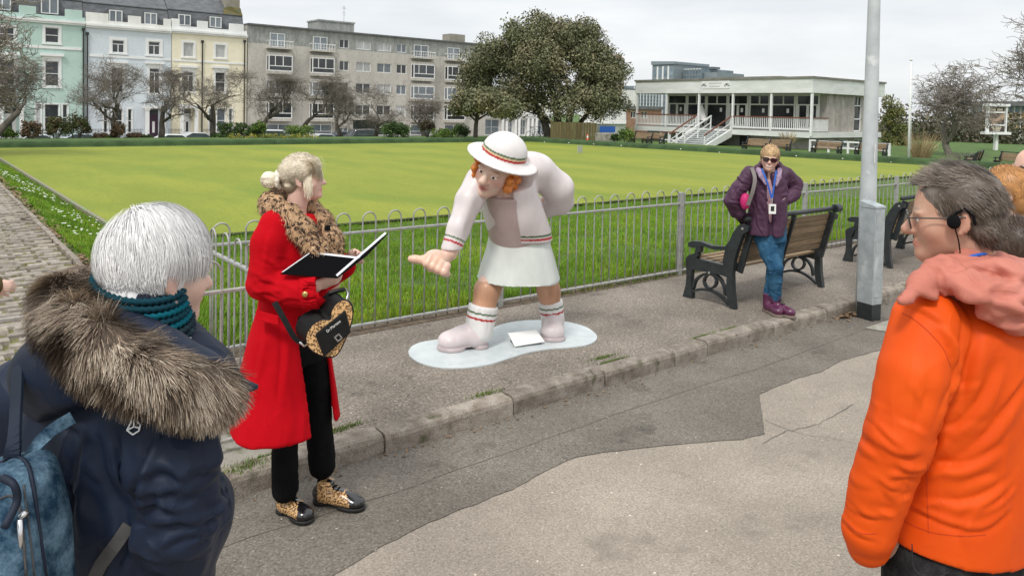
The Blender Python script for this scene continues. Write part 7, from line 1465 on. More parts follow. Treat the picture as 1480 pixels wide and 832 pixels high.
# parka
S = SDF((-.46, -.46, .68), (.42, .40, 1.48), .0055)
S.loft([P(178, 520, -.03), P(166, 560, -.01), P(158, 620, 0), P(160, 720, 0), P(165, 860, 0), P(167, 960, 0)], [.09, .125, .145, .15, .155, .17], [.12, .195, .205, .20, .205, .215], fo, .03)
S.chain([P(246, 592, -.10), P(253, 660, -.125), P(256, 745, -.11), P(250, 835, -.03), P(245, 880, .06)], [.074, .076, .075, .072, .06], .007); S.chain([P(38, 575, .09), P(15, 650, .11), P(8, 760, .13), P(40, 870, .22)], [.080, .078, .076, .06], .02)
S.ell(P(302, 745, -.02), (.04, .07, .08), None, .02)
V, F = S.mesh(); armm = np.exp(-(((V-P(275, 740, -.1))/np.array((.13, .2, .17)))**2).sum(1)); V = folds(V, F, .010, 14, unit((.55, .2, -.35)), 4, True, np.clip(armm*1.4, 0, 1), .3); V = folds(V, F, .006, 10, unit((.25, 0, -1)), 6, True, 1-.7*armm, .25); lp = lambda *q: [P(x, y, -.17) for x, y in q]
V = creases(V, F, [(lp((228, 618), (214, 660), (204, 705), (192, 745)), .014, .010), (lp((190, 748), (178, 790), (160, 840)), .010, .012), (lp((214, 680), (245, 672), (272, 690)), .008, .008), (lp((208, 700), (240, 705), (275, 700)), .007, .008), (lp((205, 728), (240, 722), (262, 738)), .008, .008), (lp((215, 760), (250, 752), (290, 765)), .008, .009), (lp((235, 790), (270, 775), (305, 790)), .007, .008), (lp((280, 620), (296, 660), (300, 710)), .006, .010), (lp((140, 640), (150, 690), (170, 740)), .010, .012), (lp((100, 640), (95, 720), (105, 800)), .008, .014), (lp((160, 625), (180, 680), (188, 720)), .007, .010), (lp((290, 720), (300, 760), (288, 810)), .008, .010)]
  +rnd_creases(O, (205, 640, 315, 830), 22, .25, .45, 40, .005, .007, 3, -.17)+rnd_creases(O, (60, 620, 190, 820), 14, 1.3, .4, 60, .005, .009, 5, -.17))
V = relax(V, F, 1, .15); pk = O.add('parka', V, F, 'navy_shell')
for k in range(1): b = MB(); b.tube(spline([P(232, 630, -.19), P(214, 670, -.175), P(203, 715, -.17), P(195, 745, -.165)], 6), .0015, 5); O.mb('seam', b, 'navy_dark', pk)
# hood lying on the back
S = SDF((-.42, -.46, 1.05), (.42, .35, 1.56), .0065); S.loft([P(120, 475, -.06), P(125, 510, -.09), P(124, 550, -.115), P(118, 592, -.13)], [.06, .09, .085, .05], [.09, .15, .145, .09], unit((.2, .95, .2)), .03)
S.chain([P(165, 495, -.11), P(225, 530, -.14), P(280, 555, -.11), P(312, 565, -.07)], [.045, .055, .05, .04], .03); S.chain([P(190, 500, .0), P(245, 510, .02), P(285, 545, .0), P(308, 565, -.03)], [.06, .062, .06, .045], .04); S.cone(P(335, 556, -.03), P(370, 560, .0), .026, .006, .01, flat=up, f=.6)
V, F = S.mesh(); V = folds(V, F, .008, 12, unit((.8, 0, -.5)), 3, True, None, .4); V = folds(V, F, .002, 40, unit((.8, 0, -.5)), 9); O.add('hood', relax(V, F, 1), F, 'navy_shell', pk)
# fur trim
pth_ = spline([P(146, 414, .06), P(118, 413, .02), P(97, 426, -.03), P(98, 452, -.09), P(112, 478, -.15), P(152, 509, -.19), P(205, 534, -.205), P(262, 552, -.19), P(300, 561, -.15), P(318, 562, -.11)], 3)
S = SDF((-.42, -.46, 1.05), (.42, .35, 1.62), .006); S.chain(pth_, np.interp(np.arange(len(pth_)), [0, 6, 12, 18, 24, len(pth_)-1], [.030, .038, .044, .042, .038, .030]), .015); V, F = S.mesh(); mat('fur_base', (.09, .065, .045), (.17, .125, .09), rough=.95, scale=40); ft = O.add('fur_trim', V, F, 'fur_base')
p, n = sample(V, F, 30000, 5); k = np.argmin(((p[:, None]-pth_[None])**2).sum(2), 1); tn = np.gradient(pth_, axis=0); tn /= np.linalg.norm(tn, axis=1)[:, None]; g = np.random.default_rng(2)
tuft = np.c_[vnoise(p*26, 3), vnoise(p*26, 4), vnoise(p*26, 5)]; cl = vnoise(p*32, 9)+.35*g.normal(0, 1, len(p)); cc = np.where((cl < -.25)[:, None], (.085, .06, .042), np.where((cl < .3)[:, None], (.26, .195, .14), (.50, .42, .33)))
v, f, c = strands(p, n, n*.55+tn[k]*.35+np.array((.1, -.15, -.55))+tuft*.75, .036, 4, .00065, cc, 8, grav=.07, cvar=.22, jit=.16, lift=.22); O.add('fur', v, f, 'fur_tip', ft, col=c, kind='stuff')
# knitted snood: rows of stitches
mat('knit', (1, 1, 1), attr=True, rough=.95, spec=.1); V_, F_, C_k = [], [], []; nb = 0
nc = P(204, 467, -.030)
for r_ in range(11):
    z = .079-.0135*r_; rad = np.array((.074, .084))*(.96+.014*r_+(.05 if 4 < r_ < 10 else 0))
    for k in range(46):
        a = 2*PI*(k+.5*(r_ % 2))/46; c = nc+HR[:, 0]*rad[0]*math.cos(a)+np.cross(up, HR[:, 0])*rad[1]*math.sin(a)+up*(z-.022*math.cos(a)); tg = unit(-HR[:, 0]*rad[0]*math.sin(a)+np.cross(up, HR[:, 0])*rad[1]*math.cos(a)); q = tube([c-tg*.009-up*.004, c-tg*.003+up*.002, c+tg*.004-up*.001, c+tg*.010+up*.004], [.004, .0066, .0066, .004], 6); V_.append(q[0]); F_ += [tuple(i+nb for i in x) for x in q[1]]; nb += len(q[0])
        col = (.006, .11, .15) if r_ in (2, 4) else (.010, .05, .07) if r_ in (0, 1, 3) else ((.45, .50, .52) if (r_ == 7 and k % 2) or random.random() < .06 else (.018, .035, .045) if random.random() < .6 else (.035, .06, .07)); C_k.append(np.tile(col, (len(q[0]), 1)))
S = SDF(nc-.16, nc+.16, .006); S.cone(nc+up*.045, nc-up*.06, (.068), .086, .01); V, F = S.mesh(); sn = O.add('snood', V, F, 'navy_dark'); O.add('knit_stitches', np.vstack(V_), F_, 'knit', sn, col=np.vstack(C_k), kind='stuff')
# short white hair with a crown
HC = T(0, -.012, .030); hr = np.array((.086, .104, .101))*hs; WHT = np.array((.79, .78, .775)); S = SDF(HC-.25, HC+.25, .005); S.ell(HC, hr, HR); S.ell(T(0, -.060, -.065), np.array((.072, .052, .070))*hs, HR, .02); S.ell(T(0, .085, -.03), np.array((.13, .075, .08))*hs, HR, .01, 's'); S.plane(T(0, 0, -.098), -up)
for q in (-1, 1): S.ell(T(q*.092, .008, -.028), np.array((.026, .042, .046))*hs, HR, .008, 's')
V, F = S.mesh(); V = folds(V, F, .007, 11, HR[:, 1], 5, False); V = folds(V, F, .0025, 26, up, 3, True, None, .35); hair = O.add('hair', relax(V, F, 1), F, 'hair', col=np.clip(WHT*.95*(1+.1*vnoise(V*np.array((110, 110, 25)), 2))[:, None], 0, 1))
p, n = sample(V, F, 26000, 7); l = (p-hc)@HR/hs; kp = ~((np.abs(l[:, 0]) > .045) & (l[:, 1] > -.030) & (l[:, 1] < .06) & (l[:, 2] < .045)); p, n = p[kp], n[kp]; cw = T(-.030, -.062, .105); fl_ = lambda p, t: (lambda r_: r_/(np.linalg.norm(r_, axis=1)[:, None]+1e-9))((p-cw)*np.array((1, 1, .6))+np.array((0, 0, -.03))+.02*np.cross(p-cw, HR[:, 2])/.06*.8)
d0 = fl_(p, 0); g = np.random.default_rng(4); tn_ = np.c_[vnoise(p*30, 3), vnoise(p*30, 4), vnoise(p*30, 5)]; cc = np.clip(WHT*(1+.16*vnoise(p*44, 8))[:, None]-np.where(g.uniform(0, 1, len(p)) < .05, .3, 0)[:, None], 0, 1)
v, f, c = strands(p, n, d0+.30*tn_, .062, 6, .0007, cc, 6, follow=hug(HC, HR, hr, fl_, .10, 1.0+.09*g.uniform(0, 1, len(p))**1.5), cvar=.06, jit=.07, lift=.16); O.add('hair_strands', v, f, 'hair', hair, col=c, kind='stuff')
b = MB(); q = T(.082, -.002, -.044); b.lathe(q, [(.0005, -.004), (.004, -.002), (.004, .002), (.0005, .004)], 8); O.mb('earring', b, 'silver')
# reflective mark on the back, shoulder strap and denim rucksack
hit = caster(np.array([q.co for q in pk.data.vertices])+np.array(pk.location), np.array([tuple(q.vertices) for q in pk.data.polygons]), O)
for a, b_ in (((193, 603), (203, 613)), ((203, 613), (201, 622)), ((201, 622), (192, 627.5)), ((192, 627.5), (183.5, 621)), ((183.5, 621), (193, 603)), ((193, 603), (194, 616)), ((194, 616), (183.5, 621)), ((194, 616), (202, 618))):
    q = MB(); x, y = hit(*a, .004), hit(*b_, .004); q.beam(x, y, .0022, .0016, up=(0, 1, 0)); O.mb('logo_line', q, 'reflect', pk)
q = MB(); st = [hit(x, y, .008) for x, y in ((184, 762), (172, 780), (160, 796), (146, 815), (134, 840), (126, 860))]
for i in range(len(st)-1): d_ = unit(st[i+1]-st[i]); q.beam(st[i]-d_*.004, st[i+1]+d_*.004, .022, .004-.0001*i, up=(.2, 1, .2))
O.mb('bag_strap', q, 'strap_grey', pk)
RK = P(20, 740, -.30); RB = thing('rucksack', tuple(O.o+_FR.T@RK), 'denim rucksack on the shoulder of the white haired woman', 'rucksack', rz=YAW)
def rad(nm, v, f, mt, smooth=True, par=None):
    v = np.asarray(v, float)-RK; org = (v.min(0)+v.max(0))/2; me = raw_mesh(nm, v-org, f, smooth); o = link(nm, me, mt, par or RB); o.location = org-(np.array(par.location) if par else 0); return o
S = SDF(RK-.32, RK+.32, .006); S.loft([P(14, 662, -.24), P(18, 690, -.26), P(24, 760, -.27), P(30, 870, -.27)], [.05, .065, .07, .07], [.045, .062, .072, .078], unit((.3, 1, 0)), .02); S.loft([P(0, 715, -.31), P(8, 780, -.33), P(14, 870, -.33)], [.035, .04, .04], [.032, .045, .05], unit((.3, 1, 0)), .012); V, F = S.mesh(); V = folds(V, F, .004, 20, up, 2); bagb = rad('bag_body', relax(V, F, 1), F, 'denim')
for pts, w, mt in (([(26, 530, -.16), (24, 580, -.20), (20, 640, -.245), (16, 665, -.25)], .026, 'navy_dark'), ([(103, 604, -.19), (80, 618, -.20), (58, 638, -.215), (40, 664, -.235)], .020, 'denim')):
    q = MB(); st = spline([P(*x) for x in pts], 5)
    for i in range(len(st)-1): d_ = unit(st[i+1]-st[i]); q.beam(st[i]-d_*.003, st[i+1]+d_*.003, w, .005-.00008*i, up=(.1, 1, .1))
    rad('strap', q.v, q.f, mt, False)
bh = caster(V, F, O, -.3)
for ln, mt, r_ in (([(2, 668), (20, 660), (38, 668), (48, 700), (56, 760), (66, 832)], 'navy_dark', .0035), ([(0, 720), (14, 716), (26, 724), (32, 760), (38, 832)], 'strap_grey', .002), ([(34, 700), (42, 760), (50, 832)], 'strap_grey', .0014)): q = MB(); q.tube([bh(*x, .001) for x in spline([(x, y, 0) for x, y in ln], 6)[:, :2]], r_, 5); rad('piping', q.v, q.f, mt, True, bagb)
q = MB(); q.tube(spline([P(3, 690, -.335), P(20, 700, -.345), P(24, 725, -.345), P(6, 762, -.37)], 5), .006, 6); rad('carry_handle', q.v, q.f, 'navy_dark', True, bagb); q = MB(); q.tube([P(28, 748, -.345), P(40, 738, -.335)], .005, 6); q.tube([P(29, 750, -.352), P(30, 802, -.352)], .004, 6); rad('zip_pull', q.v, q.f, 'silver', True, bagb)
# trousers and shoes below the frame
S = SDF((-.3, -.3, -.02), (.3, .35, .98), .009)
for a in (-1, 1): q = P(165, 860, 0)+ro*a*.09; S.chain([q+up*.05, q-up*.38, np.array((q[0], q[1], .08))], [.115, .08, .07], .03)
V, F = S.mesh(); O.add('trousers', V, F, 'jeans_dark')
def plain_shoe(fig, c, d, L_=.27, w=.1, m='black_leather', h=.11):
    d = unit(np.array((d[0], d[1], 0))); x = np.cross(d, up); q = lambda a, b_, z: np.array((c[0], c[1], 0))+d*(a-.25)*L_+x*b_+up*z; Rm = np.stack((x, d, up), 1); S = SDF(q(.25, 0, .1)-.3, q(.25, 0, .1)+.3, .007); S.ell(q(.2, 0, .05), (w*.42, L_*.24, .055), Rm, .02); S.ell(q(.5, 0, .045), (w*.45, L_*.32, .05), Rm, .025); S.ell(q(.8, 0, .038), (w*.48, L_*.22, .036), Rm, .02); S.cone(q(.24, 0, .05), q(.24, 0, h), .045, .046, .02); S.plane(q(0, 0, 0), (0, 0, -1)); S.plane(q(0, 0, h), (0, 0, 1)); V, F = S.mesh(); return fig.add('shoe', relax(V, F, 1), F, m)
for a in (-1, 1): plain_shoe(O, P(165, 860, 0)+ro*a*.09, fo)
# ------------------------------------------------------------------ man in the orange jacket, seen from behind his left shoulder
mat('orange_shell', (.66, .070, .0035), (.74, .090, .0045), rough=.62, scale=4, spec=.2, crease=(4, .55, (2, 2, .5, .1, -.6, 0))); mat('salmon', (.44, .145, .105), (.54, .20, .15), rough=.6, scale=5, spec=.2, crease=(8, .6, (.5, 1.2, 1.6, 0, .4, 0))); mat('jeans_black', (.010, .010, .011), (.032, .032, .034), rough=.9, scale=24, fine=.3, fscale=300, spec=.1); mat('blue_tape', (.02, .10, .42), rough=.6); mat('lens', (.75, .78, .80), rough=.05, trans=.95, spec=.5); mat('horn', (.03, .028, .026), rough=.3, coat=.3)
H = Fig('person', 1385, 600, -.1, 'man in an orange jacket with pink hood, glasses and an earpiece', 'person', d=1.8); P = H.P
fm = unit((-.62, .78, 0)); rm = np.array((fm[1], -fm[0], 0)); hs = .97; HR = rot_facing(-.90, .43, -.10); hc = P(1379, 312, 0)
B = SDF((-.45, -.45, -.02), (.50, .45, 1.86), .007); T = head(B, hc, HR, hs, neck=P(1418, 412, .02), nose=1.2, jaw=1.08, old=1.0)
B.loft([P(1420, 410, .02), P(1410, 450, 0), P(1398, 560, 0), P(1385, 760, 0)], [.07, .10, .12, .13], [.09, .18, .17, .17], fm, .03)
B.chain([P(1345, 470, -.12), P(1318, 540, -.15), P(1295, 630, -.15), P(1268, 765, -.11)], [.05, .05, .042, .032], .02); B.chain([P(1495, 460, .14), P(1510, 620, .16), P(1480, 740, .25)], [.055, .045, .032], .02)
hand(B, P(1276, 778, -.08), P(1330, 800, .0)-P(1255, 775, -.11), (0, -1, .2), .3, 1, .9); hand(B, P(1478, 750, .26), (-.3, .5, -.6), rm, .4, -1, 1.0)
for a in (-1, 1):
    q = P(1372, 800, 0)+rm*a*.095; B.chain([q, q-up*.40, np.array((q[0], q[1], .10)), np.array((q[0], q[1], .03))+fm*.1], [.09, .058, .042, .036], .02)
V, F = B.mesh(); V = relax(V, F, 1, .25); col = face_col(V, T, HR, hc, hs, (.54, .31, .22), (.50, .17, .13), .45, (.16, .12, .09), .6); body = H.add('body', V, F, 'skin', col=col); eyes(H, T, HR, hs, body)
# jacket
S = SDF((-.48, -.46, .72), (.50, .44, 1.62), .0055)
S.loft([P(1420, 420, .01), P(1412, 455, 0), P(1408, 520, 0), P(1400, 640, 0), P(1384, 772, 0)], [.085, .135, .155, .15, .150], [.12, .215, .225, .205, .205], fm, .03)
S.chain([P(1342, 468, -.12), P(1322, 540, -.15), P(1299, 630, -.155), P(1272, 700, -.135), P(1257, 765, -.115), P(1256, 786, -.105)], [.078, .075, .068, .060, .055, .046], .008); S.chain([P(1490, 460, .13), P(1502, 560, .16), P(1500, 660, .2), P(1478, 735, .26)], [.085, .08, .07, .06], .02); S.plane(P(1385, 778, 0), unit((-.10, .0, -1))) if False else None
V, F = S.mesh(); am = np.exp(-(((V-P(1290, 640, -.15))/np.array((.13, .16, .13)))**2).sum(1)); V = folds(V, F, .006, 13, unit((.7, 0, .35)), 3, True, np.clip(am*1.3, 0, 1), .3); V = folds(V, F, .006, 9, unit((-.5, 0, -.9)), 7, True, 1-.75*am, .2); lp = lambda *q: [P(x, y, -.18) for x, y in q]
V = creases(V, F, [(lp((1396, 448), (1388, 490), (1372, 540), (1358, 600)), .010, .012), (lp((1416, 470), (1400, 520), (1392, 590)), .008, .014), (lp((1440, 520), (1412, 580), (1370, 640)), .009, .013), (lp((1470, 560), (1430, 620), (1372, 690)), .008, .014), (lp((1445, 640), (1400, 672), (1345, 690)), .010, .013), (lp((1462, 690), (1410, 722), (1350, 738)), .008, .012), (lp((1310, 752), (1350, 764), (1420, 770), (1458, 745)), .006, .008),
  (lp((1283, 668), (1300, 674), (1330, 676)), .010, .010), (lp((1278, 690), (1295, 683), (1322, 690)), .007, .009), (lp((1262, 640), (1290, 652), (1318, 646)), .006, .010), (lp((1345, 470), (1362, 500), (1372, 540)), .010, .011), (lp((1318, 450), (1336, 456), (1358, 470)), .006, .010), (lp((1240, 742), (1256, 752), (1278, 748)), .005, .008), (lp((1228, 770), (1245, 783), (1268, 785)), .005, .006), (lp((1330, 500), (1322, 560), (1300, 620)), .005, .016)]
  +rnd_creases(H, (1340, 560, 1470, 760), 16, 2.45, .35, 60, .005, .009, 4, -.18)+rnd_creases(H, (1245, 560, 1330, 760), 14, .35, .5, 34, .004, .008, 6, -.2))
V = relax(V, F, 1, .15); jk = H.add('jacket', V, F, 'orange_shell')
jhit = caster(V, F, H)
mat('orange_stitch', (.50, .05, .003), rough=.8)
for ln in ([(1341, 668), (1340, 700), (1341, 740), (1342, 770)], [(1304, 452), (1322, 462), (1345, 482), (1364, 505), (1374, 530)], [(1302, 750), (1345, 768), (1390, 774), (1425, 772)], [(1226, 756), (1244, 770), (1268, 770)]):
    b = MB(); b.tube([jhit(*q) for q in spline([(x, y, 0) for x, y in ln], 8)[:, :2]], .0011, 5); H.mb('seam', b, 'orange_stitch', jk)
# hood bunched on the shoulders
S = SDF((-.30, -.42, 1.22), (.50, .44, 1.66), .006)
S.chain([P(1303, 436, -.20), P(1335, 414, -.16), P(1362, 396, -.12), P(1400, 380, -.07), P(1445, 378, -.02), P(1480, 392, .05)], [.008, .024, .030, .030, .028, .028], .010, flat=unit((.35, -.5, .75)), f=.6)
S.chain([P(1375, 402, -.14), P(1410, 420, -.19), P(1450, 432, -.19), P(1495, 440, -.12)], [.028, .034, .036, .036], .012, flat=unit((0, -.7, .7)), f=.7); S.chain([P(1400, 395, -.10), P(1450, 405, -.12), P(1500, 410, -.05)], [.03, .04, .04], .015); S.chain([P(1430, 445, -.19), P(1470, 462, -.18), P(1510, 466, -.12)], [.03, .035, .035], .014); S.chain([P(1352, 398, -.06), P(1345, 410, .0), P(1370, 420, .10)], [.03, .03, .03], .015)
V, F = S.mesh(); V = folds(V, F, .013, 20, unit((.85, 0, -.4)), 5, True, None, .22); V = folds(V, F, .004, 46, unit((.85, 0, -.4)), 6, True, None, .3); V = creases(V, F, rnd_creases(H, (1300, 375, 1480, 465), 26, .35, .45, 60, .009, .008, 3, -.14)); H.add('hood', relax(V, F, 1, .3), F, 'salmon', jk)
b = MB(); b.tube(spline([P(1386, 377, -.09), P(1400, 372, -.095), P(1418, 368, -.075), P(1428, 369, -.04)], 5), .005, 5); H.mb('lanyard', b, 'blue_tape')
# hair: dark brown going grey, short and brushed up
HC = T(0, -.018, .036); hr = np.array((.080, .097, .092))*hs; S = SDF(HC-.25, HC+.25, .005); S.ell(HC, hr, HR); S.ell(T(0, -.056, -.03), np.array((.066, .046, .05))*hs, HR, .02); S.ell(T(0, .110, -.030), np.array((.14, .085, .085))*hs, HR, .012, 's'); S.ell(T(0, .05, -.11), np.array((.14, .075, .085))*hs, HR, .01, 's')
for q in (-1, 1): S.ell(T(q*.086, -.010, -.014), np.array((.022, .028, .042))*hs, HR, .006, 's')
S.plane(T(0, 0, -.052), HR@np.array((0, .35, -1))); V, F = S.mesh(); HB = np.array((.085, .060, .043)); GY = np.array((.25, .205, .17)); V = folds(V, F, .004, 30, HR[:, 1], 3); mixh = lambda p: (lambda w: HB*(1-w)+GY*w)(np.clip(.28+.6*vnoise(p*45, 4)+.5*np.clip(((p-hc)@HR)[:, 1]*8, 0, .5), 0, 1)[:, None]); hair = H.add('hair', relax(V, F, 1), F, 'hair', col=mixh(V)*.7)
p, n = sample(V, F, 13000, 5); l = (p-hc)@HR; dr = np.where((l[:, 2] > .075)[:, None], HR@np.array((.1, .75, .25)), HR@np.array((0, -.55, -.8))); tn_ = np.c_[vnoise(p*40, 3), vnoise(p*40, 4), vnoise(p*40, 5)]; v, f, c = strands(p, n, dr+.5*tn_, np.where(l[:, 2] > .075, .032, np.where(l[:, 2] > .02, .020, .011)), 4, .0006, mixh(p), 6, cvar=.35, jit=.18, lift=.20, grav=.04); H.add('hair_strands', v, f, 'hair', hair, col=c, kind='stuff')
# glasses, earpiece and wire
gl = []
for q in (-1, 1):
    b = MB(); cen = T(q*.034, .101, -.006); ex, ey = HR[:, 0], unit(HR[:, 2]+.12*HR[:, 1]); b.tube([cen+ex*.025*math.cos(a)*(1 if abs(math.cos(a)) < .8 else .97)+ey*.019*math.sin(a) for a in np.linspace(0, 2*PI, 19)[:-1]], .0021, 6, closed=True); fr = H.mb('glasses_rim', b, 'horn')
    b = MB(); b.add([cen+ex*.024*math.cos(a)+ey*.018*math.sin(a) for a in np.linspace(0, 2*PI, 17)[:-1]], [tuple(range(16))]); H.mb('lens', b, 'lens', fr); b = MB(); b.tube([T(q*.058, .100, .004), T(q*.074, .085, .005), T(q*.083, .02, .004), T(q*.083, -.016, .006), T(q*.080, -.032, -.018)], .002, 6); H.mb('glasses_arm', b, 'horn')
b = MB(); b.tube([T(-.010, .104, -.002), T(0, .108, .001), T(.010, .104, -.002)], .002, 6); H.mb('glasses_bridge', b, 'horn')
S = SDF(T(-.09, .0, -.01)-.06, T(-.09, .0, -.01)+.06, .0035); S.ell(T(-.089, .008, -.004), (.010, .015, .017), HR, .004); S.chain([T(-.088, .004, .016), T(-.087, -.018, .026), T(-.084, -.034, .010), T(-.083, -.036, -.012)], .0035, .003); V, F = S.mesh(); ep = H.add('earpiece', V, F, 'black_cloth'); b = MB(); b.tube(spline([T(-.090, .006, -.02), T(-.085, .0, -.06), T(-.075, .004, -.10), P(1352, 380, -.10), P(1348, 400, -.13)], 6), .0016, 5); H.mb('wire', b, 'black_cloth', ep)
# jeans and shoes
S = SDF((-.45, -.4, -.02), (.42, .4, 1.02), .008); S.loft([P(1385, 745, 0), P(1378, 820, 0)], [.13, .135], [.175, .18], fm, .02)
for a in (-1, 1): q = P(1372, 810, 0)+rm*a*.092; S.chain([q+up*.02, q-up*.38, np.array((q[0], q[1], .07))], [.108, .085, .075], .02)
V, F = S.mesh(); V = folds(V, F, .005, 14, up, 3); jn = H.add('jeans', relax(V, F, 1), F, 'jeans_black')
b = MB()
for pts in ([(1318, 785), (1322, 822), (1348, 834), (1372, 826)],): b.tube(spline([P(x, y, -.185) for x, y in pts], 5), .0012, 5)
H.mb('pocket_stitching', b, 'jeans_dark', jn)
for a in (-1, 1): plain_shoe(H, P(1372, 810, 0)+rm*a*.092, fm, .29, .105)
# ------------------------------------------------------------------ woman in a purple jacket leaning on the bench
mat('plum_shell', (.055, .022, .048), (.085, .036, .072), rough=.55, scale=6, spec=.3, crease=(9, .9, (1, 1, .5, .3, .5, 0))); mat('plum_lining', (.24, .16, .25), (.40, .30, .40), rough=.9, scale=40); mat('pink_knit', (.36, .20, .235), (.52, .33, .36), rough=.95, scale=60, fine=.3, fscale=200, bump=.4, bscale=150); mat('jeans_blue', (.014, .055, .115), (.045, .125, .21), rough=.9, scale=9, fine=.2, fscale=200, spec=.1); mat('boot_plum', (.075, .012, .045), (.12, .025, .075), rough=.32, scale=18, spec=.5, coat=.2); mat('boot_sole', (.16, .12, .10), rough=.7); mat('dark_glass', (.010, .008, .014), rough=.06, spec=.7, coat=.6); mat('pink_bag', (.50, .02, .14), rough=.6)
A = Fig('person', 1118, 455, 0, 'smiling woman in purple jacket, jeans and sunglasses leaning back on the bench', 'person'); P = A.P
fa = unit((-.15, -.99, 0)); ra_ = np.array((fa[1], -fa[0], 0)); hs = .96; HR = rot_facing(-.30, -.95, -.02, -.10); hc = P(1112.5, 229.5, .02)
B = SDF((-.5, -.45, .02), (.42, .55, 1.66), .0075); T = head(B, hc, HR, hs, neck=P(1112, 258, .06), smile=1.0, old=.5)
B.loft([P(1112, 255, .06), P(1112, 275, .08), P(1114, 320, .12), P(1114, 345, .14)], [.05, .08, .085, .085], [.08, .125, .11, .115], fa, .03)
B.chain([P(1085, 252, .06), P(1060, 288, .09), P(1076, 318, .19)], [.042, .036, .028], .02); B.chain([P(1137, 254, .08), P(1150, 270, .16), P(1137, 288, .09)], [.042, .036, .028], .02)
hand(B, P(1076, 320, .20), (.5, -.1, -.6), (-.3, -.9, .3), .3, 1, .9); hand(B, P(1138, 288, .08), (-.8, -.3, -.4), (.3, -.8, .3), .4, -1, .85)
k1, k2 = P(1120, 385, .02), P(1117, 385, .10); a1, a2 = P(1119, 430, .05), P(1111, 430, .10); B.chain([P(1106, 345, .12), k1, a1], [.066, .044, .036], .02); B.chain([P(1122, 345, .16), k2, a2], [.066, .044, .036], .02)
V, F = B.mesh(); V = relax(V, F, 1, .3); body = A.add('body', V, F, 'skin', col=face_col(V, T, HR, hc, hs, (.64, .40, .31), (.58, .20, .19), .5, (.3, .2, .12), .3)); eyes(A, T, HR, hs, body)
b = MB(); b.obox(T(0, .099, -.0635), (HR[:, 0], HR[:, 2], HR[:, 1]), (.019, .0035, .002)); A.mb('teeth', b, 'white_plastic', body)
for nm, x0 in (('top', 0),):
    S = SDF((-.4, -.3, .6), (.35, .45, 1.45), .008); S.loft([P(1112, 258, .06), P(1113, 280, .07), P(1114, 322, .12)], [.07, .10, .11], [.09, .14, .14], fa, .02); V, F = S.mesh(); A.add('knitted_top', relax(V, F, 1), F, 'pink_knit')
# jacket, open in front
S = SDF((-.6, -.42, .62), (.48, .55, 1.48), .008); S.loft([P(1111, 247, .07), P(1111, 257, .08), P(1110, 290, .10), P(1108, 338, .12)], [.08, .11, .13, .14], [.10, .165, .172, .168], fa, .03)
S.loft([P(1117, 240, -.2), P(1118, 290, -.2), P(1121, 350, -.2)], .22, [.035, .050, .060], fa, .012, 's')
S.chain([P(1085, 250, .06), P(1068, 272, .07), P(1058, 290, .08), P(1066, 306, .12), P(1076, 316, .18)], [.068, .070, .068, .060, .050], .015); S.chain([P(1136, 253, .08), P(1149, 266, .14), P(1146, 280, .12), P(1137, 288, .08)], [.066, .064, .06, .052], .015)
S.chain([P(1095, 244, .10), P(1103, 238, .15), P(1120, 238, .15), P(1131, 246, .10)], [.034, .040, .040, .034], .02)
V, F = S.mesh(); V = folds(V, F, .010, 11, unit((.3, 0, -1)), 4, True, None, .3); V = folds(V, F, .004, 24, unit((1, 0, -.5)), 8, True, None, .4); V = creases(V, F, rnd_creases(A, (1056, 250, 1085, 320), 16, .7, .5, 16, .010, .010, 3, .0)+rnd_creases(A, (1128, 255, 1155, 295), 10, 2.3, .5, 14, .010, .010, 5, .0)+rnd_creases(A, (1088, 262, 1108, 335), 10, 1.3, .3, 26, .009, .011, 7, .0)); jk = A.add('jacket', relax(V, F, 1, .3), F, 'plum_shell')
S = SDF((-.3, -.35, 1.1), (.3, .3, 1.5), .006); S.chain([P(1096, 246, .0), P(1101, 254, -.05), P(1107, 266, -.07)], [.026, .026, .012], .01, flat=fa, f=.5); S.chain([P(1127, 246, .02), P(1125, 256, -.03), P(1122, 268, -.05)], [.024, .024, .012], .01, flat=fa, f=.5); V, F = S.mesh(); A.add('collar_lining', V, F, 'plum_lining', jk)
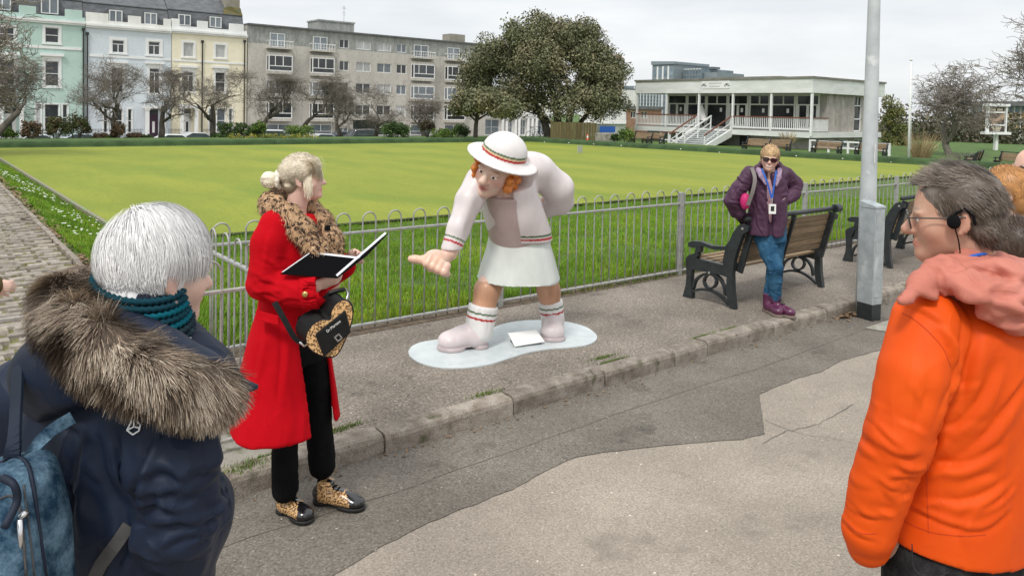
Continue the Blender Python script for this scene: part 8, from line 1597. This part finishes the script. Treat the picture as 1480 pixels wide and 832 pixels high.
# jeans, boots, gloves
S = SDF((-.4, -.3, .1), (.35, .5, 1.0), .007); S.loft([P(1113, 326, .12), P(1113, 348, .13)], [.11, .115], [.14, .145], fa, .02); S.chain([P(1106, 345, .12), P(1112, 365, .07), P(1121, 387, .0), P(1120, 405, .02), P(1120, 430, .05)], [.092, .084, .068, .060, .052], .012); S.chain([P(1122, 345, .17), P(1119, 385, .11), P(1112, 430, .10)], [.088, .064, .052], .012); V, F = S.mesh(); V = folds(V, F, .006, 16, unit((1, 0, .5)), 3, True, None, .5); V = creases(V, F, rnd_creases(A, (1098, 340, 1132, 425), 18, .4, .4, 14, .006, .008, 3, .0)); A.add('jeans', relax(V, F, 1, .3), F, 'jeans_blue')
def boot(ank, toe):
    heel = ank.copy(); heel[2] = 0; toe = toe.copy(); toe[2] = 0; d = unit(toe-heel); x = np.cross(d, up); h0 = heel-d*.06; L_ = .27; q = lambda a, b_, z: h0+d*a*L_+x*b_+up*z; Rm = np.stack((x, d, up), 1); S = SDF(h0-.34, h0+.34, .006); S.ell(q(.2, 0, .06), (.042, L_*.24, .06), Rm, .02); S.ell(q(.5, 0, .055), (.044, L_*.3, .05), Rm, .025); S.ell(q(.8, 0, .05), (.048, L_*.21, .04), Rm, .02); S.cone(q(.24, 0, .06), np.array((ank[0], ank[1], .165)), .047, .054, .02); S.plane(q(0, 0, .024), -up); S.plane(q(0, 0, .175), up); V, F = S.mesh(); o = A.add('boot', relax(V, F, 1), F, 'boot_plum')
    S = SDF(h0-.34, h0+.34, .006); S.ell(q(.75, 0, .01), (.052, L_*.29, .03), Rm, .01); S.ell(q(.4, 0, .01), (.042, L_*.38, .03), Rm, .02); S.ell(q(.15, 0, .01), (.045, L_*.19, .03), Rm, .01); S.plane(q(0, 0, .026), up); S.plane(q(0, 0, .0), -up); V, F = S.mesh(); A.add('sole', V, F, 'boot_sole', o)
    for k in range(6): b = MB(); c = q(.60-.055*k, 0, .098+.013*k); b.tube([c-x*.024-up*.006, c+d*.006, c+x*.024-up*.006], .0035, 5); A.mb('lace', b, 'black_cloth', o)
boot(P(1111, 430, .10), P(1125, 456, -.06)); boot(P(1120, 430, .05), P(1142, 456, -.08))
S = SDF(P(1077, 322, .19)-.14, P(1077, 322, .19)+.14, .005); hand(S, P(1074, 318, .19), (.55, -.15, -.5), (-.3, -.9, .3), .3, 1, 1.12, k=.01); S.cone(P(1070, 312, .17), P(1076, 319, .19), .05, .042, .02); V, F = S.mesh(); A.add('glove', V, F, 'black_cloth')
# hair, sunglasses, lanyard, strap
HC = T(0, -.016, .036); hr = np.array((.089, .102, .100))*hs; S = SDF(HC-.25, HC+.25, .006); S.ell(HC, hr, HR); S.ell(T(0, -.05, -.03), np.array((.078, .05, .06))*hs, HR, .02); S.ell(T(0, .088, -.028), np.array((.066, .06, .078))*hs, HR, .01, 's'); S.plane(T(0, 0, -.065), -up); V, F = S.mesh(); BD = np.array((.46, .30, .155)); hair = A.add('hair', V, F, 'hair', col=np.clip(BD*(.8+.3*vnoise(V*np.array((60, 60, 20)), 3))[:, None], 0, 1))
p, n = sample(V, F, 3500, 5); g = np.random.default_rng(6); l = (p-hc)@HR; fr = l[:, 1] > .03; dr = np.where(fr[:, None], HR@np.array((.35, .35, -.7)), np.array((0, 0, -1.0))+(p-HC)*3); cc = BD*np.clip(1+.5*vnoise(p*70, 4), .5, 1.6)[:, None]; v, f, c = strands(p, n, dr, .05, 4, .0018, cc, 3, cvar=.2, jit=.15, lift=.15, follow=hug(HC, HR, hr)); A.add('hair_strands', v, f, 'hair', hair, col=c, kind='stuff')
sg = None
for q in (-1, 1):
    b = MB(); cen = T(q*.033, .098, -.004); ex, ey = HR[:, 0], HR[:, 2]; pr = [cen+ex*.029*math.copysign(abs(math.cos(a))**.7, math.cos(a))+ey*.021*math.copysign(abs(math.sin(a))**.8, math.sin(a)) for a in np.linspace(0, 2*PI, 21)[:-1]]; b.extr(pr, None, HR[:, 1]*.005); o = A.mb('sunglass_lens', b, 'dark_glass'); b = MB(); b.tube([T(q*.060, .097, .008), T(q*.084, .07, .008), T(q*.086, -.01, .006)], .004, 5); A.mb('sunglass_arm', b, 'horn', o)
b = MB(); b.tube([T(-.008, .108, .004), T(.008, .108, .004)], .004, 5); A.mb('sunglass_bridge', b, 'horn')
for pts in ([P(1101, 244, -.05), P(1109, 264, -.085), P(1115, 286, -.085)], [P(1122, 247, -.04), P(1119, 266, -.075), P(1116, 286, -.085)]):
    b = MB(); st = spline(pts, 5)
    for i in range(len(st)-1): d_ = unit(st[i+1]-st[i]); b.beam(st[i]-d_*.004, st[i+1]+d_*.004, .016, .003-.0001*i, up=(0, 1, 0))
    A.mb('lanyard', b, 'blue_tape')
b = MB(); b.box(tuple(P(1111.5, 309, -.09)), tuple(P(1121, 295, -.078))); bg_ = A.mb('badge', b, 'white_plastic'); b = MB(); b.box(tuple(P(1114, 305, -.094)), tuple(P(1119, 298, -.091))); A.mb('badge_photo', b, 'iron_black', bg_); b = MB(); b.tube([P(1116, 286, -.087), P(1116, 296, -.087)], .005, 5); A.mb('badge_clip', b, 'silver', bg_)
b = MB(); st = spline([P(1087, 243, -.02), P(1091, 258, -.085), P(1088, 276, -.10), P(1081, 296, -.07)], 5)
for i in range(len(st)-1): d_ = unit(st[i+1]-st[i]); b.beam(st[i]-d_*.004, st[i+1]+d_*.004, .034, .004-.0001*i, up=(0, 1, 0))
mat('strap_taupe', (.19, .17, .16), rough=.8); A.mb('bag_strap', b, 'strap_taupe'); S = SDF(P(1077, 292, 0)-.15, P(1077, 292, 0)+.15, .007); S.ell(P(1077, 291, -.01), (.045, .05, .075), None, .01); V, F = S.mesh(); A.add('pink_bag', V, F, 'pink_bag')
# ------------------------------------------------------------------ people cut by the edges of the picture
mat('olive_cloth', (.075, .058, .025), (.12, .095, .045), rough=.9, scale=16, spec=.1); mat('navy_cloth', (.008, .018, .034), (.015, .03, .05), rough=.85, scale=10, spec=.1); mat('sky_cloth', (.30, .36, .42), rough=.9)
def bystander(px, py, d, label, facing, hs, skin, coat, trs, hair=None, hlen=.03, hcol_=(.1, .1, .1), z=-.1, tilt=0.0, armp=None, hr_k=1.0, mess=.3, cover=0.0, ears=True, curl=.5, ext=.42):
    """standing figure with head centre at pixel (px, py)"""
    f = Fig('person', px, py, z, label, 'person', d=d); c = f.P(px, py, 0); HR = rot_facing(*facing, tilt); fx = unit((*facing, 0)); r = np.array((fx[1], -fx[0], 0)); B = SDF(c*[1, 1, 0]-[.42, .42, .02], c+[ext, .42, .20], .009); sh = c[2]-.235*hs; hp = c[2]*.50
    T = head(B, c, HR, hs, neck=c*[1, 1, 0]+up*sh-fx*.03, ears=ears); b0 = c*[1, 1, 0]-fx*.03; B.loft([b0+up*sh, b0+up*(sh-.08), b0+up*(sh-.35), b0+up*hp], [.06, .10, .11, .12], [.08, .17, .15, .16], fx, .03)
    arms = armp or [[b0+r*a*.19+up*(sh-.07), b0+r*a*.25+up*(sh-.34), b0+r*a*.22+fx*.12+up*(sh-.55)] for a in (-1, 1)]
    for a, (s0, e0, w0) in zip((-1, 1), arms): B.chain([s0, e0, w0], [.05, .04, .03], .02); hand(B, w0, unit(w0-e0), r*a, curl, a, .95)
    for a in (-1, 1): q = b0+r*a*.09; B.chain([q+up*hp, q+up*hp*.52, q+up*.09, q+fx*.08+up*.035], [.085, .055, .04, .034], .02)
    V, F = B.mesh(); body = f.add('body', V, F, 'skin', col=face_col(V, T, HR, c, hs, skin, LIP, .3)); eyes(f, T, HR, hs, body)
    S = SDF(c*[1, 1, 0]-[.48, .48, -.5], c+[ext+.06, .48, .0], .009); S.loft([b0+up*(sh+.01), b0+up*(sh-.05), b0+up*(sh-.3), b0+up*(hp-.06)], [.085, .13, .145, .15], [.11, .20, .195, .195], fx, .03)
    for s0, e0, w0 in arms: S.chain([s0, e0, w0], [.078, .065, .05], .02)
    V, F = S.mesh(); V = folds(V, F, .009, 11, (.2, 0, 1), 3, True, None, .4); f.add('jacket', relax(V, F, 1), F, coat)
    S = SDF(b0-[.32, .32, .02], b0+[.32, .32, hp+.12], .010)
    for a in (-1, 1): q = b0+r*a*.09; S.chain([q+up*hp, q+up*hp*.52, q+up*.07], [.11, .08, .07], .03)
    V, F = S.mesh(); f.add('trousers', V, F, trs)
    for a in (-1, 1): plain_shoe(f, b0+r*a*.09, fx)
    if hair:
        HC = T(0, -.018, .034); hr = np.array((.083, .101, .097))*hs*hr_k; S = SDF(HC-.3, HC+.3, .006); S.ell(HC, hr, HR); S.ell(T(0, -.055, -.035-cover*.5), np.array((.072, .052, .06+cover))*hs, HR, .02); S.ell(T(0, .10, -.03), np.array((.085, .078, .085))*hs, HR, .01, 's')
        if not cover:
            for q in (-1, 1): S.ell(T(q*.088, -.008, -.02), np.array((.022, .028, .045))*hs, HR, .006, 's')
        V, F = S.mesh(); hc_ = np.array(hcol_); ho = f.add('hair', V, F, 'hair', col=np.clip(hc_*(.8+.3*vnoise(V*50, 2))[:, None], 0, 1)); p, n = sample(V, F, 6000, 4); tn_ = np.c_[vnoise(p*40, 3), vnoise(p*40, 4), vnoise(p*40, 5)]; v, ff, cc = strands(p, n, np.array((0, 0, -.9))-HR[:, 1]*.4+mess*tn_, hlen, 4, .0009, np.clip(hc_*(1+.4*vnoise(p*60, 7))[:, None], 0, 1), 5, cvar=.2, lift=.12, follow=hug(HC, HR, hr)); f.add('hair_strands', v, ff, 'hair', ho, col=cc, kind='stuff')
    return f, T, HR, hs
# bald man in sunglasses
f, T, HR, hs = bystander(1489, 243, 4.6, 'bald man in dark glasses behind the ginger haired woman', (-.97, -.2), 1.0, (.66, .40, .31), 'sky_cloth', 'jeans_dark')
for q in (-1, 1): b = MB(); c = T(q*.033, .101, -.003); b.tube([c+HR[:, 0]*.024*math.cos(a)+HR[:, 2]*.017*math.sin(a) for a in np.linspace(0, 2*PI, 15)[:-1]], .003, 5, closed=True); o = f.mb('glasses_rim', b, 'horn'); b = MB(); b.add([c+HR[:, 0]*.023*math.cos(a)+HR[:, 2]*.016*math.sin(a) for a in np.linspace(0, 2*PI, 13)[:-1]], [tuple(range(12))]); f.mb('lens', b, 'dark_glass', o); b = MB(); b.tube([T(q*.058, .1, .004), T(q*.082, .05, .004), T(q*.082, -.02, .004)], .003, 5); f.mb('glasses_arm', b, 'horn')
f, T, HR, hs = bystander(1450, 282, 3.1, 'ginger haired woman with an earpiece in dark navy jacket', (-.88, .47), .92, (.66, .42, .32), 'navy_cloth', 'jeans_dark', True, .05, (.50, .24, .085), hr_k=1.03)
S = SDF(T(-.09, 0, 0)-.05, T(-.09, 0, 0)+.05, .004); S.ell(T(-.088, .006, -.004), (.010, .014, .016), HR, .004); V, F = S.mesh(); ep = f.add('earpiece', V, F, 'black_cloth'); b = MB(); b.tube([T(-.09, .006, -.02), T(-.08, .0, -.07), T(-.07, .01, -.14)], .002, 5); f.mb('wire', b, 'black_cloth', ep)
bystander(1457, 368, 2.55, 'brown haired person half hidden behind the man in orange', (-.6, .8), .95, SKIN, 'navy_cloth', 'navy_cloth', True, .10, (.085, .058, .042), hr_k=1.08, cover=.05, mess=.15, ears=False)
# sleeve and hand reaching in from the left
px, py, d = -75, 300, 4.2; fr = Fig('p', px, py, -.1, 'x', 'x', d=d); bpy.data.objects.remove(fr.t)
arms_ = [[fr.P(-145, 345, .15), fr.P(-155, 400, .2), fr.P(-120, 430, .1)], [fr.P(-62, 345, .0), fr.P(-52, 408, -.05), fr.P(21, 413, .0)]]
bystander(px-30, py, d, 'person reaching in a hand from an olive sleeve beside the gate', (.9, .4), .95, PALE, 'olive_cloth', 'jeans_dark', True, .05, (.1, .07, .05), armp=arms_, curl=1.15, ext=.75)
